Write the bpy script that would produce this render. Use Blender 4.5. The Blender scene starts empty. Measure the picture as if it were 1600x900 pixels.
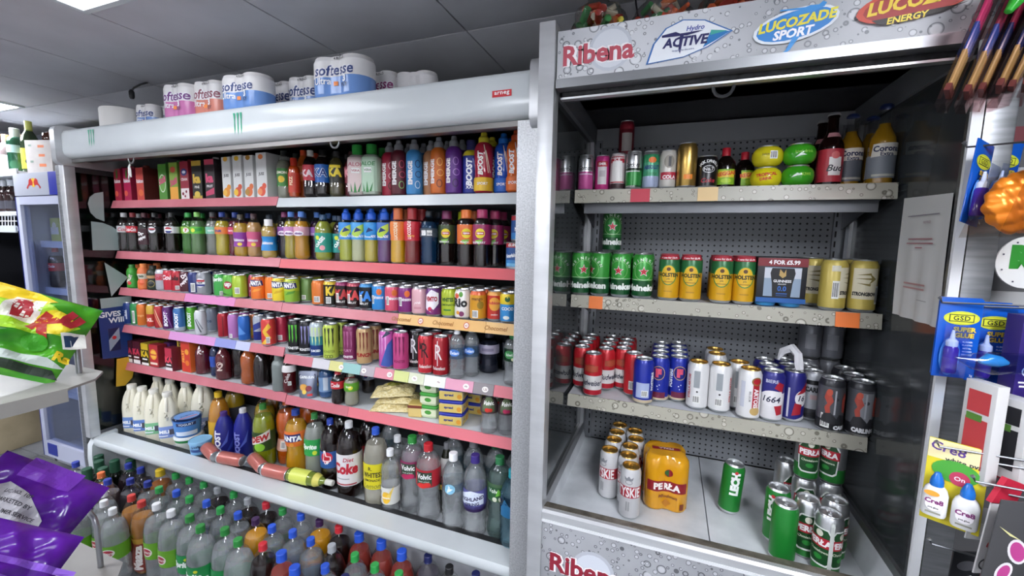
import bpy, bmesh, math, random
from functools import lru_cache
from mathutils import Vector, Matrix
random.seed(7)
sc = bpy.context.scene
COL = sc.collection
PI = math.pi

# ---------------------------------------------------------------- camera
cd = bpy.data.cameras.new('camera')
cam = bpy.data.objects.new('camera', cd)
COL.objects.link(cam)
cd.sensor_width = 36.0
cd.lens = 655.0 / 1600.0 * 36.0
cd.clip_start = 0.02
cam.matrix_world = Matrix(((0.935766, -0.05725, 0.347942, 0.0),
                           (0.352132, 0.099801, -0.930614, 0.0),
                           (0.018553, 0.993359, 0.11355, 1.5),
                           (0, 0, 0, 1)))
sc.camera = cam
# ---------------------------------------------------------------- world, exposure (the lamps are the ceiling panels built below)
w = bpy.data.worlds.new('world'); sc.world = w; w.use_nodes = True
w.node_tree.nodes['Background'].inputs[0].default_value = (0.75, 0.8, 0.9, 1)
w.node_tree.nodes['Background'].inputs[1].default_value = 0.25
sc.view_settings.view_transform = 'Standard'
sc.view_settings.look = 'None'
sc.view_settings.exposure = 0.3
sc.view_settings.gamma = 1.0
LAMP = 34.0          # strength of the ceiling panels
sc.cycles.max_bounces = 10
sc.cycles.transparent_max_bounces = 24
sc.cycles.caustics_reflective = False

# ---------------------------------------------------------------- materials
def lin(c):
    return c / 12.92 if c <= 0.04045 else ((c + 0.055) / 1.055) ** 2.4
def rgb(h):
    return tuple(lin(int(h[i:i + 2], 16) / 255) for i in (0, 2, 4)) + (1,)

@lru_cache(None)
def M(spec):
    """'RRGGBB' satin print, 'm:' metallic paint, 'g:' glossy, 'r:' matt, 's' steel, 'k:' brushed metal, 'o' gold,
    'c:' clear plastic, 'l:' liquid, 'L:' see-through liquid, 'w' water, 'f:' clear film, 'e:' light"""
    m = bpy.data.materials.new(spec.replace(':', '_')); m.use_nodes = True
    nt = m.node_tree; b = nt.nodes['Principled BSDF']; out = nt.nodes['Material Output']
    k, h = spec.split(':') if ':' in spec else ((spec, 'FFFFFF') if len(spec) == 1 else ('p', spec))
    I = b.inputs
    c = rgb(h)
    I['Base Color'].default_value = c
    if k == 'p': I['Roughness'].default_value = 0.42
    elif k == 'r': I['Roughness'].default_value = 0.8
    elif k == 'g': I['Roughness'].default_value = 0.12
    elif k == 'm': I['Roughness'].default_value = 0.3; I['Metallic'].default_value = 0.15
    elif k == 's': I['Base Color'].default_value = rgb('D2D4D6'); I['Metallic'].default_value = 0.9; I['Roughness'].default_value = 0.3
    elif k == 'o': I['Base Color'].default_value = rgb('C9A45A'); I['Metallic'].default_value = 0.9; I['Roughness'].default_value = 0.3
    elif k == 'k': I['Metallic'].default_value = 0.85; I['Roughness'].default_value = 0.36
    elif k == 'l': I['Roughness'].default_value = 0.1; I['Coat Weight'].default_value = 0.2
    elif k == 'e':
        I['Emission Color'].default_value = c; I['Emission Strength'].default_value = LAMP * (0.15 if h == 'F4F7FE' else 1.0)
    elif k in 'cfLwW':
        tr = nt.nodes.new('ShaderNodeBsdfTransparent'); tr.inputs[0].default_value = c
        gl = nt.nodes.new('ShaderNodeBsdfGlossy'); gl.inputs['Roughness'].default_value = 0.06 if k in 'cwW' else 0.12
        lw = nt.nodes.new('ShaderNodeLayerWeight'); lw.inputs[0].default_value = 0.5
        pw = nt.nodes.new('ShaderNodeMath'); pw.operation = 'POWER'; pw.inputs[1].default_value = 4.0
        fr = nt.nodes.new('ShaderNodeMath'); fr.operation = 'MULTIPLY_ADD'; fr.inputs[1].default_value = 0.75; fr.inputs[2].default_value = 0.05
        nt.links.new(lw.outputs['Facing'], pw.inputs[0]); nt.links.new(pw.outputs[0], fr.inputs[0])
        mx = nt.nodes.new('ShaderNodeMixShader')
        nt.links.new(fr.outputs[0], mx.inputs[0]); nt.links.new(mx.outputs[0], out.inputs[0])
        nt.links.new(gl.outputs[0], mx.inputs[2]); nt.links.new(tr.outputs[0], mx.inputs[1])
        if k == 'L':
            mx2 = nt.nodes.new('ShaderNodeMixShader'); mx2.inputs[0].default_value = 0.75
            I['Roughness'].default_value = 0.2
            nt.links.new(tr.outputs[0], mx2.inputs[1]); nt.links.new(b.outputs[0], mx2.inputs[2])
            nt.links.new(mx2.outputs[0], mx.inputs[1])
        if k in 'wW':
            rf = nt.nodes.new('ShaderNodeBsdfRefraction'); rf.inputs['IOR'].default_value = 1.22
            rf.inputs['Roughness'].default_value = 0.02; rf.inputs[0].default_value = c
            mx2 = nt.nodes.new('ShaderNodeMixShader'); mx2.inputs[0].default_value = 0.5
            nt.links.new(tr.outputs[0], mx2.inputs[1]); nt.links.new(rf.outputs[0], mx2.inputs[2])
            mx3 = nt.nodes.new('ShaderNodeMixShader'); mx3.inputs[0].default_value = 0.24 if spec == 'W' else 0.15
            nt.links.new(mx2.outputs[0], mx3.inputs[1]); nt.links.new(b.outputs[0], mx3.inputs[2]); I['Base Color'].default_value = rgb('DCE4E8')  # pale diffuse share in the water stands in for white reflections
            nt.links.new(mx3.outputs[0], mx.inputs[1])
    return m

def noisy(name, col_a, col_b, scale, rough, metallic=0.0, stretch=(1, 1, 1), bump=0.0, detail=4):
    m = bpy.data.materials.new(name); m.use_nodes = True
    nt = m.node_tree; b = nt.nodes['Principled BSDF']
    tc = nt.nodes.new('ShaderNodeTexCoord'); mp = nt.nodes.new('ShaderNodeMapping'); mp.inputs['Scale'].default_value = stretch
    nz = nt.nodes.new('ShaderNodeTexNoise'); nz.inputs['Scale'].default_value = scale; nz.inputs['Detail'].default_value = detail
    cr = nt.nodes.new('ShaderNodeValToRGB')
    cr.color_ramp.elements[0].color = rgb(col_a); cr.color_ramp.elements[1].color = rgb(col_b)
    cr.color_ramp.elements[0].position = 0.3; cr.color_ramp.elements[1].position = 0.7
    L = nt.links
    L.new(tc.outputs['Object'], mp.inputs[0]); L.new(mp.outputs[0], nz.inputs['Vector']); L.new(nz.outputs[0], cr.inputs[0])
    L.new(cr.outputs[0], b.inputs['Base Color'])
    b.inputs['Roughness'].default_value = rough; b.inputs['Metallic'].default_value = metallic
    if bump:
        bp = nt.nodes.new('ShaderNodeBump'); bp.inputs['Strength'].default_value = bump; bp.inputs['Distance'].default_value = 0.01
        L.new(nz.outputs[0], bp.inputs['Height']); L.new(bp.outputs[0], b.inputs['Normal'])
    return m

def droplets(name, base_a, base_b, dark, light, scale=26):
    """printed water drops: Voronoi discs with a dark rim, over a soft grey ground"""
    m = noisy(name, base_a, base_b, 3.0, 0.35)
    nt = m.node_tree; L = nt.links; b = nt.nodes['Principled BSDF']
    ramp = [n for n in nt.nodes if n.type == 'VALTORGB'][0]
    col = ramp.outputs[0]
    tc = [n for n in nt.nodes if n.type == 'TEX_COORD'][0]
    for s, off in ((scale, 0.0), (scale * 2.1, 3.7)):
        mp = nt.nodes.new('ShaderNodeMapping'); mp.inputs['Location'].default_value = (off, off, off)
        mp.inputs['Scale'].default_value = (1, 0.02, 1)
        L.new(tc.outputs['Object'], mp.inputs[0])
        vo = nt.nodes.new('ShaderNodeTexVoronoi'); vo.inputs['Scale'].default_value = s; vo.inputs['Randomness'].default_value = 0.9
        L.new(mp.outputs[0], vo.inputs['Vector'])
        sep = nt.nodes.new('ShaderNodeSeparateColor'); L.new(vo.outputs['Color'], sep.inputs[0])
        thr = nt.nodes.new('ShaderNodeMath'); thr.operation = 'MULTIPLY'; thr.inputs[1].default_value = 0.42
        L.new(sep.outputs[0], thr.inputs[0])                       # random radius of each drop
        dif = nt.nodes.new('ShaderNodeMath'); dif.operation = 'SUBTRACT'
        L.new(vo.outputs['Distance'], dif.inputs[0]); L.new(thr.outputs[0], dif.inputs[1])
        rim = nt.nodes.new('ShaderNodeMath'); rim.operation = 'ABSOLUTE'; L.new(dif.outputs[0], rim.inputs[0])
        lt = nt.nodes.new('ShaderNodeMath'); lt.operation = 'LESS_THAN'; lt.inputs[1].default_value = 0.035
        L.new(rim.outputs[0], lt.inputs[0])
        ins = nt.nodes.new('ShaderNodeMath'); ins.operation = 'LESS_THAN'; ins.inputs[1].default_value = -0.09
        L.new(dif.outputs[0], ins.inputs[0])
        half = nt.nodes.new('ShaderNodeMath'); half.operation = 'MULTIPLY'; half.inputs[1].default_value = 0.75
        L.new(lt.outputs[0], half.inputs[0])
        half2 = nt.nodes.new('ShaderNodeMath'); half2.operation = 'MULTIPLY'; half2.inputs[1].default_value = 0.35
        L.new(ins.outputs[0], half2.inputs[0])
        for fac, c in ((half, dark), (half2, light)):
            mx = nt.nodes.new('ShaderNodeMix'); mx.data_type = 'RGBA'
            L.new(fac.outputs[0], mx.inputs[0]); L.new(col, mx.inputs[6]); mx.inputs[7].default_value = rgb(c)
            col = mx.outputs[2]
    L.new(col, b.inputs['Base Color'])
    return m

def pegboard(name, base, hole, pitch):
    m = bpy.data.materials.new(name); m.use_nodes = True
    nt = m.node_tree; L = nt.links; b = nt.nodes['Principled BSDF']
    tc = nt.nodes.new('ShaderNodeTexCoord'); sp = nt.nodes.new('ShaderNodeSeparateXYZ'); L.new(tc.outputs['Object'], sp.inputs[0])
    sq = []
    for a in (0, 2):
        d = nt.nodes.new('ShaderNodeMath'); d.operation = 'DIVIDE'; d.inputs[1].default_value = pitch
        L.new(sp.outputs[a], d.inputs[0])
        f = nt.nodes.new('ShaderNodeMath'); f.operation = 'FRACT'; L.new(d.outputs[0], f.inputs[0])
        s = nt.nodes.new('ShaderNodeMath'); s.operation = 'SUBTRACT'; s.inputs[1].default_value = 0.5; L.new(f.outputs[0], s.inputs[0])
        p = nt.nodes.new('ShaderNodeMath'); p.operation = 'MULTIPLY'; L.new(s.outputs[0], p.inputs[0]); L.new(s.outputs[0], p.inputs[1])
        sq.append(p)
    ad = nt.nodes.new('ShaderNodeMath'); L.new(sq[0].outputs[0], ad.inputs[0]); L.new(sq[1].outputs[0], ad.inputs[1])
    lt = nt.nodes.new('ShaderNodeMath'); lt.operation = 'LESS_THAN'; lt.inputs[1].default_value = 0.028; L.new(ad.outputs[0], lt.inputs[0])
    mx = nt.nodes.new('ShaderNodeMix'); mx.data_type = 'RGBA'; L.new(lt.outputs[0], mx.inputs[0])
    mx.inputs[6].default_value = rgb(base); mx.inputs[7].default_value = rgb(hole); L.new(mx.outputs[2], b.inputs['Base Color'])
    b.inputs['Roughness'].default_value = 0.5
    return m

# ---------------------------------------------------------------- mesh building
class MB:
    def __init__(s): s.v = []; s.f = []; s.m = []; s.mats = []
    def slot(s, mt):
        mt = M(mt) if isinstance(mt, str) else mt
        if mt not in s.mats: s.mats.append(mt)
        return s.mats.index(mt)
    def add(s, vs, fs, mt):
        o = len(s.v); k = s.slot(mt); s.v += [tuple(p) for p in vs]
        s.f += [tuple(i + o for i in f) for f in fs]; s.m += [k] * len(fs); return s
    def box(s, x0, x1, y0, y1, z0, z1, mt, bev=0.0):
        if bev:
            b = bmesh.new()
            bmesh.ops.create_cube(b, size=1.0, matrix=Matrix.Translation(((x0 + x1) / 2, (y0 + y1) / 2, (z0 + z1) / 2)) @ Matrix.Diagonal((x1 - x0, y1 - y0, z1 - z0, 1)))
            bmesh.ops.bevel(b, geom=b.edges[:], offset=bev, segments=2, profile=0.6, affect='EDGES')
            s.bm(b, mt); return s
        v = [(x, y, z) for x in (x0, x1) for y in (y0, y1) for z in (z0, z1)]
        return s.add(v, [(0, 1, 3, 2), (4, 6, 7, 5), (0, 4, 5, 1), (2, 3, 7, 6), (0, 2, 6, 4), (1, 5, 7, 3)], mt)
    def bm(s, b, mt):
        b.verts.index_update()
        s.add([v.co.copy() for v in b.verts], [[v.index for v in f.verts] for f in b.faces], mt); b.free(); return s
    def lathe(s, prof, mts, n=20, sq=0, cx=0, cy=0, sx=1, sy=1):
        """prof: (r, z) from bottom to top; mts: one material or one per ring"""
        rings = []
        vs = []; 
        for r, z in prof:
            if r < 1e-6: rings.append([len(vs)]); vs.append((cx, cy, z)); continue
            ring = []
            for i in range(n):
                a = 2 * PI * i / n; k = 1.0
                if sq: k = 1.0 / (abs(math.cos(a)) ** sq + abs(math.sin(a)) ** sq) ** (1.0 / sq)
                ring.append(len(vs)); vs.append((cx + sx * k * r * math.sin(a), cy - sy * k * r * math.cos(a), z))
            rings.append(ring)
        for j in range(len(rings) - 1):
            A, B = rings[j], rings[j + 1]; fs = []
            for i in range(n):
                i2 = (i + 1) % n
                if len(A) == 1 and len(B) == 1: continue
                if len(A) == 1: fs.append((A[0], B[i2], B[i]))
                elif len(B) == 1: fs.append((A[i], A[i2], B[0]))
                else: fs.append((A[i], A[i2], B[i2], B[i]))
            mt = mts[j] if isinstance(mts, (list, tuple)) else mts
            k = s.slot(mt); o = len(s.v) 
            s.f += [tuple(q + o for q in f) for f in fs]; s.m += [k] * len(fs)
        s.v += vs
        return s
    def tube(s, pts, r, mt, n=8, cap=True):
        pts = [Vector(p) for p in pts]; fs = []; vs = []
        up = Vector((0, 0, 1))
        for i, p in enumerate(pts):
            d = (pts[min(i + 1, len(pts) - 1)] - pts[max(i - 1, 0)]).normalized()
            u = d.cross(up)
            if u.length < 0.05: u = d.cross(Vector((1, 0, 0)))
            u.normalize(); w_ = d.cross(u)
            rr = r[i] if isinstance(r, (list, tuple)) else r
            for k in range(n):
                a = 2 * PI * k / n; vs.append(p + (u * math.cos(a) + w_ * math.sin(a)) * rr)
        for i in range(len(pts) - 1):
            for k in range(n):
                fs.append((i * n + k, i * n + (k + 1) % n, (i + 1) * n + (k + 1) % n, (i + 1) * n + k))
        if cap: fs.append(tuple(range(n - 1, -1, -1))); fs.append(tuple((len(pts) - 1) * n + k for k in range(n)))
        return s.add(vs, fs, mt)
    def prism(s, poly, axis, t0, t1, mt):
        """poly of 2D points extruded along axis 0/1/2 from t0 to t1"""
        n = len(poly)
        def P(p, t):
            return {0: (t, p[0], p[1]), 1: (p[0], t, p[1]), 2: (p[0], p[1], t)}[axis]
        vs = [P(p, t0) for p in poly] + [P(p, t1) for p in poly]
        fs = [tuple(range(n)), tuple(range(2 * n - 1, n - 1, -1))] + [(i, (i + 1) % n, n + (i + 1) % n, n + i) for i in range(n)]
        return s.add(vs, fs, mt)
    def mesh(s, name, smooth=35):
        me = bpy.data.meshes.new(name); me.from_pydata(s.v, [], s.f)
        for mt in s.mats: me.materials.append(mt)
        me.polygons.foreach_set('material_index', s.m)
        b = bmesh.new(); b.from_mesh(me); bmesh.ops.recalc_face_normals(b, faces=b.faces[:]); b.to_mesh(me); b.free()
        if smooth:
            me.polygons.foreach_set('use_smooth', [True] * len(me.polygons))
            me.set_sharp_from_angle(angle=math.radians(smooth))
        me.update(); return me
    def obj(s, name, parent=None, smooth=35, loc=None):
        return link(name, s.mesh(name, smooth), parent, loc)

def link(name, me, parent=None, loc=None, rz=0):
    o = bpy.data.objects.new(name, me); COL.objects.link(o)
    if loc: o.location = loc
    if rz: o.rotation_euler.z = rz
    if parent: o.parent = parent
    return o
LABELS = set()
def tag(o, label=None, cat=None, group=None, kind=None):
    if label:
        n = len(label.replace(',', ' ').split())
        if not 4 <= n <= 16: print('LABEL LENGTH', n, label)
        if label in LABELS and not group: print('LABEL TWICE', label)
        LABELS.add(label); o['label'] = label
    if cat: o['category'] = cat
    if group: o['group'] = group
    if kind: o['kind'] = kind
    return o
def thing(name, label, cat, loc=(0, 0, 0), rz=0, group=None):
    o = bpy.data.objects.new(name, None); COL.objects.link(o); o.empty_display_size = 0.05
    o.location = loc; o.rotation_euler.z = rz
    return tag(o, label, cat, group)
def struct(name, mb, smooth=0):
    o = mb.obj(name, None, smooth); o['kind'] = 'structure'; return o

# ---------------------------------------------------------------- flat and wrapped print
@lru_cache(None)
def text2d(txt, shear=0.0, bold=0.0, space=1.0):
    cu = bpy.data.curves.new('t', 'FONT'); cu.body = txt; cu.size = 1.0; cu.align_x = 'CENTER'
    cu.shear = shear; cu.offset = bold; cu.space_character = space; cu.resolution_u = 2
    o = bpy.data.objects.new('t', cu); COL.objects.link(o)
    dg = bpy.context.evaluated_depsgraph_get(); dg.update()
    ev = o.evaluated_get(dg); me = ev.to_mesh()
    vs = [(v.co.x, v.co.y) for v in me.vertices]; fs = [tuple(p.vertices) for p in me.polygons]
    ev.to_mesh_clear(); bpy.data.objects.remove(o); bpy.data.curves.remove(cu)
    if vs:
        y0 = min(v[1] for v in vs); y1 = max(v[1] for v in vs); x0 = min(v[0] for v in vs); x1 = max(v[0] for v in vs)
        h = max(y1 - y0, 1e-4)
        vs = [((x - (x0 + x1) / 2) / h, (y - (y0 + y1) / 2) / h) for x, y in vs]   # height 1, centred
    return vs, fs
def rot2(vs, deg):
    if not deg: return vs
    c, s_ = math.cos(math.radians(deg)), math.sin(math.radians(deg))
    return [(x * c - y * s_, x * s_ + y * c) for x, y in vs]
def ellipse(wd, h, n=20):
    return [(wd / 2 * math.cos(2 * PI * i / n), h / 2 * math.sin(2 * PI * i / n)) for i in range(n)]
STAR = [((1 if i % 2 == 0 else 0.4) * math.sin(PI * i / 5), (1 if i % 2 == 0 else 0.4) * math.cos(PI * i / 5)) for i in range(10)]
def shapes2d(p):
    """one print item -> list of (verts, faces, colour, ang, z)"""
    k = p[0]
    if k == 't':
        _, txt, h, col, ang, z = p[:6]; o = dict(p[6]) if len(p) > 6 else {}
        vs, fs = text2d(txt, o.get('sh', 0.0), o.get('b', 0.02), o.get('sp', 1.0))
        vs = [(x * h * o.get('w', 1.0), y * h) for x, y in vs]
        mw = o.get('max')
        if mw and vs:
            ww = max(v[0] for v in vs) * 2
            if ww > mw: vs = [(x * mw / ww, y) for x, y in vs]
        vs = rot2(vs, o.get('r', 0))
        return [(vs, fs, col, ang, z)]
    if k == 'a':        # text along an arc
        _, txt, h, col, ang, z, R, a0, a1 = p
        res = []
        for i, ch in enumerate(txt):
            if ch == ' ': continue
            a = math.radians(a0 + (a1 - a0) * (i + .5) / len(txt))
            vs, fs = text2d(ch, 0.0, 0.03, 1.0)
            vs = rot2([(x * h, y * h) for x, y in vs], math.degrees(a) - 90)
            res.append(([(x + R * math.cos(a), y + R * math.sin(a)) for x, y in vs], fs, col, ang, z))
        return res
    if k == 'o': vs = ellipse(p[1], p[2]); return [(rot2(vs, p[6] if len(p) > 6 else 0), [tuple(range(len(vs)))], p[3], p[4], p[5])]
    if k == 'r':
        wd, h = p[1] / 2, p[2] / 2
        return [(rot2([(-wd, -h), (wd, -h), (wd, h), (-wd, h)], p[6] if len(p) > 6 else 0), [(0, 1, 2, 3)], p[3], p[4], p[5])]
    if k == 's': return [([(x * p[1] / 2, y * p[1] / 2) for x, y in STAR], [(9, 0, 1), (1, 2, 3), (3, 4, 5), (5, 6, 7), (7, 8, 9), (1, 3, 5), (1, 5, 7), (1, 7, 9)], p[2], p[3], p[4])]
    if k == 'p': return [(list(p[1]), [tuple(range(len(p[1])))], p[2], p[3], p[4])]
    if k == 'g':        # ring
        n = 20; a = ellipse(p[1], p[2], n); b = ellipse(p[1] - 2 * p[3], p[2] - 2 * p[3], n)
        return [(a + b, [(i, (i + 1) % n, n + (i + 1) % n, n + i) for i in range(n)], p[4], p[5], p[6])]
    if k == 'm':        # three ragged claw marks
        wd, h = p[1], p[2]; res = []
        for i, (x0, zz) in enumerate(((-.42, .92), (-.06, 1.0), (.3, .95))):
            q = [(x0, .5), (x0 + .24, .5), (x0 + .17, .1), (x0 + .2, -.2), (x0 + .1, -.5 * zz), (x0 + .06, -.15), (x0 + .08, .2)]
            res.append(([(x * wd, y * h) for x, y in q], [(0, 6, 2, 1), (6, 5, 3, 2), (5, 4, 3)], p[3], p[4], p[5]))
        return res
    if k == 'b':        # barcode
        wd, h = p[1], p[2]
        res = [([(-wd / 2, -h / 2), (wd / 2, -h / 2), (wd / 2, h / 2), (-wd / 2, h / 2)], [(0, 1, 2, 3)], 'F2F2EE', p[3], p[4])]
        x = -wd * .42
        vs = []; fs = []
        for i in range(9):
            t = wd * (.035 if i % 3 else .07); vs += [(x, -h * .4), (x + t, -h * .4), (x + t, h * .4), (x, h * .4)]
            fs.append((4 * i, 4 * i + 1, 4 * i + 2, 4 * i + 3)); x += wd * .093
        return res + [(vs, fs, '202020', p[3], p[4])]
def wrap_prints(mb, prints, rf, off=0.0004, step=0.005, sqf=None):
    lay = off
    for p in prints:
        for vs, fs, col, ang, z in shapes2d(p):
            if not vs: continue
            b = bmesh.new(); bv = [b.verts.new((x, y, 0)) for x, y in vs]
            for f in fs:
                try: b.faces.new([bv[i] for i in f])
                except ValueError: pass
            x0 = min(v[0] for v in vs); x1 = max(v[0] for v in vs)
            q = math.ceil(x0 / step) * step
            while q < x1 and x1 - x0 > step * 1.2:
                bmesh.ops.bisect_plane(b, geom=b.verts[:] + b.edges[:] + b.faces[:], dist=1e-6, plane_co=(q, 0, 0), plane_no=(1, 0, 0)); q += step
            y0 = min(v[1] for v in vs); y1 = max(v[1] for v in vs); st2 = 0.012; q = math.ceil(y0 / st2) * st2
            while q < y1:
                bmesh.ops.bisect_plane(b, geom=b.verts[:] + b.edges[:] + b.faces[:], dist=1e-6, plane_co=(0, q, 0), plane_no=(0, 1, 0)); q += st2
            a0 = math.radians(ang); r0 = max(rf(z), 0.004)
            for v in b.verts:
                zz = z + v.co.y; a = a0 + v.co.x / r0; r = rf(zz) * (sqf(a) if sqf else 1.0) + lay
                v.co = (r * math.sin(a), -r * math.cos(a), zz)
            mb.bm(b, col)
        lay += 0.00012
def flat_prints(mb, prints, to3, lay=0.0006):
    """prints on a flat face; to3(u, v, offset) gives the point; ang is the u coordinate there"""
    for p in prints:
        for vs, fs, col, u, z in shapes2d(p):
            mb.add([to3(u + x, z + y, lay) for x, y in vs], fs, col)
        lay += 0.00025
def interp(prof):
    pr = sorted(prof, key=lambda q: q[1])
    def rf(z):
        if z <= pr[0][1]: return pr[0][0]
        for (r0, z0), (r1, z1) in zip(pr, pr[1:]):
            if z <= z1: return r0 + (r1 - r0) * (z - z0) / max(z1 - z0, 1e-6)
        return pr[-1][0]
    return rf
def cut_profile(prof, zs):
    rf = interp(prof); res = []
    for (r0, z0), (r1, z1) in zip(prof, prof[1:]):
        res.append((r0, z0))
        for z in sorted(zs):
            if z0 + 1e-6 < z < z1 - 1e-6: res.append((r0 + (r1 - r0) * (z - z0) / (z1 - z0), z))
    return res + [prof[-1]]

# ---------------------------------------------------------------- designs: (name, category, [(part, mesh, [(sub, mesh)])], reach)
def t(txt, h, col, ang=0, z=0, **o): return ('t', txt, h, col, ang, z, tuple(o.items()))
def K(h, r, bands, prints=(), lid='s', tab=False, neck=0.82):
    return _K(h, r, bands if isinstance(bands, str) else tuple(bands), tuple(prints), lid, tab, neck)
@lru_cache(None)
def _K(h, r, bands, prints, lid, tab, neck):
    if isinstance(bands, str): bands = ((1.0, bands),)
    rn = r * neck
    prof = [(0, .004), (rn * .82, .004), (rn * .92, 0), (rn, .0015), (r, .009), (r, h - .017), (rn * 1.02, h - .004), (rn, h - .003)]
    zs = [b[0] * h for b in bands[:-1]]
    prof = cut_profile(prof, zs)
    mts = []
    for (r0, z0), (r1, z1) in zip(prof, prof[1:]):
        zm = (z0 + z1) / 2
        if z1 <= .0091 and bands[0][1] != 'all': mts.append(M('s')); continue
        mts.append(M(next((b[1] for b in bands if zm <= b[0] * h + 1e-6), bands[-1][1])))
    body = MB().lathe(prof, mts, 22).mesh('body')
    ld = MB().lathe([(rn * 1.0, h - .004), (rn * 1.05, h - .0015), (rn * 1.02, h), (rn * .93, h - .0008), (rn * .88, h - .006), (0, h - .0055)], lid, 22)
    sub = []
    if tab:
        tb = MB().tube([(0.0, -.012, h - .004), (.005, -.007, h - .004), (.005, .003, h - .004), (0, .006, h - .004), (-.005, .003, h - .004), (-.005, -.007, h - .004), (0, -.012, h - .004)], .0014, lid, 5)
        sub = [('pull_tab', tb.mesh('pull_tab'), [])]
    parts = [('body', body, []), ('lid', ld.mesh('lid'), sub)]
    if prints:
        pm = MB(); wrap_prints(pm, prints, interp(prof)); parts.append(('label_print', pm.mesh('label_print', 0), []))
    return ('drink_can', 'can', parts, 2 * r + .003, 2 * r)

SHAPES = {   # (r fraction, z fraction) up to the cap
 'pet': [(0, .03), (.5, .012), (.72, .0), (.95, .03), (1, .08), (1, .26), (.93, .36), (.97, .45), (1, .5), (1, .66), (.95, .72), (.78, .79), (.52, .865), (.38, .91), (.36, .945)],
 'pet2': [(0, .03), (.5, .012), (.72, .0), (.97, .03), (1, .07), (1, .30), (.985, .34), (1, .38), (1, .62), (.97, .70), (.85, .78), (.63, .86), (.36, .92), (.265, .94), (.26, .955)],
 'waist': [(0, .03), (.6, .0), (.94, .03), (1, .1), (1, .27), (.86, .40), (.88, .47), (1, .56), (1, .70), (.9, .77), (.68, .85), (.4, .92), (.3, .945), (.3, .955)],
 'slim': [(0, .02), (.7, .0), (.96, .02), (1, .06), (1, .68), (.97, .73), (.8, .78), (.56, .81), (.5, .83)],
 'sport': [(0, .02), (.7, .0), (.96, .025), (1, .08), (.98, .2), (.94, .42), (.9, .5), (.98, .55), (1, .62), (1, .72), (.86, .79), (.56, .83), (.5, .845)],
 'boost': [(0, .02), (.75, .0), (.98, .03), (1, .06), (1, .22), (.92, .27), (.9, .4), (.94, .55), (1, .65), (.98, .72), (.82, .79), (.52, .83), (.5, .845)],
 'tea': [(0, .02), (.7, .0), (.95, .02), (1, .06), (.96, .12), (1, .17), (.95, .24), (.99, .32), (.95, .40), (1, .44), (1, .72), (.93, .79), (.72, .85), (.52, .89), (.5, .905)],
 'water': [(0, .03), (.6, .0), (.95, .025), (1, .06), (.93, .1), (1, .14), (.93, .18), (1, .22), (.93, .26), (1, .30), (.92, .35), (1, .40), (1, .58), (.93, .61), (1, .64), (.98, .72), (.82, .80), (.55, .88), (.36, .92), (.33, .945)],
 'volvic': [(0, .03), (.6, .0), (.95, .025), (1, .07), (1, .15), (.88, .24), (.86, .30), (.94, .36), (.88, .42), (1, .50), (1, .70), (.95, .77), (.78, .84), (.5, .90), (.34, .925), (.32, .945)],
 'jug': [(0, .02), (.8, .0), (1, .03), (1, .55), (.93, .66), (.74, .78), (.48, .88), (.32, .92), (.3, .94)],
 'beer': [(0, .03), (.8, .0), (.97, .01), (1, .03), (1, .52), (.95, .58), (.72, .65), (.48, .72), (.43, .8), (.40, .93), (.46, .935), (.46, .955), (.42, .96)],
 'flask': [(0, .02), (.8, .0), (.98, .02), (1, .05), (1, .55), (.92, .64), (.66, .74), (.42, .8), (.36, .85), (.35, .90)],
 'kid': [(0, .02), (.8, .0), (.98, .03), (1, .08), (.98, .3), (.8, .42), (.84, .5), (.95, .58), (.95, .7), (.8, .8), (.5, .87), (.45, .9)],
}
def B(shape, h, r, shell='c', liquid=None, level=.8, cap='1E4FBF', label=(), prints=(), captype='cap', sq=0, liqr=.965, clear_top=False):
    return _B(shape, h, r, shell, liquid, level, cap, tuple(label), tuple(prints), captype, sq, liqr)
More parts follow.
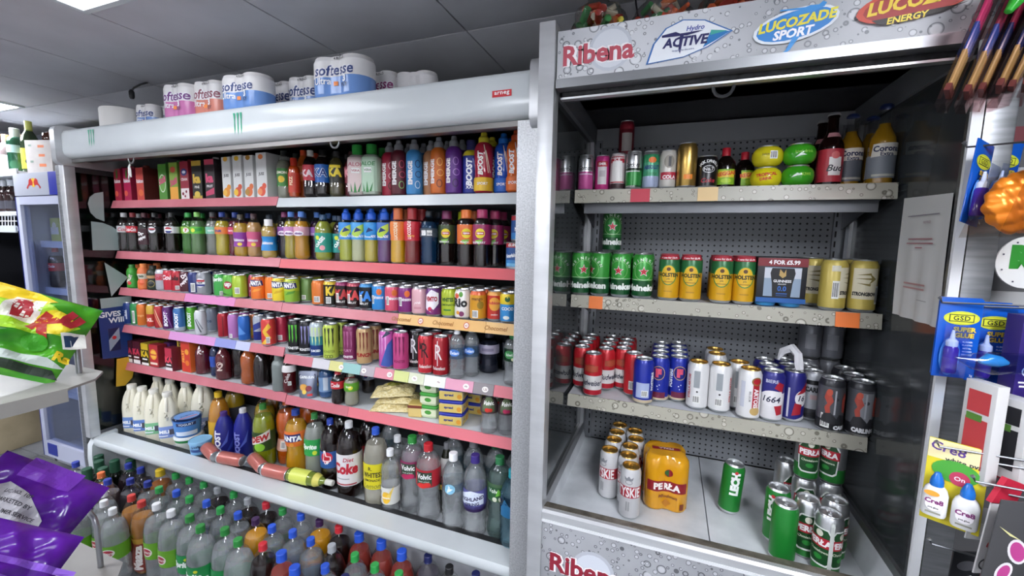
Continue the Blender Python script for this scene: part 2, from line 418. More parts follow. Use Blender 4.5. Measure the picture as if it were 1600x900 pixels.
@lru_cache(None)
def _B(shape, h, r, shell, liquid, level, cap, label, prints, captype, sq, liqr):
    prof = [(a * r, b * h) for a, b in SHAPES[shape]]
    rf = interp(prof)
    ztop = prof[-1][1]; rn = prof[-1][0]
    body = MB().lathe(prof, shell, 20, sq=sq).mesh('body', 50)
    parts = [('body', body, [])]
    if liquid:
        zl = level * h
        ip = [(max(a - .0013, 0) if a > .002 else 0, b + .0015) for a, b in prof if b < zl]
        ip = [(a, b) for a, b in ip] + [(rf(zl) - .0013, zl), (0, zl + .0004)]
        parts.append(('contents', MB().lathe(ip, liquid, 18, sq=sq).mesh('contents', 50), []))
    cm = MB()
    if captype == 'cap':
        rc = rn * 1.16
        cm.lathe([(rc * 1.02, ztop - .012), (rc * 1.05, ztop - .011), (rc, ztop - .008), (rc, h - .002), (rc * .9, h), (0, h)], cap, 16)
    elif captype == 'sport':
        rc = rn * 1.12
        cm.lathe([(rc, ztop - .012), (rc, ztop + (h - ztop) * .35), (rc * .8, ztop + (h - ztop) * .5), (rc * .62, ztop + (h - ztop) * .58), (rc * .58, h - .004), (rc * .4, h), (0, h)], cap, 16)
    elif captype == 'crown':
        rc = rn * 1.12
        cm.lathe([(rc * 1.12, h * .955), (rc * 1.1, h * .965), (rc * .95, h * .985), (rc * .7, h), (0, h)], cap, 16)
    elif captype == 'tall':
        rc = rn * 1.12
        cm.lathe([(rc, ztop - .03), (rc, h - .002), (rc * .9, h), (0, h)], cap, 14)
    parts.append(('cap', cm.mesh('cap'), []))
    if label:
        lm = MB(); z0 = min(l[0] for l in label) * h; z1 = max(l[1] for l in label) * h
        for a, b_, col in label:
            zs = [a * h] + [q[1] for q in prof if a * h < q[1] < b_ * h] + [b_ * h]
            lm.lathe([(rf(z) + .0006, z) for z in zs], col, 20, sq=sq)
        parts.append(('label_sleeve', lm.mesh('label_sleeve'), []))
    if prints:
        sqf = (lambda a: 1.0 / (abs(math.cos(a)) ** sq + abs(math.sin(a)) ** sq) ** (1.0 / sq)) if sq else None
        pm = MB(); wrap_prints(pm, prints, rf, .0011, sqf=sqf); parts.append(('label_print', pm.mesh('label_print', 0), []))
    return ('drink_bottle', 'bottle', parts, 2 * r + .003, 2 * r)
def T(wd, dp, h, bands, side=None, cap=None, prints=(), sprints=(), name='juice_carton', cat='carton', bev=.002):
    return _T(wd, dp, h, bands, side, cap, tuple(prints), tuple(sprints), name, cat, bev)
@lru_cache(None)
def _T(wd, dp, h, bands, side, cap, prints, sprints, name, cat, bev):
    bands = ((1.0, bands),) if isinstance(bands, str) else bands
    body = MB().box(-wd / 2, wd / 2, -dp / 2, dp / 2, 0, h, side or bands[-1][1], bev).mesh('body')
    parts = [('body', body, [])]
    pm = MB(); z0 = bev
    for a, col in bands:
        z1 = min(a * h, h - bev)
        pm.add([(-wd / 2 + bev, -dp / 2 - .0004, z0), (wd / 2 - bev, -dp / 2 - .0004, z0), (wd / 2 - bev, -dp / 2 - .0004, z1), (-wd / 2 + bev, -dp / 2 - .0004, z1)], [(0, 1, 2, 3)], col)
        z0 = z1
    flat_prints(pm, prints, lambda u, v, l: (u, -dp / 2 - l - .0003, v))
    flat_prints(pm, sprints, lambda u, v, l: (wd / 2 + l, u, v))
    parts.append(('front_print', pm.mesh('front_print', 0), []))
    if cap: parts.append(('cap', MB().lathe([(.013, h - .001), (.013, h + .011), (.011, h + .013), (0, h + .013)], cap, 14).mesh('cap'), []))
    return (name, cat, parts, dp + .004, wd)

SUF = ['']
SZ = [0.0]
def put(design, loc, rz, label, group=None, name=None, cat=None, tilt=None):
    nm, ct, parts = design[:3]
    root = thing(name or nm, label, cat or ct, loc, rz, group)
    if tilt: root.rotation_euler = tilt
    for pn, me, subs in parts:
        o = link(pn, me, root)
        for sn, sm, _s in subs: link(sn, sm, o)
    return root
ROW = []
SHIFT = [0.0]
LOOSE = []
REAR = []
def settle(xmin, xmax, ymax):
    """push loosely placed things apart until they stand clear, the rear one of a pair giving way, then put them down"""
    for it in range(150):
        for i in range(len(LOOSE)):
            for j in range(i):
                a, b = LOOSE[i], LOOSE[j]
                if a[1] < b[1]: a, b = b, a
                dx, dy = a[0] - b[0], a[1] - b[1]; d = math.hypot(dx, dy) or 1e-4; m_ = a[2] + b[2] + .0012
                if d < m_:
                    k = (m_ - d) / d
                    a[0] += dx * k * .6; a[1] += dy * k * .85; b[0] -= dx * k * .4; b[1] -= dy * k * .15
        for a in LOOSE: a[0] = min(max(a[0], xmin + a[2]), xmax - a[2]); a[1] = min(a[1], ymax - a[2])
    for x, y, r, fn in LOOSE: fn(x, y)
    LOOSE.clear()
def P(x, y, design, desc, rear=0, rz=None, z=None, suf=True, tilt=None, free=False):
    """a thing on the current shelf, with `rear` more of its kind standing in a row behind it"""
    cyl = design[0] in ('drink_can', 'drink_bottle')
    if free and z is None:
        z_ = SZ[0] + .0008; s_ = SUF[0]
        LOOSE.append([x, y, design[4] / 2, lambda X, Y: put(design, (X, Y, z_), math.atan2(-X, Y) * .45 if rz is None else rz, desc + ', ' + s_)]); return
    if rz is None: rz = math.atan2(-x, y) * (0.45 if cyl else 0.0) + (((x * 7919) % 1) - .5) * (.35 if cyl else .04)
    zz = SZ[0] + .0008 if z is None else z
    dp, wd = design[3], design[4]
    if not free and z is None:
        for _ in range(30):                      # stand clear of the neighbours already there
            hit = [q for q in ROW if abs(q[1] - y) < (q[3] + dp) / 2 - .003 and abs(q[0] - x) < (q[2] + wd) / 2 + .0002 and (not cyl or not q[4] or math.hypot(q[0] - x, q[1] - y) < (q[2] + wd) / 2 + .0002)]
            if not hit: break
            q = hit[-1]; need = ((q[2] + wd) / 2 + .0006) ** 2 - (q[1] - y) ** 2
            nx = q[0] + math.sqrt(max(need, 0)) + .0002
            if not cyl: nx = q[0] + (q[2] + wd) / 2 + .0006
            SHIFT[0] = max(SHIFT[0], nx - x)
            if 0 < nx - x < .007: x = nx
            else: y += .005
        ROW.append((x, y, wd, dp, cyl))
    put(design, (x, y, zz), rz, desc + (', ' + SUF[0] if suf else ''), tilt=tilt)
    if rear: REAR.append((x, y, design, desc, rear, rz, zz, cyl, SUF[0]))
def rears():
    for x, y, design, desc, rear, rz, zz, cyl, suf in REAR:
        kind = design[1]; yy = y; dp, wd = design[3], design[4]
        for k in range(rear):
            word = ('first ', 'second ', 'third ', 'fourth ')[k] if rear > 1 else ''
            yy += dp
            if any(abs(q[1] - yy) < (q[3] + dp) / 2 - .003 and abs(q[0] - x) < (q[2] + wd) / 2 and (not cyl or not q[4] or math.hypot(q[0] - x, q[1] - yy) < (q[2] + wd) / 2 - .001) for q in ROW): continue
            if yy > 1.87: continue
            ROW.append((x, yy, wd, dp, cyl))
            lab = f"{word}{kind} behind the {desc}, {suf}"
            if len(lab.replace(',', ' ').split()) > 16: lab = f"{word}{kind} behind the {desc}"
            put(design, (x, yy, zz), rz + ((.7 * k + .4) if cyl else 0), lab, group=f"rear {kind} rows, {suf}")
    REAR.clear()
def shelf(z, suf):
    rears(); SZ[0] = z; SUF[0] = suf; ROW.clear()

# ================================================================ the room
steel = noisy('brushed_steel', 'C2C4C6', 'D6D8DA', 4, 0.38, 0.6, (1, 1, 5))
steel_dark = noisy('dull_steel', '77797B', '94969A', 9, 0.4, 0.8, (1, 1, 10))
tilemat = noisy('floor_tile', '6E7074', '84868A', 7, 0.35)
ceilmat = noisy('ceiling_tile', 'BEBEC3', 'C8C8CD', 5, 0.9)
wallmat = noisy('painted_wall', '6A6A6C', '747476', 3, 0.8)
white_metal = noisy('white_enamel', 'C8CED0', 'D4DADC', 3, 0.2)
shelf_white = noisy('shelf_enamel', 'CBD0D4', 'E0E4E8', 14, 0.35)
pink = noisy('pink_price_strip', 'BC6670', 'CC7A84', 5, 0.38)
drops = droplets('droplet_print', 'A4A6AA', 'D2D4D8', '5C6066', 'F2F4F6', 30)
drops_dark = droplets('droplet_print_grey', '77787C', 'A8AAAE', '2C2E33', 'E4E6EA', 30)
drops_strip = droplets('droplet_strip', '9C998C', 'B4B1A2', '4E4A3E', 'E8E6DC', 30)

CZ = 2.27
f = struct('floor', MB().box(-5.2, 2.2, -2.6, 2.2, -.1, -.012, '55565A'))
FT = MB().box(0, .596, 0, .596, -.02, 0, tilemat, .002).mesh('floor_tile')
for i in range(9):
    for j in range(6):
        link('floor_tile', FT, f, (-5.1 + .6 * i, -1.6 + .6 * j, 0))
ce = struct('ceiling', MB().box(-5.2, 2.2, -2.6, 2.2, CZ + .014, CZ + .1, '1C1D20'))
CT = MB().box(0, .601, 0, 1.194, 0, .016, ceilmat, .0015).mesh('ceiling_tile')
LIT = [(-1.66, .64), (-4.1, 1.17), (-4.1, -.6), (.75, -.25), (-1.05, -.95), (-2.85, -.3), (.75, -1.2)]
for i in range(12):
    for j in range(4):
        link('ceiling_tile', CT, ce, (-5.0 + .607 * i - .003, 1.493 - 1.2 * j, CZ))
struct('wall_back', MB().box(-5.2, 2.2, 2.1, 2.2, 0, CZ + .1, wallmat))
struct('wall_left', MB().box(-5.3, -5.2, -2.6, 2.2, 0, CZ + .1, wallmat))
struct('wall_right', MB().box(2.2, 2.3, -2.6, 2.2, 0, CZ + .1, 'C8C8C8'))
struct('wall_front', MB().box(-5.2, 2.2, -1.9, -1.8, 0, CZ + .1, 'D4D4D4'))
names = ['above the wide cooler, at the top edge of the photo', 'at the far left above the fridge', 'of the left aisle behind the camera', 'behind the camera on the right',
         'over the middle of the aisle behind the camera', 'over the left of the aisle behind the camera', 'farthest behind the camera on the right']
for (x, y), nm in zip(LIT, names):
    r = thing('ceiling_light', 'square white ceiling light panel ' + nm, 'light', (x, y, CZ), 0, 'ceiling light panels')
    MB().box(-.3, .3, -.3, -.28, -.012, -.0005, white_metal).box(-.3, .3, .28, .3, -.012, -.0005, white_metal).box(-.3, -.28, -.28, .28, -.012, -.0005, white_metal).box(.28, .3, -.28, .28, -.012, -.0005, white_metal).obj('frame', r)
    MB().box(-.28, .28, -.28, .28, -.008, -.002, 'e:F4F7FE' if y == .64 else 'e:F4F7FF').obj('diffuser', r)

def part(name, mb, root, smooth=35, parent=None):
    o = mb.obj(name, parent or root, smooth)
    if parent is None: o.location = -root.location
    return o

# ================================================================ wide cooler (left)
W = thing('display_cooler', 'long white open drinks cooler with pink shelf strips, filling the left', 'cooler', (-1.63, 1.6, 0))
LX0, LX1 = -2.84, -.43
WZ = [1.662, 1.395, 1.195, None, .766]
inner = noisy('cooler_inside', '2E3134', '3A3D40', 4, 0.5)
part('back_panel', MB().box(LX0, LX1, 1.92, 1.96, .1, 1.98, inner), W)
part('canopy_ceiling', MB().box(LX0, LX1, 1.31, 1.93, 1.945, 1.98, inner), W)
hp = [(1.2, 1.895), (1.205, 1.875), (1.222, 1.862), (1.25, 1.858), (1.31, 1.858), (1.31, 1.95), (1.78, 1.95), (1.78, 1.985), (1.225, 1.995), (1.21, 1.99), (1.202, 1.975)]
hd = part('header', MB().prism(hp, 0, LX0 + .03, LX1 + .035, white_metal), W, 60)
ch = part('blind_housing', MB().box(LX0 + .02, LX1 + .02, 1.232, 1.246, 1.842, 1.858, 'k:6E6C6A').box(LX0 + .02, LX1 + .02, 1.246, 1.31, 1.853, 1.858, '2E2E30'), W)
for x in (-1.16, -2.35):
    a = part('pull_ring', MB().tube([(x + .02 * math.cos(PI * i / 8 + PI), 1.24, 1.842 + .022 * math.sin(PI * i / 8 + PI)) for i in range(9)], .0035, 'k:8E9092', 6), W)
for x, s in ((LX0 + .012, -1), (LX1 + .052, 1)):
    cp = [(1.175 + .03 - .03 * math.cos(q), 1.865 - .03 * math.sin(q) - .01) for q in (0, .5, 1.0, 1.57)] + [(1.8, 1.825), (1.8, 2.01)] + [(1.175 + .03 - .03 * math.sin(q), 1.985 + .03 * math.cos(q)) for q in (0, .5, 1.0, 1.57)]
    part('end_cap', MB().prism(cp, 0, x - .02, x + .02, steel), W, 50)
pm = MB()
H3 = lambda u, v, l: (u, 1.2 - l, v)
flat_prints(pm, [('r', .062, .019, 'C4202A', (-0.492,1.930)[0], (-0.492,1.930)[1]), t('arneg', .012, 'F4F4F4', *(-0.492,1.930), sp=1.1, w=1.2)]
            , H3)
part('sign_print', pm, W, 0)
for p_, h_ in (((-1.597,1.926), .085), ((-2.563,1.936), .078)):
    pm = MB(); flat_prints(pm, [('m', .05, h_, '1FA07A', *p_)], H3); part('claw_mark', pm, W, 0)
# shelves: two halves each, with strips of coloured price rail
def wide_shelf(z, x0, x1, strips):
    s = part('shelf', MB().box(x0, x1, 1.402, 1.92, z - .016, z, shelf_white).box(x0, x1, 1.405, 1.44, z - .034, z - .016, shelf_white), W)
    q = x0
    for fr, mt in strips:
        e = x0 + (x1 - x0) * fr
        sm = MB().prism([(1.386, z - .036), (1.390, z - .037), (1.403, z + .003), (1.399, z + .004)], 0, q + .0008, e - .0008, mt)
        o = sm.obj('price_strip', s, 0)
        q = e
    for x in (x0 + .012, x1 - .014):
        o = MB().prism([(1.43, z - .017), (1.90, z - .017), (1.90, z - .09), (1.80, z - .07)], 0, x, x + .003, 'k:8C8E92').obj('bracket', s, 0)
LM = -1.632
wide_shelf(1.668, LX0, LM, [(1, pink)])
wide_shelf(1.661, LM, LX1, [(1, white_metal)])
wide_shelf(1.397, LX0, LM, [(1, pink)])
wide_shelf(1.394, LM, LX1, [(1, 'D2545C')])
wide_shelf(1.196, LX0, LM, [(.45, pink), (.75, 'D581B4'), (1, pink)])
wide_shelf(1.194, LM, LX1, [(.52, pink), (.68, 'E3B877'), (.84, 'E0B06A'), (1, 'E3B877')])
wide_shelf(.986, LX0, LM, [(.33, pink), (.62, 'CE8FC4'), (.74, '8C92CC'), (.82, 'B9BEDC'), (1, pink)])
wide_shelf(.957, LM, LX1, [(.14, pink), (.22, 'C9C6CC'), (.28, 'CFCB84'), (.36, '8FBCB8'), (.42, 'B0A6AC'), (.50, 'D88B98'), (.56, 'CFD58C'), (.62, 'D8DCC0'), (.70, 'E8EAE6'), (.80, 'DD9DB4'), (.87, '8B8488'), (1, 'D57782')])
wide_shelf(.769, LX0, LM, [(1, pink)])
wide_shelf(.761, LM, LX1, [(.30, pink), (1, 'D8727C')])
SF = lambda z: (lambda u, v, l: (u, 1.3916 - l - (z - .0165 - v) * .33, v))
for i, x in enumerate((-.99, -.90, -.80, -.70, -.58, -.48)):
    pm = MB()
    if i % 2 == 0: flat_prints(pm, [t('Chocomel', .016, 'A8702E', x, 1.178, sh=.2)], SF(1.194), .0012)
    else: flat_prints(pm, [('o', .024, .024, 'F3EDE2', x, 1.178), ('g', .024, .024, .003, 'C6504A', x, 1.178), t('65', .009, 'B04038', x, 1.178)], SF(1.194), .0012)
    part('strip_print', pm, W, 0)
for i, x in enumerate((-1.30, -1.18, -1.05, -.93, -.82, -.70, -.62)):
    pm = MB()
    flat_prints(pm, [('o', .026, .02, 'F4F0EC', x, .941), t(('45p', '60p', '1.25', '90p')[i % 4], .008, '7A3C48', x, .941)], SF(.957), .0012)
    part('strip_print', pm, W, 0)
# well at the bottom
part('well_floor', MB().box(LX0, LX1, 1.30, 1.92, .33, .37, shelf_white), W)
part('well_lip', MB().prism([(1.302, .405), (1.302, .37), (1.26, .34), (1.223, .355), (1.214, .372), (1.213, .398), (1.217, .405)], 0, LX0 + .02, LX1 + .03, white_metal), W, 60)
part('air_grille', MB().box(LX0 + .05, LX1, 1.303, 1.33, .37, .404, '242527'), W)
part('front_panel', MB().prism([(1.245, .358), (1.262, .345), (1.30, .30), (1.31, .0), (1.34, 0), (1.33, .36)], 0, LX0 + .03, LX1 + .03, noisy('grey_panel', 'B4B6BC', 'BEC0C6', 2, .4)), W, 60)
part('well_end', MB().prism([(1.21, .03), (1.2, .30), (1.205, .37), (1.225, .405), (1.26, .415), (1.32, .415), (1.32, .0)], 0, LX0 - .02, LX0 + .022, white_metal), W, 60)
# ends: steel posts, glass left end with frosted stickers and poster
part('end_post', MB().box(LX0 - .03, LX0 + .012, 1.205, 1.25, .41, 1.83, steel, .004).box(LX0 - .075, LX0 - .04, 1.21, 1.26, .0, 1.83, steel_dark, .004), W)
part('end_frame', MB().box(LX0 - .02, LX0, 1.25, 1.93, 1.80, 1.95, '2A2B2D').box(LX0 - .02, LX0, 1.25, 1.93, .36, .43, 'k:77797C').box(LX0 - .02, LX0, 1.88, 1.93, .43, 1.8, 'k:55575A'), W)
part('end_glass', MB().box(LX0 - .014, LX0 - .008, 1.25, 1.88, .43, 1.80, 'c:AEB6B6'), W)
part('end_wall', MB().box(LX0 - .05, LX0 - .03, 1.27, 1.95, .1, 1.86, '3A3836'), W)
part('end_post', MB().box(LX1 - .012, LX1 + .05, 1.205, 1.26, .0, 1.85, noisy('perforated_steel', 'A4A6A8', 'C8CACC', 220, .4, .5)), W)
part('end_wall', MB().box(LX1 + .0, LX1 + .03, 1.26, 1.95, .0, 1.9, '34363A'), W)
GX = LX0 + .004
def sticker(pts, mt, lay=0):
    return MB().prism(pts, 0, GX - .004 + lay, GX - .003 + lay, mt)
fr = 'A3B3B0'
sm = sticker([(1.292,1.647), (1.302,1.681), (1.324,1.703), (1.360,1.714), (1.354,1.559), (1.320,1.574), (1.299,1.602)], fr)
part('frosted_sticker', sm, W, 0)
part('frosted_sticker', sticker([(1.298,1.556), (1.345,1.551), (1.385,1.533), (1.414,1.506), (1.436,1.566), (1.421,1.404), (1.294,1.406)], fr), W, 0)
part('frosted_sticker', sticker([(1.338,1.340), (1.437,1.253), (1.355,1.154)], fr), W, 0)
part('frosted_sticker', sticker([(1.305,1.147), (1.445,1.147), (1.440,1.075), (1.306,1.091)], fr), W, 0)
po = part('poster', sticker([(1.290,1.093), (1.444,1.096), (1.424,0.804), (1.292,0.820)], '1D3A78', .002), W, 0)
part('yellow_sticker', sticker([(1.352,0.804), (1.430,0.802), (1.439,0.762), (1.415,0.678), (1.379,0.644), (1.338,0.650)], 'D2A528', .002), W, 0)
pm = MB()
G3 = lambda u, v, l: (GX + .0005 + l, u, v)
p1, p2, p3 = (1.385,1.058), (1.400,1.023), (1.349,0.917)
flat_prints(pm, [t('GIVES YOU', .03, 'F2F4F8', p1[0] + .0, p1[1], b=.03, max=.19), t('WIIINGS', .03, 'F2F4F8', p2[0] + .005, p2[1], b=.03, max=.15),
                 ('r', .05, .125, '9BA6B8', p3[0], p3[1]), ('p', ((-.025, -.0625), (.025, -.0625), (.025, .0)), '1B2450', p3[0], p3[1]), ('p', ((-.025, .0625), (-.025, 0), (.025, .0625)), '1B2450', p3[0], p3[1]), ('o', .02, .02, 'C8303A', p3[0], p3[1] + .01)], G3)
part('poster_print', pm, W, 0)
tag(MB().tube([(-2.35, 1.235, 1.815), (-2.353, 1.23, 1.80), (-2.345, 1.225, 1.77), (-2.35, 1.225, 1.745)], .004, 'E6E6E2', 6).tube([(-2.35, 1.232, 1.80), (-2.338, 1.228, 1.785), (-2.335, 1.226, 1.755)], .003, 'E6E6E2', 6).obj('string', None),
    "white string tied to the left pull ring of the wide cooler's blind", 'string')

# ================================================================ narrow cooler (right)
N = thing('display_cooler', 'tall narrow open beer cooler with droplet printed header, on the right', 'cooler', (.12, 1.5, 0))
RX0, RX1, RB = -.31, .552, 1.75
pegm = pegboard('pegboard', '8E9196', '0D0E10', .0206)
part('back_panel', MB().box(RX0, RX1, RB, RB + .03, .66, 1.90, pegm), N)
part('back_rail', MB().box(RX0, RX0 + .035, RB - .012, RB, .66, 1.90, 'k:8A8D92'), N)
part('back_rail', MB().box(RX1 - .035, RX1, RB - .012, RB, .66, 1.90, 'k:8A8D92'), N)
part('back_rail', MB().box(RX0, RX1, RB - .008, RB + .01, 1.87, 1.945, 'A0A2A6'), N)
sl = MB()
for k in range(36):
    for x in (RX0 + .024, RX1 - .030): sl.box(x, x + .005, RB - .0135, RB - .0119, .68 + .034 * k, .70 + .034 * k, '060606')
part('slot', sl, N)['kind'] = 'stuff'
part('air_cover', MB().box(RX0 + .05, .0, RB - .01, RB, .79, .835, pegm), N)
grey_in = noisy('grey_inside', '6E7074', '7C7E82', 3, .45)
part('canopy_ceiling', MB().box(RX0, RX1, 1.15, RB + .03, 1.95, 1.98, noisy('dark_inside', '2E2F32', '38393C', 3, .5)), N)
part('header', MB().box(-.30, .56, 1.102, 1.118, 1.912, 2.03, drops), N)
part('header_box', MB().box(-.30, .56, 1.118, 1.50, 1.95, 2.028, '4A4B4E'), N)
part('header_rail', MB().box(-.30, .56, 1.095, 1.13, 1.89, 1.912, 'k:8B8D90'), N)
part('blind_roller', MB().tube([(-.295, 1.165, 1.895), (.54, 1.165, 1.895)], .02, noisy('blind_fabric', '2A2B2D', '4A4B4E', 60, .6), 12).box(-.295, .54, 1.13, 1.15, 1.872, 1.877, 'k:C8CACC'), N)
part('pull_ring', MB().tube([(.095 + .022 * math.cos(PI * i / 8 + PI), 1.137, 1.868 + .024 * math.sin(PI * i / 8 + PI)) for i in range(9)], .004, '2C2D2F', 6), N)
part('end_post', MB().box(-.346, -.303, 1.09, 1.14, 0, 2.055, steel, .003), N)
part('end_post', MB().box(.545, .592, 1.09, 1.15, 0, 2.03, steel_dark, .003), N)
part('edge_strip', MB().box(.524, .541, 1.086, 1.094, .6, 1.89, 'E4E6E8'), N)
dglass = bpy.data.materials.new('dark_glass'); dglass.use_nodes = True
_b = dglass.node_tree.nodes['Principled BSDF']; _b.inputs['Base Color'].default_value = rgb('3A3E40'); _b.inputs['Roughness'].default_value = .05; _b.inputs['IOR'].default_value = 1.9
part('side_glass', MB().box(RX0 - .012, RX0 - .004, 1.14, RB + .03, .74, 1.95, dglass), N)
dglass2 = dglass.copy(); dglass2.name = 'dull_dark_glass'; _b = dglass2.node_tree.nodes['Principled BSDF']; _b.inputs['IOR'].default_value = 1.45; _b.inputs['Roughness'].default_value = .14
part('side_glass', MB().box(RX1 + .004, RX1 + .012, 1.14, RB + .03, .74, 1.95, dglass2), N)
for xs, a_, b_ in ((RX0, 1, .012), (RX1, -1, .012)):
    part('side_frame', MB().box(xs - .006, xs + .006, 1.14, RB, .70, .74, 'k:B2B4B6'), N)
    part('side_post', MB().box(xs - .006, xs + .009, RB - .06, RB - .03, .74, 1.9, 'k:C6C8CA'), N)
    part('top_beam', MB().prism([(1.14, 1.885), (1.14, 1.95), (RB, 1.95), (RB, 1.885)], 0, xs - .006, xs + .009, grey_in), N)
part('well_floor', MB().box(RX0, .152, 1.14, RB, .63, .655, shelf_white), N)
part('well_floor', MB().box(.155, RX1, 1.14, RB, .63, .655, shelf_white), N)
part('well_side', MB().prism([(RX0 - .005, .74), (RX0 + .012, .655), (RX0 - .005, .63)], 1, 1.13, RB, shelf_white), N, 0)
part('well_side', MB().prism([(RX1 + .005, .74), (RX1 - .035, .655), (RX1 + .005, .63)], 1, 1.13, RB, shelf_white), N, 0)
part('well_rail', MB().prism([(1.093, .70), (1.093, .722), (1.10, .728), (1.112, .728), (1.112, .70)], 0, -.303, RX1, steel).prism([(1.112, .70), (1.112, .729), (1.145, .722), (1.16, .69), (1.165, .655)], 0, -.303, RX1, noisy('worn_rail', '5A544A', '8C867A', 30, .5, .3)), N, 0)
part('front_panel', MB().box(-.303, .545, 1.096, 1.14, .08, .70, drops_dark).box(-.303, .545, 1.091, 1.1, .694, .702, 'D8DADC'), N)
part('base', MB().box(RX0, RX1, 1.14, RB + .03, .0, .63, '2A2B2E'), N)
pm = MB()
R3 = lambda u, v, l: (u, 1.0955 - l, v)
c = (-0.172,0.579)
flat_prints(pm, [('o', .12, .12, 'B4B8C0', c[0] + .02, c[1]), ('o', .10, .10, 'CBD0D8', c[0] + .02, c[1]), t('Ribena', .062, 'F4EEF0', c[0], c[1] - .004, b=.07), t('Ribena', .058, '8E1F33', c[0], c[1] - .004, b=.03)], R3)
part('panel_print', pm, N, 0)
# header logos
pm = MB()
R3 = lambda u, v, l: (u, 1.1015 - l, v)
c = (-0.196,1.967)
L = [('o', .105, .105, 'C3C8D0', c[0] + .03, c[1] + .005), ('o', .09, .09, 'D6DAE0', c[0] + .03, c[1] + .005), t('Ribena', .054, 'F6F2F4', c[0], c[1], b=.09), t('Ribena', .049, 'B9505E', c[0], c[1], b=.03)]
c = (0.013,1.967)
leaf = [(-.088, -.042), (-.075, .0), (-.05, .03), (-.015, .043), (.03, .036), (.085, .006), (.04, -.02), (-.01, -.036)]
L += [('p', tuple((x * 1.06, y * 1.06) for x, y in leaf), '3C6FB0', *c), ('p', tuple(leaf), 'E9EDF2', *c), ('p', ((.085, .006), (.045, .012), (.03, -.022), (.055, -.01)), '2377B8', *c), ('p', ((.08, .008), (.045, .014), (.044, .003)), '3DA79A', *c),
      t('Hydro', .014, '3A4EA0', c[0] + .012, c[1] + .022, sh=.2), t('ACTIVE', .022, '23245C', c[0] - .008, c[1] - .003, sh=.2, b=.04),
      ('p', ((-.06, .016), (-.03, .02), (-.02, .015), (.03, .016), (-.005, .009), (-.02, .010), (-.06, .011)), '23245C', *c), ('p', ((-.02, .012), (-.012, .010), (-.018, -.03), (-.022, -.02)), '23245C', *c), t('designed for the active', .005, '7C86A8', c[0] - .012, c[1] - .022)]
c = (0.221,1.966)
L += [('o', .158, .066, 'DFE6EC', c[0], c[1], 10), ('o', .145, .056, '1F7FCB', c[0], c[1], 10), ('p', ((-.022, .018), (.0, .027), (.025, .035), (.04, .034), (.047, .040), (.054, .036), (.05, .029), (.03, .022), (.0, .018)), '2C90D8', *c),
      ('p', ((-.03, .034), (.02, .032), (.02, .028), (-.03, .031)), '2C90D8', *c), ('p', ((.0, -.02), (-.014, -.05), (-.022, -.056), (-.014, -.056), (-.006, -.05), (.012, -.022)), '2C90D8', *c),
      t('LUCOZADE', .021, 'E6DC38', c[0] + .003, c[1] + .007, sh=.25, b=.04, r=6), t('SPORT', .019, 'F2F6FA', c[0] - .002, c[1] - .016, sh=.25, b=.04, r=4)]
c = (0.423,1.972)
L += [('o', .195, .066, 'C9442C', c[0], c[1] + .008, 9), ('o', .18, .058, 'A32620', c[0] + .004, c[1] + .008, 9), ('p', ((-.07, -.012), (-.055, -.022), (.04, -.012), (.08, .002), (.06, -.002)), '1E1512', c[0], c[1] - .008), t('LUCOZADE', .026, 'F0CC30', c[0] + .01, c[1] + .01, sh=.25, b=.04, r=6), t('ENERGY', .013, 'F2D84A', c[0] - .012, c[1] - .022, sh=.2, b=.03, r=5)]
flat_prints(pm, L, R3)
part('header_print', pm, N, 0)
def tall_shelf(z, tags):
    s = part('shelf', MB().box(RX0 + .004, RX1 - .006, 1.402, RB - .015, z - .014, z, shelf_white), N)
    if z > 1.5: MB().box(RX0 + .03, RX1 - .03, 1.43, 1.445, z - .07, z - .014, 'k:66686B').obj('beam', s, 0)
    MB().prism([(1.392, z - .038), (1.398, z - .039), (1.403, z + .003), (1.397, z + .004)], 0, RX0 + .004, RX1 - .006, drops_strip).obj('price_strip', s, 0)
    for x in (RX0 + .010, RX1 - .014):
        MB().prism([(1.41, z - .015), (RB - .01, z - .015), (RB - .01, z - .11), (1.70, z - .10)], 0, x, x + .004, 'k:77797C').obj('bracket', s, 0)
    for x, wd, mt in tags:
        MB().prism([(1.3885, z - .038), (1.391, z - .038), (1.396, z + .003), (1.3935, z + .003)], 0, x - wd / 2, x + wd / 2, mt).obj('price_tag', s, 0)
tall_shelf(1.664, [(-.098, .058, 'C23A4C'), (.095, .055, 'E0C088')])
tall_shelf(1.316, [(-.222, .045, 'F0803C'), (.468, .055, 'F07C34')])
tall_shelf(.967, [])

# ================================================================ fridge, bottle shelves and their stock at the far left
FR = thing('drinks_fridge', 'slim silver glass door drinks fridge with a bull sign on top', 'fridge', (-3.33, 1.6, 0))
fx0, fx1, fy, fz = -3.575, -3.09, 1.30, 1.825
sil = noisy('silver_paint', 'A9ABB2', 'B8BAC2', 4, .35, .2)
part('body', MB().box(fx0, fx0 + .03, fy + .045, 1.9, .06, fz, sil).box(fx1 - .03, fx1, fy + .045, 1.9, .06, fz, sil).box(fx0, fx1, 1.86, 1.9, .06, fz, 'C8CCD6').box(fx0, fx1, fy + .045, 1.9, fz - .03, fz, sil).box(fx0, fx1, fy + .045, 1.9, .06, .16, sil).box(fx0 + .02, fx1 - .02, fy + .1, 1.85, 0, .06, '1E1E20'), FR)
sg = part('sign', MB().box(fx0, fx1 - .12, fy, fy + .043, 1.70, fz, 'AEB2BE', .003).box(fx1 - .12, fx1, fy, fy + .043, 1.70, fz, '1B2796', .003), FR)
pm = MB()
cx, cz = -3.36, 1.765
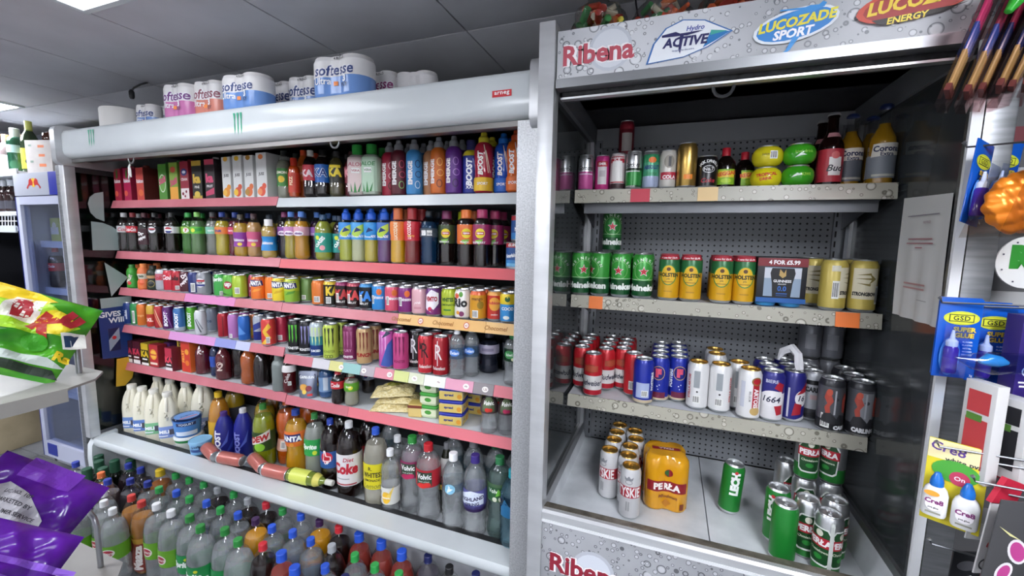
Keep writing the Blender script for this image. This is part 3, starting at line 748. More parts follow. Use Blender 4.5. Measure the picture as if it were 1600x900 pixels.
flat_prints(pm, [('o', .05, .05, 'F2C22E', cx, cz + .005), ('p', ((-.075, -.022), (-.05, .0), (-.045, .02), (-.025, .03), (-.005, .008), (-.01, -.012), (-.03, -.008), (-.05, -.012), (-.065, -.03)), 'C22A26', cx, cz),
                 ('p', ((.075, -.022), (.065, -.03), (.05, -.012), (.03, -.008), (.01, -.012), (.005, .008), (.025, .03), (.045, .02), (.05, .0)), 'C22A26', cx, cz)], lambda u, v, l: (u, fy - l, v))
part('sign_print', pm, FR, 0)
dr = part('door', MB().box(fx0, fx0 + .045, fy, fy + .04, .12, 1.695, 'B4B8CC', .003).box(fx1 - .045, fx1, fy, fy + .04, .12, 1.695, 'B4B8CC', .003).box(fx0 + .045, fx1 - .045, fy, fy + .04, 1.65, 1.695, 'B4B8CC').box(fx0 + .045, fx1 - .045, fy, fy + .04, .12, .22, 'B4B8CC').box(fx1 - .012, fx1 - .008, fy - .002, fy, .12, 1.695, '26307C').box(fx0 + .004, fx0 + .008, fy - .002, fy, .12, 1.695, '26307C').box(fx0 + .06, fx0 + .16, fy - .003, fy, .14, .21, '1E2C8C'), FR)
gl = MB().box(fx0 + .045, fx1 - .045, fy + .015, fy + .021, .22, 1.65, 'c:DCE2F0').obj('door_glass', dr)
sh = []
for z in (1.44, 1.16, .86, .52):
    s = part('shelf', MB().box(fx0 + .03, fx1 - .03, fy + .08, 1.86, z - .012, z, 'D5D9E4').box(fx0 + .03, fx1 - .03, fy + .074, fy + .082, z - .035, z + .004, 'C2C8D8'), FR)
sl = MB()
for k in range(44): sl.box(fx1 - .16, fx1 - .15, 1.856, 1.8595, .3 + .03 * k, .312 + .03 * k, '44485A').box(fx0 + .14, fx0 + .15, 1.856, 1.8595, .3 + .03 * k, .312 + .03 * k, '44485A')
part('slot', sl, FR)['kind'] = 'stuff'
part('added_glow_strip', MB().box(fx1 - .05, fx1 - .034, fy + .046, fy + .056, .3, 1.68, 'e:F4F7FE'), FR)  # added hidden glowing strip, only to brighten the fridge interior

# ================================================================ stock of the wide cooler
COLA = 'l:150A08'
def pet(cap, liq, lab, prints=(), h=.212, r=.0325, z=(.5, .66), shell='c', level=.8):
    return B('pet', h, r, shell, liq, level, cap, [(z[0], z[1], lab)] if isinstance(lab, str) else lab, prints)
def carton(front, side, cap, prints=(), wd=.062, dp=.07, h=.17, sp=()):
    return T(wd, dp, h, front, side, cap, prints, sp)
shelf(1.668, "wide cooler's top shelf")
RUB = [t('Rubicon', .02, 'F4E9EC', 0, .105, sh=.2, b=.04, max=.055), ('o', .03, .03, 'E2604A', -.012, .04), ('o', .024, .03, 'B0324A', .014, .032), ('p', ((-.006, -.02), (.006, -.02), (.012, .025), (-.004, .02)), '4C7A2E', 0, .14)]
P(-2.791,1.437, carton('A81C3C', '8C1630', '7E1A2E', RUB), 'leftmost of two crimson fruit juice cartons', 1)
P(-2.709,1.437, carton('B41E50', '98183A', '7E1A2E', RUB), 'crimson fruit juice carton beside the salmon carton', 1)
P(-2.601,1.437, carton('C8443C', '5E2420', '7A3020', [t('Rubicon', .02, 'F4E9EC', 0, .1, sh=.2, b=.04, max=.055), ('o', .04, .035, 'DE6A38', .004, .04)]), 'salmon red juice carton with brown side', 2)
P(-2.441,1.45, carton('4E8C2E', '3C6E28', '2E7A34', [('o', .05, .09, 'DCE8D0', 0, .085), ('o', .042, .08, '6FA848', 0, .085), t('Still', .03, 'D23C78', 0, .1, sh=.3, r=20, b=.04)], wd=.064, h=.182), 'green juice carton with pink lettering', 1)
P(-2.355,1.45, carton(((.35, 'E8A53C'), (1, '86A83A')), '6C8C34', '2E7A34', [t('Still', .03, 'D23C78', 0, .09, sh=.3, r=20, b=.04), ('o', .04, .03, 'D4583C', .0, .15)], wd=.064, h=.186), 'lime and orange juice carton with pink lettering', 1)
P(-2.272,1.45, carton(((.3, 'F0E6E4'), (1, '9C2438')), '7C1C2E', 'A02A40', [('o', .045, .035, '28347E', 0, .135), ('o', .028, .014, 'E8E8F4', 0, .135), t('CRAN', .014, 'F2DCE0', 0, .1, b=.04), ('o', .016, .016, '8C1E34', -.014, .03), ('o', .014, .014, '8C1E34', .012, .04), ('o', .012, .012, '8C1E34', .002, .018)], wd=.066, h=.188), 'maroon juice carton with blue oval badge', 1)
P(-2.182,1.45, carton(((.1, 'C8A23A'), (.86, '22221E'), (1, 'D0AA3C')), '1E1E1C', None, [t('ka', .045, 'E0B83C', 0, .1, b=.06), t('PINE', .012, 'F0F0E8', 0, .06), ('o', .04, .03, 'D4B848', 0, .025)], wd=.07, h=.188), 'black and gold juice carton', 1)
P(-2.090,1.45, carton(((.86, '2A1C22'), (1, 'C84660')), '241A1E', 'D8D4D4', [t('ka', .045, 'DE4A78', 0, .1, b=.06), t('FRUIT', .012, 'F4F0F0', 0, .062), ('p', ((-.03, -.02), (.03, -.01), (.03, .02), (-.03, .0)), 'C23A62', 0, .035)], wd=.07, h=.19), 'black and pink juice carton with white cap', 1)
JU = lambda fr, fr2: [t('JUSS', .017, '2A2A2C', 0, .108, b=.03, sh=.1), ('o', .044, .044, fr, .0, .032), ('o', .03, .03, fr2, -.012, .03), ('o', .026, .026, fr, .016, .055), ('o', .03, .022, fr2, 0, .185)]
P(-1.988,1.46, carton('E4E4E2', 'D2D2D0', None, JU('E8952A', 'F0B848'), wd=.06, h=.196), 'white carton with sliced oranges', 1)
P(-1.914,1.46, carton('E4E4E2', 'D2D2D0', None, JU('D8542C', 'F0C02C'), wd=.06, h=.2), 'white carton with mango and lemon', 1)
P(-1.840,1.46, carton('E4E4E2', 'D2D2D0', None, JU('E07034', 'B8862E'), wd=.06, h=.196), 'white carton with peach pieces', 1)
P(-1.760,1.46, carton('E4E4E2', 'D2D2D0', None, JU('E2502E', 'EE8A50'), wd=.066, h=.204), 'white carton with red grapefruit', 1)
P(-1.671,1.47, B('pet', .215, .0315, 'c', 'L:9AA08C', .8, '3C403C', [(.25, .62, '3E8A3A')], [('o', .03, .03, 'E8C830', 0, .085), t('LEMON', .012, 'F4F4E0', 0, .115, b=.04)]), 'clear lemonade bottle with green label', 1)
P(-1.569,1.43, B('slim', .17, .024, 'c', 'L:D8541E', .8, 'C23420', [(.12, .62, 'C43A22')], [t('FIZZ', .014, 'F6D8B0', 0, .07, r=90, b=.04)]), 'small orange red bottle')
P(-1.574,1.48, B('pet', .215, .032, 'c', 'L:E06A1E', .9, 'D8502A', [(.35, .66, 'E8823E')], [t('ORANGE', .012, 'F8E8D8', 0, .11)]), 'orange soda bottle with orange cap', 1)
P(-1.483,1.44, B('pet', .2, .032, 'c', COLA, .85, 'D8D4D0', [(.35, .68, 'C02C3C')], [t('KA', .03, 'F0D8DC', 0, .1, b=.05)]), 'black soda bottle with red label, white cap', 1)
P(-1.415,1.44, B('pet', .198, .034, 'c', COLA, .85, '17171A', [(.3, .68, '1C60B0')], [t('KA', .036, 'EAF2FA', 0, .1, b=.06), t('KA', .033, '123C84', 0, .1, b=.02)]), 'black soda bottle with blue label', 1)
P(-1.354,1.45, B('pet', .19, .032, 'c', 'L:5A5430', .85, '3A3838', [(.3, .66, '2A2A1C')], [t('KA', .036, 'E8D02C', 0, .1, b=.06), ('r', .05, .012, 'E8D02C', 0, .125)]), 'dark soda bottle with yellow lettering', 1)
P(-1.296,1.45, B('pet', .19, .032, 'c', 'l:5A1424', .85, '4A1A26', [(.3, .66, '86283A')], [t('KA', .036, 'F09AA8', 0, .1, b=.06)]), 'dark red soda bottle with pink lettering', 1)
AL = lambda a, b: [t('ALOE', .016, a, 0, .125, sh=.1), ('r', .03, .02, 'F2F2F0', 0, .1), t('VERA', .009, b, 0, .1), ('p', ((-.018, 0), (-.012, 0), (-.018, .035)), '2E7A3A', 0, .015), ('p', ((-.008, 0), (.004, 0), (-.003, .045)), '3C8C46', 0, .012), ('p', ((.006, 0), (.014, 0), (.02, .038)), '2E7A3A', 0, .015)]
P(-1.233,1.44, B('slim', .207, .036, 'c', 'L:D8C8C4', .8, '2E9A3E', [(.08, .74, 'E2CCCA')], AL('B85A6A', 'B8384A'), sq=4), 'pale pink aloe drink bottle, green cap', 1)
P(-1.162,1.44, B('slim', .205, .036, 'c', 'L:C8D8C4', .8, '2E9A3E', [(.08, .74, 'BEDAC0')], AL('3A8A4A', '2A7A3A'), sq=4), 'pale green aloe drink bottle, green cap', 1)
def EM(c1, c2, c3, cap='8E9094'):
    return B('slim', .217, .0325, c1, None, .8, cap, [], [t('EMERGE', .02, 'F0ECEC', -22, .085, r=90, b=.05, max=.12), ('g', .022, .03, .003, c2, 32, .12), ('g', .026, .026, .003, c2, 36, .08), ('g', .022, .03, .003, c3, 30, .04)], 'sport')
P(-1.103,1.45, EM('A8203C', 'E8B0B8', '2A1418'), 'red energy bottle with grey sports cap', 1)
P(-1.034,1.45, EM('5E1A28', 'C84A5C', '8ABA6A'), 'dark maroon energy bottle with grey sports cap', 1)
P(-0.975,1.46, EM('3E8CC8', '1C3A6A', 'C8E4F4'), 'sky blue energy bottle with grey sports cap', 1)
P(-0.918,1.46, EM('B07A52', 'E8D8A0', '8C2E4A'), 'tan and maroon energy bottle, grey sports cap', 1)
P(-0.852,1.45, EM('D06A22', 'F4B45A', '5A1E14'), 'orange energy bottle with grey sports cap', 1)
P(-0.793,1.45, EM('5E2A84', 'A878C8', '2E1448'), 'purple energy bottle with grey sports cap', 1)
P(-0.728,1.44, B('slim', .2, .034, '1E2E8A', None, .8, '2A2A5A', [(.7, .83, 'D8C832')], [t('BOOST', .024, 'F2F4FA', -12, .08, r=90, b=.05, sh=.2), ('r', .004, .1, '8A9ADA', 30, .08, 12), t('XXL', .012, 'F2F4FA', -5, .025)]), 'navy energy bottle with yellow collar', 1)
def BO(c1, c2, cap):
    return B('boost', .218, .036, 'g:' + c1, None, .8, cap, [(.03, .25, c2)], [t('BOOST', .02, 'F2ECE8', -14, .105, r=90, b=.05, sh=.2), ('r', .003, .1, 'E8D8C8', 22, .12, 10), ('r', .003, .08, 'E8D8C8', 34, .11, 14), t('SPORT', .01, 'F4F0F0', 0, .032)], 'sport')
P(-0.664,1.44, BO('A8283C', 'E0B42C', 'D8C834'), 'red sports bottle with yellow cap and base', 1)
P(-0.600,1.44, BO('1E50B4', '2464C4', '1E70C8'), 'blue sports bottle with blue cap', 1)
P(-0.533,1.44, BO('D0601E', 'D86A28', 'C84A1E'), 'orange sports bottle with orange red cap', 1)
P(-0.474,1.46, BO('6E1A22', '7A2028', '8A2026'), 'dark red sports bottle by the steel post', 1)

shelf(1.396, "wide cooler's second shelf")
P(-2.808,1.425, pet('B8B8BA', COLA, 'C4C6C8', [t('Cola', .02, 'B02030', 20, .122, sh=.3)], shell='c'), 'leftmost cola bottle with grey label', 1)
P(-2.738,1.43, pet('7A2228', COLA, 'C81E2E', [t('Coca-Cola', .02, 'F6F0F0', 0, .122, sh=.35, b=.03, max=.05)]), 'cola bottle with red label and white script', 1)
P(-2.680,1.45, pet('4A1C28', COLA, [(.2, .6, '3A1420')], [t('Dr', .02, 'F4F0F0', 0, .1, b=.05), t('Pepper', .022, 'F4F0F0', 0, .075, r=25, b=.05, max=.05)]), 'dark bottle with slanted white lettering', 1)
P(-2.588,1.45, pet('1A1A1C', COLA, '1C1C20', [('o', .034, .034, 'E8EAEE', 0, .122), ('r', .03, .008, 'B8283A', 0, .126), t('pepsi', .009, '16161A', 0, .12, b=.05)]), 'black bottle with round badge', 1)
P(-2.451,1.45, pet('2A2A2C', COLA, 'E4E4E6', [('o', .036, .03, 'B02838', 0, .122), ('r', .04, .008, 'F2F2F2', 0, .122), ('p', ((-.016, -.004), (.016, -.004), (.008, -.015), (-.008, -.015)), '28347E', 0, .122)]), 'cola bottle with white label, red and blue dot', 1)
P(-2.417,1.47, pet('2A8A3A', 'L:3E8A2E', '78B83A', [('o', .024, .024, 'C8DC3C', 0, .122)], shell='c:A8D8A0'), 'green bottle with lime label', 1)
P(-2.319,1.45, pet('2E9A44', 'L:6E9A5E', '86B836', [('o', .026, .026, 'F0F0E8', 0, .122), t('7', .018, 'C83A3A', 0, .122, b=.05)], shell='c:C8E4C0'), 'pale green bottle with round white badge', 1)
P(-2.220,1.43, pet('7AB85A', 'L:8AA07E', '5AB83A', [('p', ((-.03, -.015), (.03, .0), (.03, .015), (-.03, .0)), '2E9A3E', 0, .122), ('o', .02, .02, 'D8DC48', -15, .122)], shell='c:DCECD8'), 'clear bottle with bright green label', 1)
P(-2.189,1.45, pet('B8444A', 'L:A08884', 'D8786A', [t('ZING', .014, 'F4E8E0', 0, .122)]), 'clear bottle with coral label', 1)
P(-2.122,1.44, pet('3A3A3E', 'L:787C74', '7ABAA0', [t('apple', .012, 'F4F8F4', 0, .122)], shell='c'), 'clear bottle with mint label', 1)
P(-2.063,1.44, pet('1E3A8A', 'L:C8B832', 'E0823C', [t('fruit', .014, '2A3A8A', 0, .122, b=.04)]), 'yellow drink bottle with orange label', 1)
P(-2.000,1.44, pet('1E3A8A', 'l:5A1428', 'C83A5E', [t('berry', .013, 'F4E0E4', 0, .122, b=.04)]), 'dark red drink bottle with pink label', 1)
RB_ = [t('Robinsons', .014, 'F4F0F4', 0, .08, sh=.2, b=.03, max=.05), ('o', .02, .016, 'E8C83A', 12, .06)]
P(-1.934,1.44, pet('4A4438', 'L:D0A83A', [(.24, .58, '8A3A9A')], RB_, h=.2), 'yellow drink bottle with purple label', 1)
P(-1.874,1.44, pet('4A3438', 'L:D0A060', [(.24, .58, 'D05A82')], RB_, h=.205), 'amber drink bottle with rose label', 1)
P(-1.844,1.46, pet('3A4450', 'L:C8B04A', [(.24, .58, '2E86C8')], RB_, h=.205), 'yellow drink bottle with blue label', 1)
P(-1.725,1.42, B('kid', .176, .033, 'c', 'L:D0B05A', .8, 'ECECEA', [(.2, .56, '2A8AD0')], [t('Robinsons', .014, 'F4F6F8', 0, .07, sh=.2, b=.03, max=.05)]), 'short yellow drink bottle, blue label, white cap', 1)
VIM = lambda: [('o', .045, .022, 'F2ECF2', 0, .115), t('vimto', .011, '6A2A7A', 0, .115, sh=.2, b=.05)]
P(-1.688,1.45, pet('7A2A5A', 'l:1A0C14', [(.5, .68, '8A4A9A')], VIM()), 'black bottle with purple and white label, mauve cap', 1)
P(-1.625,1.45, pet('5A8AD8', 'L:B8A830', [(.5, .68, 'C88ABA')], VIM()), 'olive yellow bottle with lilac label', 1)
P(-1.548,1.44, pet('5A8AD8', 'L:D89A1E', [(.5, .68, 'D8A0B0')], VIM()), 'amber yellow bottle with pink label, blue cap', 1)
P(-1.519,1.47, pet('5A8AD8', 'l:2A1230', [(.5, .68, 'A070C0')], [t('vimto', .011, 'F0E8F4', 0, .115)]), 'dark purple bottle with violet label, blue cap', 1)
OAS = lambda c: [t('OASIS', .017, 'F4F8F4', 0, .08, r=50, b=.05), ('o', .022, .022, c, 18, .055), ('o', .018, .018, 'D8E03A', -14, .098)]
P(-1.423,1.44, B('pet', .198, .036, 'c', 'L:A8B03A', .85, '2A4A6A', [(.18, .6, '2E9A86')], OAS('E8A0A8')), 'lime yellow bottle with teal label', 1)
P(-1.368,1.45, B('pet', .194, .034, 'c', 'l:24121A', .85, '22344A', [(.18, .6, '2A8C86')], OAS('C83A4A')), 'near black bottle with teal label', 1)
def LUC(liq, lab, l2):
    return B('sport', .222, .0322, 'c', liq, .5, '1E5CC8', [(.42, .74, lab)], [('p', ((-.03, -.015), (.0, -.03), (.03, .0), (.03, .03), (.0, .015)), l2, 0, .13), t('LUCOZADE', .011, 'F0F4FA', 0, .108, sh=.2, b=.05, max=.055), ('p', ((-.012, -.01), (.02, .0), (.0, .012)), '16306A', 0, .132)], 'sport')
P(-1.296,1.44, LUC('L:B8C03E', '3A90D8', 'C8D848'), 'leftmost yellow sports drink with blue cap', 1)
P(-1.231,1.44, LUC('L:C8CCA0', '4AA0DC', 'B8D858'), 'pale cloudy sports drink with blue cap', 1)
P(-1.165,1.44, LUC('L:C8B82E', '2E90D0', '3A9ADC'), 'yellow sports drink, plain blue label', 1)
P(-1.100,1.44, LUC('L:6A3A7A', '3A6AB8', 'B8D84A'), 'violet sports drink with blue cap', 1)
P(-1.037,1.44, B('sport', .222, .033, 'c', 'L:E8B41E', .5, 'D06A34', [(.42, .76, 'E8843C')], [t('LUCOZADE', .015, 'F8E8C8', -10, .13, r=90, b=.04, max=.07)]), 'golden drink bottle with orange sleeve', 1)
P(-0.973,1.44, B('sport', .222, .033, 'c', 'l:7A2420', .5, 'A82A30', [(.42, .76, 'C82434')], [t('LUCOZADE', .015, 'F8E0D8', -10, .135, r=90, b=.04, max=.07), t('cherry', .01, 'F0C83A', 0, .112)]), 'dark red drink bottle with red sleeve', 1)
P(-0.907,1.44, B('water', .21, .035, 'c:A8C4D8', 'L:2E5A78', .8, '2A2E34', [(.52, .68, '3A4A54')], [('b', .02, .02, 20, .125), ('r', .02, .02, 'E8E8E8', -20, .125)]), 'slate blue bottle with white code label', 1)
def LIP(cap, lab, txt):
    return B('tea', .213, .0345, 'c', COLA, .84, cap, [(.40, .74, lab)], [('o', .036, .036, 'E8D42A', 6, .125), ('p', ((-.016, -.012), (.016, -.008), (.0, -.03)), '7AB83A', 0, .112), ('r', .03, .011, 'C03038', 6, .125), t('Lipton', .009, 'F8F4F0', 6, .125, b=.05), t(txt, .008, 'F4F0F0', -6, .092, b=.03)])
P(-0.846,1.44, LIP('7A2A5A', '3A4A2A', 'MANGO'), 'iced tea bottle with plum cap', 1)
P(-0.800,1.46, LIP('C8DC2E', '1E4A8A', 'LEMON'), 'iced tea bottle with lime cap', 1)
P(-0.728,1.44, LIP('E87A34', 'E0702E', 'PEACH'), 'iced tea bottle with orange cap', 1)
P(-0.657,1.43, LIP('A83060', '9A2A5E', 'RASPBERRY'), 'iced tea bottle with magenta cap', 0)
P(-0.633,1.49, LIP('A83060', '9A2A5E', 'RASPBERRY'), 'iced tea bottle set back right of the magenta cap', 1)
NOU = K(.096, .037, [(.12, '4AA0DC'), (.34, '3A86C8'), (.72, '1E5090'), (.8, '1E5090'), (1, 'B02A34')], [t('Nourishment', .014, 'F4F6FA', 0, .05, sh=.2, r=8, b=.04, max=.068), t('£1.09', .011, 'F8F4F0', -8, .086, b=.04), ('r', .06, .01, '7AC0E8', 0, .016)], neck=.95)
P(-0.521,1.43, NOU, 'blue milk drink tin, bottom of the left stack')
P(-0.459,1.45, NOU, 'blue milk drink tin beside the steel post')
put(NOU, (-0.514,1.46, 1.396 + .0978), .55, "blue milk drink tin on top of the tin stack, wide cooler's second shelf")
put(NOU, (-0.443,1.46, 1.396 + .0978), .3, "upper blue milk drink tin behind the steel post, wide cooler's second shelf")

shelf(1.196, "wide cooler's third shelf")
def k33(c, prints=(), lid='s', h=.114): return K(h, .032, c, prints, lid)
P(-2.782,1.43, B('kid', .13, .027, '3E9A34', None, .8, '2E7A2E', [], [t('FRUIT', .014, 'E8E0D8', 0, .055, r=70, b=.05), ('o', .02, .02, 'C83A3A', 0, .03)]), "small green children's bottle", 1)
P(-2.812,1.47, B('kid', .128, .026, 'E8A02E', None, .8, 'D86A2A', [(.0, .3, '28307E')], [t('K', .03, 'D8302A', 0, .07, b=.08)]), "small yellow children's bottle with navy base", 1)
P(-2.662,1.42, B('kid', .14, .03, 'D8703A', None, .8, 'E88A4A', [(.42, .62, 'D8D0C0')], [('o', .03, .03, 'D85A2A', 0, .04), t('oo', .012, '3A5A3A', 0, .073, b=.05)]), "orange children's bottle at the shelf front", 1)
P(-2.603,1.43, B('kid', .132, .03, '1E2A1E', None, .8, '2A2A22', [(.48, .6, 'C89A6A')], [('o', .034, .036, '0E140E', 0, .035), ('g', .036, .036, .003, '8A7A3A', 0, .035)]), "black children's bottle with tan band", 1)
P(-2.546,1.44, k33([(.5, 'm:A8AAB0'), (.8, 'm:C06A78'), (1, 'm:C8CACE')], [t('Coke', .022, 'B82838', 0, .07, sh=.3)]), 'silver and pink diet cola can', 2)
P(-2.477,1.44, k33('m:C02034', [t('Cola', .026, 'F6E8EA', 0, .075, sh=.3, b=.04)]), 'red cola can with white script', 2)
P(-2.410,1.44, k33('m:B01C2C', [t('Cola', .026, '3A1014', -20, .075, sh=.3, b=.04), ('b', .018, .02, 22, .025)]), 'red cola can with dark script', 2)
P(-2.344,1.44, k33('m:4A1420', [t('Dr', .02, 'F4ECEC', 0, .09, r=40, b=.05), t('Pepper', .02, 'F4ECEC', 0, .06, r=50, b=.05, max=.06)]), 'maroon can with white slanted lettering', 2)
P(-2.264,1.43, k33([(1, 'm:1C2C6A')], [('b', .02, .045, 10, .035)]), 'navy can with white code strip', 2)
P(-2.201,1.43, k33('m:8E9096', [('o', .046, .046, 'E8E8EC', 0, .062), ('r', .042, .01, 'B8283A', 0, .072), ('r', .042, .01, '28347E', 0, .05), t('pepsi', .011, '1C1C20', 0, .062, b=.05)]), 'grey can with white round badge', 2)
P(-2.169,1.45, k33([(1, 'm:3A3C42')], [('r', .02, .1, 'A8AAB0', -25, .057), ('b', .014, .04, 5, .03)]), 'black can with silver stripe', 2)
P(-2.060,1.42, k33('m:3E9E48', [t('Sprite', .026, 'E8F4E8', -8, .085, sh=.2, b=.05, max=.06), ('b', .02, .02, 25, .02)]), 'bright green can with white lettering', 2)
P(-1.997,1.42, k33('m:5CAA3C', [('o', .038, .038, 'A82838', 0, .062), t('up', .022, 'F4F0F0', 2, .062, b=.05), ('p', ((-.03, 0), (.03, -.02), (-.03, -.03)), '1E4A24', -10, .03)]), 'green can with red dot', 2)
P(-1.931,1.42, k33('m:A8C43A', [('b', .022, .03, 8, .04)]), 'plain lime green can', 2)
P(-1.893,1.44, k33([(1, 'm:B8486A')], [t('up', .024, 'F4E8EC', 5, .06, b=.05), t('FREE', .01, 'F4E8EC', 5, .035)]), 'cherry pink can', 2)
FAN = lambda leaf: [('p', ((-.034, -.01), (-.03, .018), (.03, .022), (.036, -.008), (.0, -.014)), '1E2A6A', 2, .08), t('FANTA', .022, 'F6F6F8', 2, .082, b=.06, max=.056), ('p', ((-.02, -.012), (.02, -.002), (.028, .01), (-.004, .004)), leaf, 4, .05)]
P(-1.807,1.42, k33('m:E8762A', FAN('F09A3A')), 'orange soda can with white lettering', 2)
P(-1.754,1.43, k33('m:E87A28', [('b', .022, .022, 10, .025)]), 'plain orange can with code label', 2)
P(-1.673,1.42, k33('m:E8CC2E', FAN('D8B01E')), 'yellow soda can with white lettering', 2)
P(-1.598,1.42, k33([(.5, 'm:8AB83A'), (1, 'm:B8CC3A')], FAN('5A9A2E')), 'yellow green soda can with white lettering', 2)
P(-1.571,1.47, k33('m:6A8C4A', [('b', .02, .02, 0, .025)]), 'dull green can set back', 2)
P(-1.447,1.43, k33('m:D8742A', [('b', .026, .026, 8, .03)]), 'orange can with white code label, right half', 2)
KA = lambda c: [t('KA', .042, c, 5, .06, b=.06, w=.8), t('FRUIT', .009, 'E8E4E0', 5, .028), ('b', .014, .04, -26, .045)]
P(-1.381,1.43, k33([(.85, 'm:1E1C18'), (1, 'm:D8B83A')], [t('KA', .04, 'E8C83A', 25, .07, b=.06, w=.8), ('b', .022, .028, -6, .03)]), 'black can with yellow top', 2)
P(-1.318,1.43, k33([(.85, 'm:241418'), (1, 'm:8A2A5A')], KA('C03A3E')), 'black can with plum top', 2)
P(-1.252,1.43, k33([(.85, 'm:2A1214'), (1, 'm:B84A5A')], KA('E04A4A')), 'black can with rose top', 2)
P(-1.188,1.43, k33([(.85, 'm:16181E'), (1, 'm:3E8AC0')], KA('3A8AE0')), 'black can with sky blue top', 2)
ROB = lambda: [t('Robinsons', .014, 'F4F4F8', 0, .06, sh=.2, b=.03, max=.058), ('o', .022, .026, 'E0702E', 22, .082), ('b', .012, .035, -28, .05)]
P(-1.125,1.43, k33([(.92, 'm:2E86CC'), (1, 's')], ROB()), 'blue fruit drink can', 2)
P(-1.061,1.43, k33([(.92, 'm:D0506A'), (1, 's')], ROB()), 'rose pink fruit drink can', 2)
P(-0.996,1.43, k33([(.92, 'm:7A2470'), (1, 's')], ROB()), 'purple fruit drink can', 2)
P(-0.932,1.43, k33([(.92, 'm:D8A8B0'), (1, 's')], [t('pink', .014, 'F4ECEC', 0, .05, sh=.3), ('r', .03, .008, 'C88A96', 0, .03)]), 'pale pink can', 2)
P(-0.867,1.43, k33([(.3, 'm:7A2A70'), (1, 'm:5E2A6E')], [('p', ((-.03, -.03), (.0, -.045), (.03, -.01), (.03, .03), (.0, .045), (-.025, .02)), 'EEE8F0', 2, .062), t('VIMTO', .02, 'A82838', 2, .07, b=.06, max=.05), ('o', .018, .018, 'C8324E', -8, .03), ('o', .014, .014, '8A2A6A', 8, .024)]), 'purple can with white splash', 2)
P(-0.806,1.43, k33('m:A8B82A', [t('WHITES', .016, '2E5A1E', 2, .07, b=.05, max=.05), t('LEMONADE', .008, '2E5A1E', 2, .05), ('r', .03, .006, '3A7A2E', 2, .03)]), 'lime can with dark green lettering', 2)
P(-0.741,1.43, k33('m:E4E0DC', [t('Rio', .036, '1C1C1E', 0, .065, b=.05), ('o', .02, .02, 'D85A3A', -22, .09), ('o', .02, .02, '7A2A5A', 14, .022), ('o', .014, .014, 'E8A03A', -12, .026), ('o', .016, .02, '5A9A3A', 10, .096)]), 'white can with black lettering and fruit', 2)
P(-0.676,1.43, k33([(.85, 'm:D89A2A'), (1, 'm:D8643A')], [('b', .024, .028, -14, .026), ('o', .026, .03, '9A7A1E', 24, .06), t('mango', .012, '6A3A1E', 0, .08)]), 'amber can with orange top', 2)
P(-0.615,1.43, k33([(.85, 'm:C8382C'), (1, 'm:E0A050')], [('o', .046, .05, 'E8A23A', 0, .065), t('Rubicon', .012, 'C8283A', 0, .07, b=.04), t('passion', .008, 'F4E8D8', 0, .025)]), 'red can with orange fruit', 2)
P(-0.552,1.43, k33([(.62, 'm:3A92D4'), (.95, 'm:E8CC2E'), (1, 's')], [('o', .02, .02, '1E5A2A', 0, .09), t('COCO', .012, 'F4F8FA', 0, .055, b=.04), ('o', .024, .014, 'E8ECE8', -8, .022)]), 'blue and yellow coconut can', 2)
P(-0.497,1.43, k33('m:C4BCE0', [('b', .02, .08, 14, .055), t('soda', .012, '5A4A8A', -16, .06, r=90)]), 'lilac can with white side label', 2)
P(-0.448,1.44, k33('m:B8B8C4', []), 'silver can beside the steel post', 1)

shelf(.9865, "wide cooler's fourth shelf")
def k25(c, prints=(), lid='s', h=.128): return K(h, .026, c, prints, lid)
BST = lambda: [t('BOOST', .019, 'F2F2F6', 2, .062, r=90, b=.05, sh=.15, max=.08)]
P(-2.830,1.425, k25('m:1E3A7A', [t('BULL', .012, 'D8DCE8', 0, .07, r=90), ('r', .006, .05, 'C8CCD8', 8, .06)]), 'leftmost slim navy can', 2)
P(-2.781,1.43, k25('m:2E8A4A', [('b', .012, .07, 8, .05)]), 'slim green can with white strip', 2)
P(-2.718,1.43, k25('m:D8762E', [t('mango', .012, 'F0B878', 0, .06)]), 'slim orange can near the left end', 2)
P(-2.635,1.43, k25([(.6, 'm:B8382A'), (1, 'm:C8A03A')], [('r', .026, .03, 'C83A2A', 0, .045), t('XL', .02, 'F0D8C8', 0, .046, b=.05)]), 'slim red and gold can', 2)
P(-2.569,1.43, k25('m:B02A30', [('r', .006, .11, 'E08A6A', 0, .06, 20), ('r', .004, .1, 'E8B89A', 20, .06, 16)]), 'slim red can with slanted rays', 2)
P(-2.500,1.43, k25('m:5A2466', BST() + [('r', .004, .1, '9A5AAA', 28, .06, 16)]), 'slim purple can with upright lettering', 2)
P(-2.411,1.43, k25([(.2, 'm:A8B4C0'), (1, 'm:3A6EA8')], BST()), 'slim steel blue can with upright lettering', 2)
P(-2.387,1.45, k25('m:5AAE2E', BST()), 'slim bright green can with upright lettering', 2)
P(-2.352,1.46, k25([(1, 'm:A8B0B0')], [t('BOOST', .017, 'C8743A', 2, .06, r=90, b=.05, max=.08)]), 'slim silver can with orange lettering', 2)
P(-2.230,1.42, k25('m:D0D4D8', [('r', .006, .07, '5A6068', 0, .05, 20), ('r', .005, .06, '8A9098', 16, .06, 24)]), 'slim silver can with grey slashes', 2)
P(-2.262,1.50, k25('m:8A92A0', [t('ice', .016, '3A4A6A', 0, .06)]), 'slim grey can set back', 1)
P(-2.074,1.43, k25('m:A81E2C', [('r', .003, .1, '5A1018', 10, .06)]), 'slim deep red can', 2)
P(-2.001,1.43, k25('m:B878B8', [('b', .014, .02, 0, .02)]), 'slim mauve can', 2)
P(-1.917,1.42, k25('m:2A66B8', [('p', ((-.024, -.03), (.02, -.02), (-.01, .02)), '5A90D8', 0, .06)]), 'slim blue can with facets', 2)
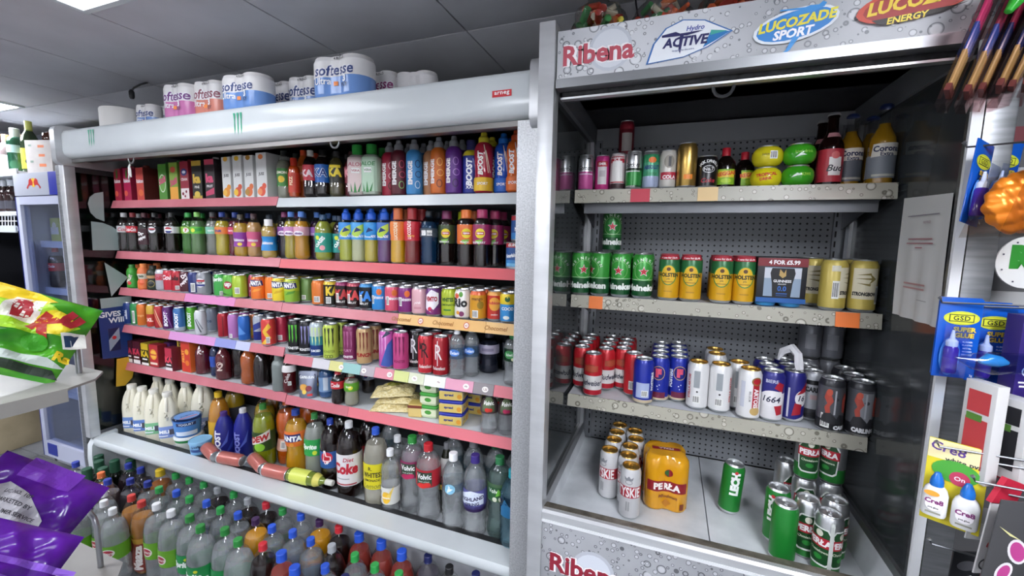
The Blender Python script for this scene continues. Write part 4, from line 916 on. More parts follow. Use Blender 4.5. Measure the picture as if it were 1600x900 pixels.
P(-1.916,1.46, k25('m:D8885A', [('o', .03, .04, 'E0B84A', 0, .04)]), 'slim peach and yellow can', 1)
P(-1.855,1.45, k25([(.4, 'm:1E2A7A'), (1, 'm:A8B0BC')], [('p', ((-.02, -.02), (.02, 0), (.02, .03), (-.02, .01)), '2A3A8A', 0, .07)]), 'slim silver and navy can', 2)
P(-1.743,1.41, K(.13, .031, 'm:D0403A', [('p', ((-.02, -.05), (.01, -.02), (-.01, .01), (.02, .05), (.03, .03), (.01, .01), (.03, -.02), (.0, -.055)), 'E8B83A', -4, .06), ('b', .016, .03, 26, .03)]), 'wide red can with yellow swirl', 1)
P(-1.731,1.47, k25('m:B8304A', [('b', .02, .024, 14, .03)], h=.13), 'slim raspberry can by the shelf joint', 1)
shelf(.9575, "wide cooler's fourth shelf, right half")
def k50(c, prints=(), lid='s', h=.16, r=.0325): return K(h, r, c, prints, lid)
MON = lambda cl, tx, nm='MONSTER': [('m', .042, .085, cl, 0, .095), t(nm, .013, tx, 0, .03, b=.04, max=.056)]
P(-1.610,1.44, k50('m:141416', MON('5AC03A', 'E8E8E8')), 'black tall can with green claw mark', 1)
P(-1.543,1.44, k50('m:16161C', MON('8A86B8', 'E8E8E8')), 'black tall can with lilac claw mark', 1)
P(-1.478,1.44, k50([(.35, 'm:1E3A7A'), (.6, 'm:3A8AA0'), (1, 'm:B8C4CC')], MON('C8DC9A', 'F0F4F8', 'JUICED')), 'silver and blue tall can', 1)
P(-1.391,1.43, k50('m:B8CC52', [('m', .046, .09, '2A2E16', 0, .1), t('MONSTER', .012, '8A9A3A', 0, .04, b=.04, max=.056), ('g', .014, .014, .002, '2A2E16', -20, .018), ('g', .014, .014, .002, '2A2E16', 0, .018), ('g', .014, .014, .002, '2A2E16', 20, .018)]), 'lime tall can with black claw mark', 1)
P(-1.298,1.45, k50('m:7A2456', [('m', .044, .08, 'A85A86', 0, .095), t('FURY', .012, 'C88AAA', 0, .05), t('MONSTER', .011, 'F0E8EC', 0, .022, b=.04, max=.05)]), 'plum tall can with claw mark', 1)
P(-1.208,1.43, k50('m:B8986A', [('m', .04, .085, '7A3026', 5, .1), t('PUNCH', .017, 'A02A22', 5, .045, sh=.2, b=.06), ('p', ((-.02, -.04), (-.01, .0), (-.016, .04), (-.024, .02)), '3A2E1E', -28, .08)]), 'tan tall can with brown claw mark', 1)
P(-1.091,1.43, k50([(1, 'm:C05AA8')], [('m', .04, .085, 'E0A0D4', -18, .1), ('p', ((-.03, -.06), (.03, -.07), (.03, .06), (.0, .03)), '3E5AA8', 26, .075), ('p', ((-.02, .0), (.02, .02), (.0, .03)), '1E2A4A', 20, .13)]), 'pink and blue tall can', 1)
P(-1.021,1.43, k50('m:C04680', [('m', .044, .085, '7A1E50', 0, .1), t('MONSTER', .012, '8A1E54', 0, .04, b=.04, max=.05)]), 'magenta tall can with dark claw mark', 1)
REL = lambda c: [t('R', .06, c, 0, .1, b=.0, w=.62), ('r', .003, .1, c, -6, .095), t('Relentless', .014, 'E8E4E0', 0, .035, sh=.2, max=.055)]
P(-0.978,1.46, k50('m:141416', REL('E4E4E8')), 'black tall can with large white letter', 1)
P(-0.900,1.43, k50('m:C02A36', REL('2A1216') + [('p', ((-.02, -.01), (-.005, .0), (-.02, .03)), '2A1216', -8, .11)]), 'bright red tall can with large letter', 1)
P(-0.832,1.43, k50('m:A01824', REL('E8DCDC')), 'deep red tall can with large pale letter', 1)
WAT = lambda lab, pr, cap='E8ECF0', h=.2, r=.031, zz=(.42, .64): B('water', h, r, 'c', 'w', .86, cap, [(zz[0], zz[1], lab)], pr)
P(-0.754,1.42, WAT('c:B8D4F0', [('o', .044, .026, '3A7ACC', 0, .108), t('Evian', .013, 'F2F6FA', 0, .108, sh=.2)]), 'small water bottle with blue oval, front', 0)
P(-0.719,1.46, WAT('c:B8D4F0', [('o', .044, .026, '3A7ACC', 0, .108), t('Evian', .013, 'F2F6FA', 0, .108, sh=.2)]), 'small water bottle with blue oval, set back', 1)
P(-0.675,1.55, B('pet', .165, .042, 'c:B8BCCC', 'L:3A3E4A', .8, '4A4A5A', [(.5, .72, 'B0A8BC')], [('r', .05, .012, '8A8298', 0, .1)]), 'squat dark water bottle with lilac label', 1)
P(-0.629,1.60, B('pet', .165, .036, 'c:A8ACB8', 'L:2E3238', .8, '3A3A44', [], []), 'dark plain bottle set far back', 0)
P(-0.531,1.44, B('volvic', .2, .034, 'c', 'w', .86, '2E8A4A', [(.48, .72, 'c:7AB88A')], [('o', .04, .03, '3A8A4A', 0, .122), t('kiwi', .011, 'E8F4E8', 0, .122), ('o', .012, .012, 'D8E0B8', 22, .105)]), 'water bottle with green fruit label', 1)
P(-0.481,1.45, B('volvic', .2, .034, 'c', 'w', .86, 'C8CCD4', [(.48, .72, 'D0D4DA')], [('o', .03, .03, '3A4A6A', 0, .125)]), 'water bottle with pale label by the post', 1)
shelf(.7705, "wide cooler's fifth shelf")
def kac(c, txc, h=.125, w=.062): return T(w, .045, h, ((.18, 'F0ECE8'), (.75, c), (1, c)), c, None, [t('KA', .036, txc, 0, h * .55, b=.06), ('r', w * .7, .008, 'F4F0F0', 0, h * .3)])
P(-2.834,1.43, kac('3A1420', 'C83A52'), 'leftmost dark red mini juice carton', 2)
P(-2.764,1.43, kac('4A1622', 'C83A52'), 'second dark red mini juice carton', 2)
P(-2.690,1.43, T(.062, .045, .125, ((.12, 'F0ECE8'), (.7, '26221A'), (1, 'C8A828')), '8A7420', None, [t('KA', .036, 'E0C030', 0, .065, b=.06), ('r', .04, .008, 'F4F0F0', 0, .035)]), 'black and yellow mini juice carton', 2)
P(-2.612,1.43, T(.075, .045, .125, 'B02C34', '8A2028', None, [('o', .058, .06, 'E8943A', 0, .07), ('o', .045, .045, 'F0B84A', 0, .07), t('Rubicon', .012, 'C82A3A', 0, .07, b=.04), ('r', .06, .012, 'F0D8C8', 0, .02)]), 'red mini juice carton with orange fruit', 2)
P(-2.581,1.45, T(.05, .045, .13, 'E0DCE4', '4A2458', None, [('r', .05, .12, '4A2458', 0, .07), ('o', .03, .03, 'E4E0EC', 0, .09), ('r', .03, .008, 'F0F0F4', 0, .02)]), 'purple mini juice carton with white dot', 1)
P(-2.470,1.42, T(.06, .045, .125, ((.14, 'E8E0E0'), (.6, '2A1A1C'), (1, 'B83048')), '6A1C2C', None, [t('KA', .034, 'E84A60', 0, .06, b=.06), ('r', .04, .008, 'F4F0F0', 0, .032)]), 'black mini juice carton with red top', 1)
P(-2.446,1.45, T(.055, .06, .175, 'D8B83A', 'A88A2A', None, [t('BEER', .026, '3A2E16', 0, .13, r=90, b=.04), t('GINGER', .026, '3A2E16', 0, .06, r=90, b=.04, max=.08)]), 'tall yellow drink carton', 1)
P(-2.368,1.45, T(.07, .06, .17, ((1, 'C83A2A'),), 'D0622A', None, [t('FRUIT', .02, 'F0A848', -.018, .085, r=90, b=.04), ('o', .03, .03, 'E8A03A', .012, .11), ('o', .03, .03, 'E0762A', .012, .05)]), 'tall red and orange drink carton', 1)
P(-2.277,1.45, B('flask', .19, .036, 'c', 'l:5A1420', .9, 'A81E2C', [], [t('K', .022, 'E8D0D0', 8, .12)]), 'dark red fluted bottle', 1)
P(-2.243,1.46, B('pet', .19, .024, 'c', COLA, .85, '2A2A2C', [], []), 'narrow black bottle', 1)
P(-2.169,1.44, B('pet', .18, .024, 'c', 'l:16244A', .85, '2A3A6A', [(.3, .6, '2A4AA0')], []), 'narrow navy bottle with blue label', 1)
P(-2.093,1.43, B('flask', .19, .036, 'c', 'l:5A1822', .9, '5A1A20', [], [('g', .03, .03, .003, 'D8B8B0', 0, .08), t('2', .04, 'D8C0B8', 0, .07, sh=.3)]), 'dark red bottle with pale swirl', 1)
P(-2.037,1.45, B('pet', .2, .038, 'c', COLA, .85, '1E1E20', [], []), 'broad black soda bottle', 1)
P(-1.915,1.43, B('pet', .186, .036, 'c', 'L:C4621E', .9, 'C87A3A', [], []), 'amber orange drink bottle', 1)
P(-1.841,1.44, B('jug', .18, .036, 'c', COLA, .9, '1A1A1C', [], []), 'black pear shaped bottle', 1)
P(-1.800,1.46, B('flask', .18, .03, 'c', COLA, .9, '1A1A1C', [(.2, .5, '1E1A1A')], [('o', .026, .04, 'C8C8C8', 0, .06)]), 'black bottle with pale oval', 1)
P(-1.699,1.42, B('slim', .18, .032, 'm:7E8684', None, .8, '6A7270', [], []), 'plain grey green bottle', 1)
P(-1.638,1.42, B('pet', .17, .03, 'c:D8C8C8', 'l:6A141E', .62, 'B8B4B4', [(.6, .78, 'D8D4D4')], [t('Coke', .016, 'D8C8C8', 0, .075, r=70), ('b', .014, .018, 22, .05)]), 'small red bottle beside the foil pouch', 0)
# foil pouch
def pouch(x, y, label, wd=.085, h=.12):
    root = thing('drink_pouch', label, 'pouch', (x, y, .7625), .35)
    mb = MB(); nx, nz = 10, 10; vs = []
    for s_ in (-1, 1):
        for j in range(nz + 1):
            for i in range(nx + 1):
                u, v = i / nx * 2 - 1, j / nz
                d = (1 - u * u) ** .6 * (1 - v ** 3) * .028 * (1.15 - .5 * v)
                vs.append((u * wd / 2, s_ * d, v * h))
    fs = []
    for k in range(2):
        o = k * (nx + 1) * (nz + 1)
        for j in range(nz):
            for i in range(nx):
                a = o + j * (nx + 1) + i; fs.append((a, a + 1, a + nx + 2, a + nx + 1))
    mb.add(vs, fs, 'k:8E94A6'); mb.obj('body', root)
    pm = MB()
    def to3(u, v, l):
        uu = max(-1, min(1, u / (wd / 2))); vv = max(0, min(1, v / h))
        return (u, -((1 - uu * uu) ** .6 * (1 - vv ** 3) * .028 * (1.15 - .5 * vv)) - l - .0008, v)
    flat_prints(pm, [('p', ((-.038, -.012), (.038, -.004), (.038, .016), (-.038, .014)), '1E2440', 0, .092), t('CAPRI-SUN', .012, 'F0F2F4', 0, .094, b=.04, max=.068), ('o', .036, .03, 'D8A04A', -.01, .05), ('o', .026, .026, '8A2A3A', .014, .045), ('o', .02, .02, 'E8C85A', -.004, .03), ('r', .02, .01, 'D83A3A', .02, .016)], to3)
    pm.obj('front_print', root, 0)
    return root
pouch(-1.534,1.43, "silver foil drink pouch with fruit, wide cooler's fifth shelf")
pouch(-1.565,1.53, "silver foil drink pouch set behind the front pouch, wide cooler's fifth shelf", .08)
rears(); SZ[0] = .7625
P(-1.453,1.46, B('pet', .16, .034, 'c', 'l:1E4A7A', .9, '1E3A6A', [(.2, .62, '6A8AB0')], [('r', .02, .06, 'B8C4D0', 12, .07)]), 'blue bottle with grey blue label', 1)
P(-1.348,1.42, B('pet', .152, .03, 'c', COLA, .85, 'B02030', [(.48, .7, 'B81E2C')], [t('Cola', .018, 'F4E8E8', 0, .09, sh=.3, b=.03)]), 'short cola bottle with red label', 1)
P(-1.282,1.43, B('pet', .15, .031, 'c', 'L:A8A894', .75, '9AA08A', [(.45, .7, '5A9A2A')], [('o', .02, .018, 'D8D83A', 6, .085), t('lime', .01, 'F0F4E8', -8, .09)]), 'short clear bottle with green label', 0)
P(-1.315,1.58, B('pet', .155, .031, 'c', COLA, .85, '1A1E2A', [(.44, .66, '9AA6C0')], [('o', .024, .024, 'F0F0F4', 0, .086), ('p', ((-.01, 0), (.01, 0), (.006, .009), (-.006, .009)), 'C02A3A', 0, .086), ('p', ((-.01, 0), (.01, 0), (.006, -.009), (-.006, -.009)), '1E3A8A', 0, .086)]), 'short black bottle with round badge', 0)
def bag(name, label, cat, loc, wd, dp, th, mt, prt=(), rot=(0, 0, 0), film=None, wob=.004, seed=1, lift=None):
    """a flat filled bag lying on its back: pillow with a crimped edge and wrinkles"""
    root = thing(name, label, cat, loc); root.rotation_euler = rot
    rnd = random.Random(seed); ph = [rnd.uniform(0, 6) for _ in range(6)]
    n = 32
    def hz(u, v):
        base = max(0, (1 - u * u)) ** .55 * max(0, (1 - v * v)) ** .55
        return th * base + wob * base * (math.sin(7 * u + ph[0] + 3 * v) + math.sin(9 * v + ph[1] - 4 * u) + .6 * math.sin(15 * u + ph[2]) * math.sin(13 * v + ph[3]))
    vs = []; fs = []
    for s_ in (1, 0):
        for j in range(n + 1):
            for i in range(n + 1):
                u, v = i / n * 2 - 1, j / n * 2 - 1
                vs.append((u * wd / 2, v * dp / 2, (th * .18 + hz(u, v)) if s_ else max(0.0, th * .18 - .3 * hz(u, v))))
    for k in range(2):
        o = k * (n + 1) ** 2
        for j in range(n):
            for i in range(n):
                a = o + j * (n + 1) + i; fs.append((a, a + 1, a + n + 2, a + n + 1))
    m = MB(); m.add(vs, fs, mt); m.obj('body', root, 60)
    if prt:
        pm = MB(); lay_ = 0
        for p in prt:
            lay_ += .0004
            for pv, pf, col, u0, v0 in shapes2d(p):
                b = bmesh.new(); bv = [b.verts.new((u0 + x, v0 + y, 0)) for x, y in pv]
                for f_ in pf:
                    try: b.faces.new([bv[i] for i in f_])
                    except ValueError: pass
                bmesh.ops.triangulate(b, faces=b.faces[:])
                for ax, L_ in ((0, wd), (1, dp)):
                    q_ = -L_ / 2
                    while q_ < L_ / 2:
                        bmesh.ops.bisect_plane(b, geom=b.verts[:] + b.edges[:] + b.faces[:], dist=1e-6, plane_co=(q_, 0, 0) if ax == 0 else (0, q_, 0), plane_no=(1, 0, 0) if ax == 0 else (0, 1, 0)); q_ += L_ / 32
                for v in b.verts:
                    uu = max(-.98, min(.98, v.co.x / (wd / 2))); vv = max(-.98, min(.98, v.co.y / (dp / 2)))
                    v.co.z = th * .18 + hz(uu, vv) + .0022 + lay_
                pm.bm(b, col)
        pm.obj('front_print', root, 0)
    return root
cheese = noisy('grated_cheese', 'CDB878', 'E8DDB0', 120, .25, 0, (1, 1, 1), .6, 6)
CB = [('o', .07, .04, 'D8CC3A', .0, .02), ('o', .05, .02, '8A8A3A', .0, .0), t('CHEESE', .012, '5A5A2A', .0, .03)]
bag('cheese_bag', "clear bag of grated cheese, lowest of the stack, wide cooler's fifth shelf", 'bag', (-1.085,1.47, .763), .19, .11, .028, cheese, (), (0, 0, .35), seed=2)
bag('cheese_bag', "clear bag of grated cheese, middle of the stack, wide cooler's fifth shelf", 'bag', (-1.072,1.49, .796), .18, .12, .026, cheese, (), (0, -.05, .2), seed=3)
bag('cheese_bag', "clear bag of grated cheese with yellow print, top of the stack, wide cooler", 'bag', (-1.092,1.48, .832), .18, .12, .026, cheese, CB, (.1, -.06, .4), seed=4)
P(-0.958,1.45, T(.058, .06, .055, 'D8C078', 'D2B868', None, [('r', .06, .012, '7A3A2A', 0, .045)], (), 'butter_pack', 'packet', .004), 'small beige butter packet', 0, rz=.25)
def tubm(wd, dp, h, c, lidc, prints, name='spread_tub', cat='tub'):
    return _tub(wd, dp, h, c, lidc, tuple(prints), name, cat)
@lru_cache(None)
def _tub(wd, dp, h, c, lidc, prints, name, cat):
    body = MB().lathe([(0, .001), (.44, .001), (.46, .004), (.5, h * .8)], c, 24, sq=7, sx=wd, sy=dp).mesh('body', 50)
    lid = MB().lathe([(.52, h * .78), (.53, h * .8), (.53, h * .95), (.5, h), (0, h)], lidc, 24, sq=7, sx=wd, sy=dp).mesh('lid', 50)
    pm = MB(); flat_prints(pm, [p for p in prints if p[0] != 'side'], lambda u, v, l: (u, -dp * (.465 + .04 * v / h) - .002 - l, v))
    flat_prints(pm, [p[1] for p in prints if p[0] == 'side'], lambda u, v, l: (wd * (.465 + .04 * v / h) + .002 + l, u, v))
    return (name, cat, [('body', body, []), ('lid', lid, []), ('label_print', pm.mesh('label_print', 0), [])], dp + .01, wd)
GT = tubm(.078, .075, .052, 'C8D8B0', '3E9A3A', [('r', .07, .026, 'DDE4C4', 0, .024), ('o', .03, .018, '4A9A3A', 0, .026)])
BT = tubm(.1, .085, .05, 'E0D8C8', '1E2C9A', [('r', .094, .034, 'D8C06A', 0, .02), t('spread', .014, '24307E', -.008, .022, b=.05), ('o', .02, .02, 'D8982E', .035, .018), ('side', ('r', .075, .034, 'D8C06A', 0, .02)), ('side', ('o', .024, .024, 'D89A3A', .01, .02)), ('side', t('1kg', .012, '24307E', -.02, .022))])
xg, yg = -0.898,1.47
for k, nm in enumerate(('lower', 'middle', 'topmost')):
    put(GT, (xg, yg, .7635 + .0535 * k), .1, f"{nm} spread tub with green lid in the green stack, wide cooler", 'spread tubs')
xb, yb = -0.784,1.45
for k, nm in enumerate(('lowest', 'second lowest', 'topmost')):
    put(BT, (xb, yb, .7635 + .0515 * k), .15 + .03 * k, f"{nm} spread tub with dark blue lid in the blue stack, wide cooler", 'spread tubs')
put(BT, (-0.752,1.58, .7635), .1, "spread tub with dark blue lid set back right of the blue stack, wide cooler", 'spread tubs')
put(BT, (-0.755,1.58, .815), .0, "upper spread tub with dark blue lid set back beside the blue stack, wide cooler", 'spread tubs')
VT = lambda a: B('waist', .155, .034, 'c', 'w', .9, '5A5A5E', [(.55, .9, 'c:C8B8BC'), (.56, .88, '4A3A3C')], [('r', .045, .05, '5A6A4A', 0, .118), t('Volvic', .014, 'F4F4F0', 0, .125, b=.03, max=.04), ('o', .02, .016, a, -6, .1), ('o', .016, .014, a, 14, .1)])
P(-0.615,1.42, VT('D8382E'), 'small fruit water bottle with red berries', 1)
P(-0.554,1.42, VT('B82A5A'), 'small fruit water bottle with magenta berries', 1)
P(-0.517,1.47, B('waist', .155, .034, 'c', 'L:6A6A70', .9, '4A4A4E', [(.55, .85, '3A3A40')], []), 'dim small water bottle near the post', 1)

shelf(.371, "wide cooler's bottom well")
@lru_cache(None)
def milk(h, r, lab, cap):
    pr = [(0, .004), (.9, 0), (1, .012), (1, .55 * h), (.98, .6 * h), (.92, .68 * h), (.8, .78 * h), (.56, .88 * h), (.46, .90 * h), (.45, .95 * h)]
    pr = [(a * r, b) for a, b in pr]
    body = MB().lathe(pr, 'g:E4E0CC', 24, sq=4).mesh('body', 50)
    hd = MB().tube([(0, -r * .92, .5 * h), (0, -r * 1.0, .56 * h), (0, -r * .98, .66 * h), (0, -r * .86, .76 * h), (0, -r * .62, .85 * h), (0, -r * .4, .89 * h)], [r * .22] * 6, 'g:E8E4D2', 8).mesh('handle', 50)
    cp = MB().lathe([(r * .5, .915 * h), (r * .52, .92 * h), (r * .52, h - .003), (r * .48, h), (0, h)], cap, 16).mesh('cap')
    rf = interp(pr)
    lb = MB().lathe([(rf(.16 * h) + .0006, .16 * h), (rf(.38 * h) + .0006, .38 * h)], lab, 24, sq=4).mesh('label_sleeve', 50)
    pm = MB(); wrap_prints(pm, [t('MILK', .018, 'F4F6FA', -8, .28 * h, b=.05), ('r', .02, .03, '4A4A56', 25, .27 * h), ('r', .04, .006, 'E8ECF4', -25, .2 * h)], rf, .0014, sqf=lambda a: 1.0 / (abs(math.cos(a)) ** 4 + abs(math.sin(a)) ** 4) ** .25)
    return ('milk_bottle', 'bottle', [('body', body, []), ('handle', hd, []), ('cap', cp, []), ('label_sleeve', lb, []), ('label_print', pm.mesh('label_print', 0), [])], 2 * r + .01, 2 * r)
MK = lambda c, h=.285, r=.042: milk(h, r, c, 'E8E6DC')
for px_, c, d in ((0, '6A8CC8', 'leftmost plastic milk bottle, blue label'), (1, '5A7CC0', 'second plastic milk bottle from the left, blue label'), (2, '7AB888', 'plastic milk bottle with green label'), (3, '7A92CC', 'plastic milk bottle beside the blue yoghurt tub')):
    x, y = [(-2.801,1.385), (-2.697,1.385), (-2.596,1.385), (-2.482,1.385)][px_]
    P(x, y, MK(c), d, rz=.5 + .1 * px_, free=True)
for x, y, d in ((-2.765,1.50, 'back row milk bottle behind the second front milk bottle'), (-2.655,1.50, 'back row milk bottle behind the green labelled milk'), (-2.520,1.50, 'back row milk bottle behind the yoghurt tub')):
    P(x, y, MK('8AA0D0', .30), d, rz=.9, free=True)
P(-2.406,1.52, MK('9AAAD0', .31, .055), 'large milk jug behind the yoghurt tubs', rz=.8, free=True)
def ytub(r, h, c, lidc, prints): return _yt(r, h, c, lidc, tuple(prints))
@lru_cache(None)
def _yt(r, h, c, lidc, prints):
    pr = [(0, .002), (r * .84, 0), (r * .86, .004), (r * .98, h - .012)]
    lid = MB().lathe([(r * 1.02, h - .016), (r * 1.05, h - .014), (r * 1.05, h - .002), (r * 1.0, h), (r * .96, h - .003), (0, h - .003)], lidc, 28).mesh('lid')
    pm = MB(); wrap_prints(pm, [p for p in prints if p[0] != 'top'], interp(pr), .0008)
    flat_prints(pm, [p[1] for p in prints if p[0] == 'top'], lambda u, v, l: (u, v, h - .003 + l))
    return ('yoghurt_tub', 'tub', [('body', MB().lathe(pr, c, 28).mesh('body'), []), ('lid', lid, []), ('label_print', pm.mesh('label_print', 0), [])], 2 * r + .01, 2 * r)
YA = ytub(.06, .075, 'E4E8E0', 'F0F2F0', [('r', .18, .02, '2E8A48', 0, .055)])
YB = ytub(.064, .1, '4A86CC', 'c:D0DCF0', [('r', .09, .018, '1C2A5A', 0, .07), t('YOGURT', .012, 'E8F0FA', 0, .07), ('r', .1, .022, 'D8E4F4', 0, .02), ('top', ('o', .11, .11, '6A9AD8', 0, 0)), ('top', t('yogurt', .02, '1C3A80', 0, 0, r=30)), ('top', ('r', .08, .01, 'D86A6A', .01, -.025, 30))])
def stack(x, y):
    put(YA, (x, y, .371), .9, "white yoghurt tub with green band under the blue tub, wide cooler's bottom well")
    put(YB, (x, y, .4468), .9, "big blue yoghurt tub stacked on the white tub, wide cooler's bottom well")
LOOSE.append([-2.347,1.395, .066, stack])
LOOSE.append([-2.174,1.345, .052, lambda x, y: put(ytub(.048, .1, '7AB0DC', '8AC0E4', [('r', .03, .016, '1C2A4A', 25, .07), ('r', .05, .014, '2A4A8A', -15, .055), t('Greek', .012, '1C2A4A', -15, .075, r=12)]), (x, y, .371), .7, "pale blue yoghurt tub at the front, wide cooler's bottom well")])
LOOSE.append([-2.313,1.50, .05, lambda x, y: put(ytub(.046, .08, '2A3A34', '2E302E', []), (x, y, .371), .5, "black yoghurt tub behind the pale blue tub, wide cooler's bottom well")])
P(-2.208,1.47, B('jug', .30, .05, 'c', 'L:E09A28', .86, 'E0B81E', [(.1, .5, 'D8A828')], []), 'orange juice bottle with yellow cap', free=True)
P(-2.049,1.395, B('jug', .243, .046, '1C2080', None, .8, '4A2A7A', [], [t('BOOST', .034, 'E8EAF4', -18, .09, r=90, b=.05), ('p', ((-.03, -.05), (.01, -.01), (.02, .05), (.0, .0)), '5A6AC8', 24, .11), ('p', ((-.02, -.06), (.02, -.02), (.03, .03)), '3A4AB0', 40, .09)]), 'navy energy bottle with purple cap', free=True, rz=.5)
P(-1.981,1.43, B('jug', .26, .046, '1C2288', None, .8, 'D8D8DC', [], [t('BOOST', .03, '8A92D8', -18, .09, r=90, b=.05), ('p', ((-.03, -.05), (.01, -.01), (.02, .05), (.0, .0)), '5A6AC8', 24, .11)]), 'navy energy bottle with white cap', free=True, rz=.5)
def pet2(cap, liq, lab, prints=(), h=.325, r=.052, shape='pet2', shell='c', level=.82): return B(shape, h, r, shell, liq, level, cap, lab, prints)
P(-1.959,1.47, pet2('1E3A8A', 'L:C8A828', [(.3, .56, '3E86C0')], [t('Fruit', .03, 'E8F0F8', 0, .13, sh=.2), ('o', .03, .03, 'E0A03A', 0, .16)], .31, .05), 'large yellow bottle with blue label', free=True)
P(-1.799,1.42, pet2('2E7A2E', 'L:9AA81E', [(.3, .6, '2E4A1E')], [('p', ((-.05, -.03), (.05, .0), (.05, .05), (-.05, .0)), 'E4E0D8', 0, .15), t('DEW', .03, 'B82A2A', 4, .158, sh=.3, r=14, b=.06), ('o', .05, .04, '8ACC3A', 0, .115)], .315, .05), 'large lime green bottle with red lettering', free=True)
P(-1.756,1.46, pet2('C85A1E', 'L:D8661A', [(.24, .42, 'E8B09A')], [('r', .03, .04, 'F0E0D4', 0, .108), ('b', .02, .034, 0, .108)], .325, .051, 'waist'), 'large orange bottle with pale label', free=True)
P(-1.596,1.41, pet2('1E3A8A', 'L:D8A01E', [(.5, .72, 'E0702A')], [('p', ((-.045, -.016), (-.04, .02), (.045, .024), (.05, -.012)), '1E2A6A', -8, .2), t('FANTA', .026, 'F4F4F6', -8, .202, b=.06), ('o', .02, .02, 'E89A3A', 0, .172)], .325, .05, 'waist'), 'large amber bottle with orange label, blue cap', free=True)
P(-1.492,1.42, pet2('2E7A3A', 'L:9AA098', [(.42, .66, '2A9A4A')], [t('Sprite', .03, 'E8F4E8', -12, .175, sh=.2, b=.05), ('o', .02, .02, 'C8D83A', 20, .15)], .32, .048), 'large clear bottle with green label', free=True)
P(-1.381,1.40, pet2('1E3A9A', COLA, [(.34, .58, '1E4E8E')], [('o', .05, .05, 'C8283A', 0, .16), ('p', ((-.018, -.02), (.018, -.02), (.018, .002), (.0, .006), (-.004, .03), (-.014, .03), (-.012, .004)), 'F0E8E8', 0, .162), ('p', ((-.013, -.016), (.014, -.016), (.014, .0), (-.004, .003), (-.008, .024), (-.011, .0)), 'B8202E', 0, .162), t('UP', .012, 'F4F0F0', 0, .135, b=.05)], .32, .046), 'large black bottle with thumb logo', free=True, rz=.35)
P(-1.262,1.385, pet2('C8CACC', COLA, [(.2, .62, 'D8D6D8')], [t('Diet', .018, 'B02038', 18, .185, sh=.2), t('Coke', .05, 'B81E34', 0, .145, sh=.1, b=.05, max=.115), ('r', .1, .006, 'A02030', 0, .075), ('r', .06, .004, '8A8A90', -10, .1)], .335, .054), 'large cola bottle with white label', free=True, rz=.3)
P(-1.236,1.49, pet2('B02030', COLA, [(.2, .62, 'A81C2A')], [], .325, .05), 'large cola bottle with red label, set back', free=True)
P(-1.106,1.37, pet2('2A56C0', 'L:A8A494', [(.28, .6, 'D8CC22')], [t('R.', .016, '2A2A1E', -4, .185), t('WHITES', .022, '2A2A1E', 0, .158, b=.03, max=.075), t('LEMONADE', .01, '2A2A1E', 0, .135), t('Lemon', .02, '8A8A2A', 0, .11, sh=.3)], .34, .052), 'large clear lemonade bottle, yellow label, blue cap', free=True, rz=.25)
P(-1.016,1.35, B('water', .275, .038, 'c', 'w', .8, 'E8EAEC', [(.2, .46, 'D8D8D2')], [('o', .04, .05, 'E8B82E', -6, .085), ('p', ((-.01, 0), (.01, .0), (.025, .05)), 'E8C85A', 8, .085), t('lemon', .01, 'F4F0E0', -8, .085)]), 'clear bottle with lemon on white label', free=True, rz=.2)
P(-1.059,1.45, B('water', .28, .04, 'c', 'w', .8, 'E0E2E4', [(.4, .6, 'C8D0D8')], []), 'clear water bottle half hidden by the lemon bottle', free=True)
VO = lambda cap, a, lab: B('volvic', .32, .049, 'c', 'w', .84, cap, [(.5, .72, lab)], [('r', .065, .055, '2E4434', 0, .195), t('Volvic', .022, 'F4F6F4', 0, .205, b=.03, max=.06), ('o', .04, .022, a, -8, .168), ('o', .03, .02, a, 16, .172), t('touch of fruit', .006, 'C8D8C8', 0, .185)])
P(-0.956,1.39, VO('2E8A3A', 'B82A5A', '8A2A5A'), 'fruit water bottle with green cap, magenta label', free=True, rz=.15)
P(-0.857,1.375, VO('C0242E', 'D8322E', 'B02430'), 'fruit water bottle with red cap, red label', free=True, rz=.15)
P(-0.817,1.435, B('jug', .3, .03, 'c:B8B8B0', 'L:4A4C42', .9, '6A6C70', [(.56, .8, 'D8D8D4')], [('r', .04, .02, 'E0B82E', 0, .12), t('sparkle', .012, '6A5A1E', 0, .12, r=12)]), 'slender dark bottle with white and yellow labels', free=True)
P(-0.715,1.355, B('water', .315, .044, 'c', 'w', .86, 'ECEEF0', [(.56, .66, 'c:D0E4F0')], [('o', .04, .04, '8AC4E0', 4, .19), ('p', ((-.01, -.015), (.012, .0), (-.004, .015)), 'E8F4FA', 4, .19)]), 'large water bottle with white cap, pale blue mark', free=True, rz=.1)
P(-0.632,1.36, B('water', .322, .045, 'c', 'w', .86, '3A2A7A', [(.36, .62, '5A5A9A'), (.36, .43, '3A2060')], [('p', ((-.05, -.02), (.05, -.02), (.05, .02), (.0, .035), (-.05, .015)), 'D8E0F0', 0, .165), t('HIGHLAND', .015, '2A2A5A', 2, .168, r=8, b=.04), t('SPRING', .013, '2A2A5A', 4, .148, r=8, b=.04)]), 'large water bottle with purple cap and label', free=True, rz=.1)
P(-0.557,1.36, B('volvic', .315, .047, 'c:D8E8E4', 'w', .84, '2E7A4A', [(.5, .72, '4A6A4A')], [('r', .07, .05, '2A5A34', 0, .19), t('Volvic', .016, 'E8F0E8', -8, .2, max=.05), ('o', .018, .018, 'D8DCC8', -6, .168), ('o', .018, .018, 'D8DCC8', 22, .17), ('p', ((-.01, -.01), (.02, .0), (.0, .02)), '6AB83A', 10, .19)]), 'fruit water bottle with dark green cap', free=True, rz=.1)
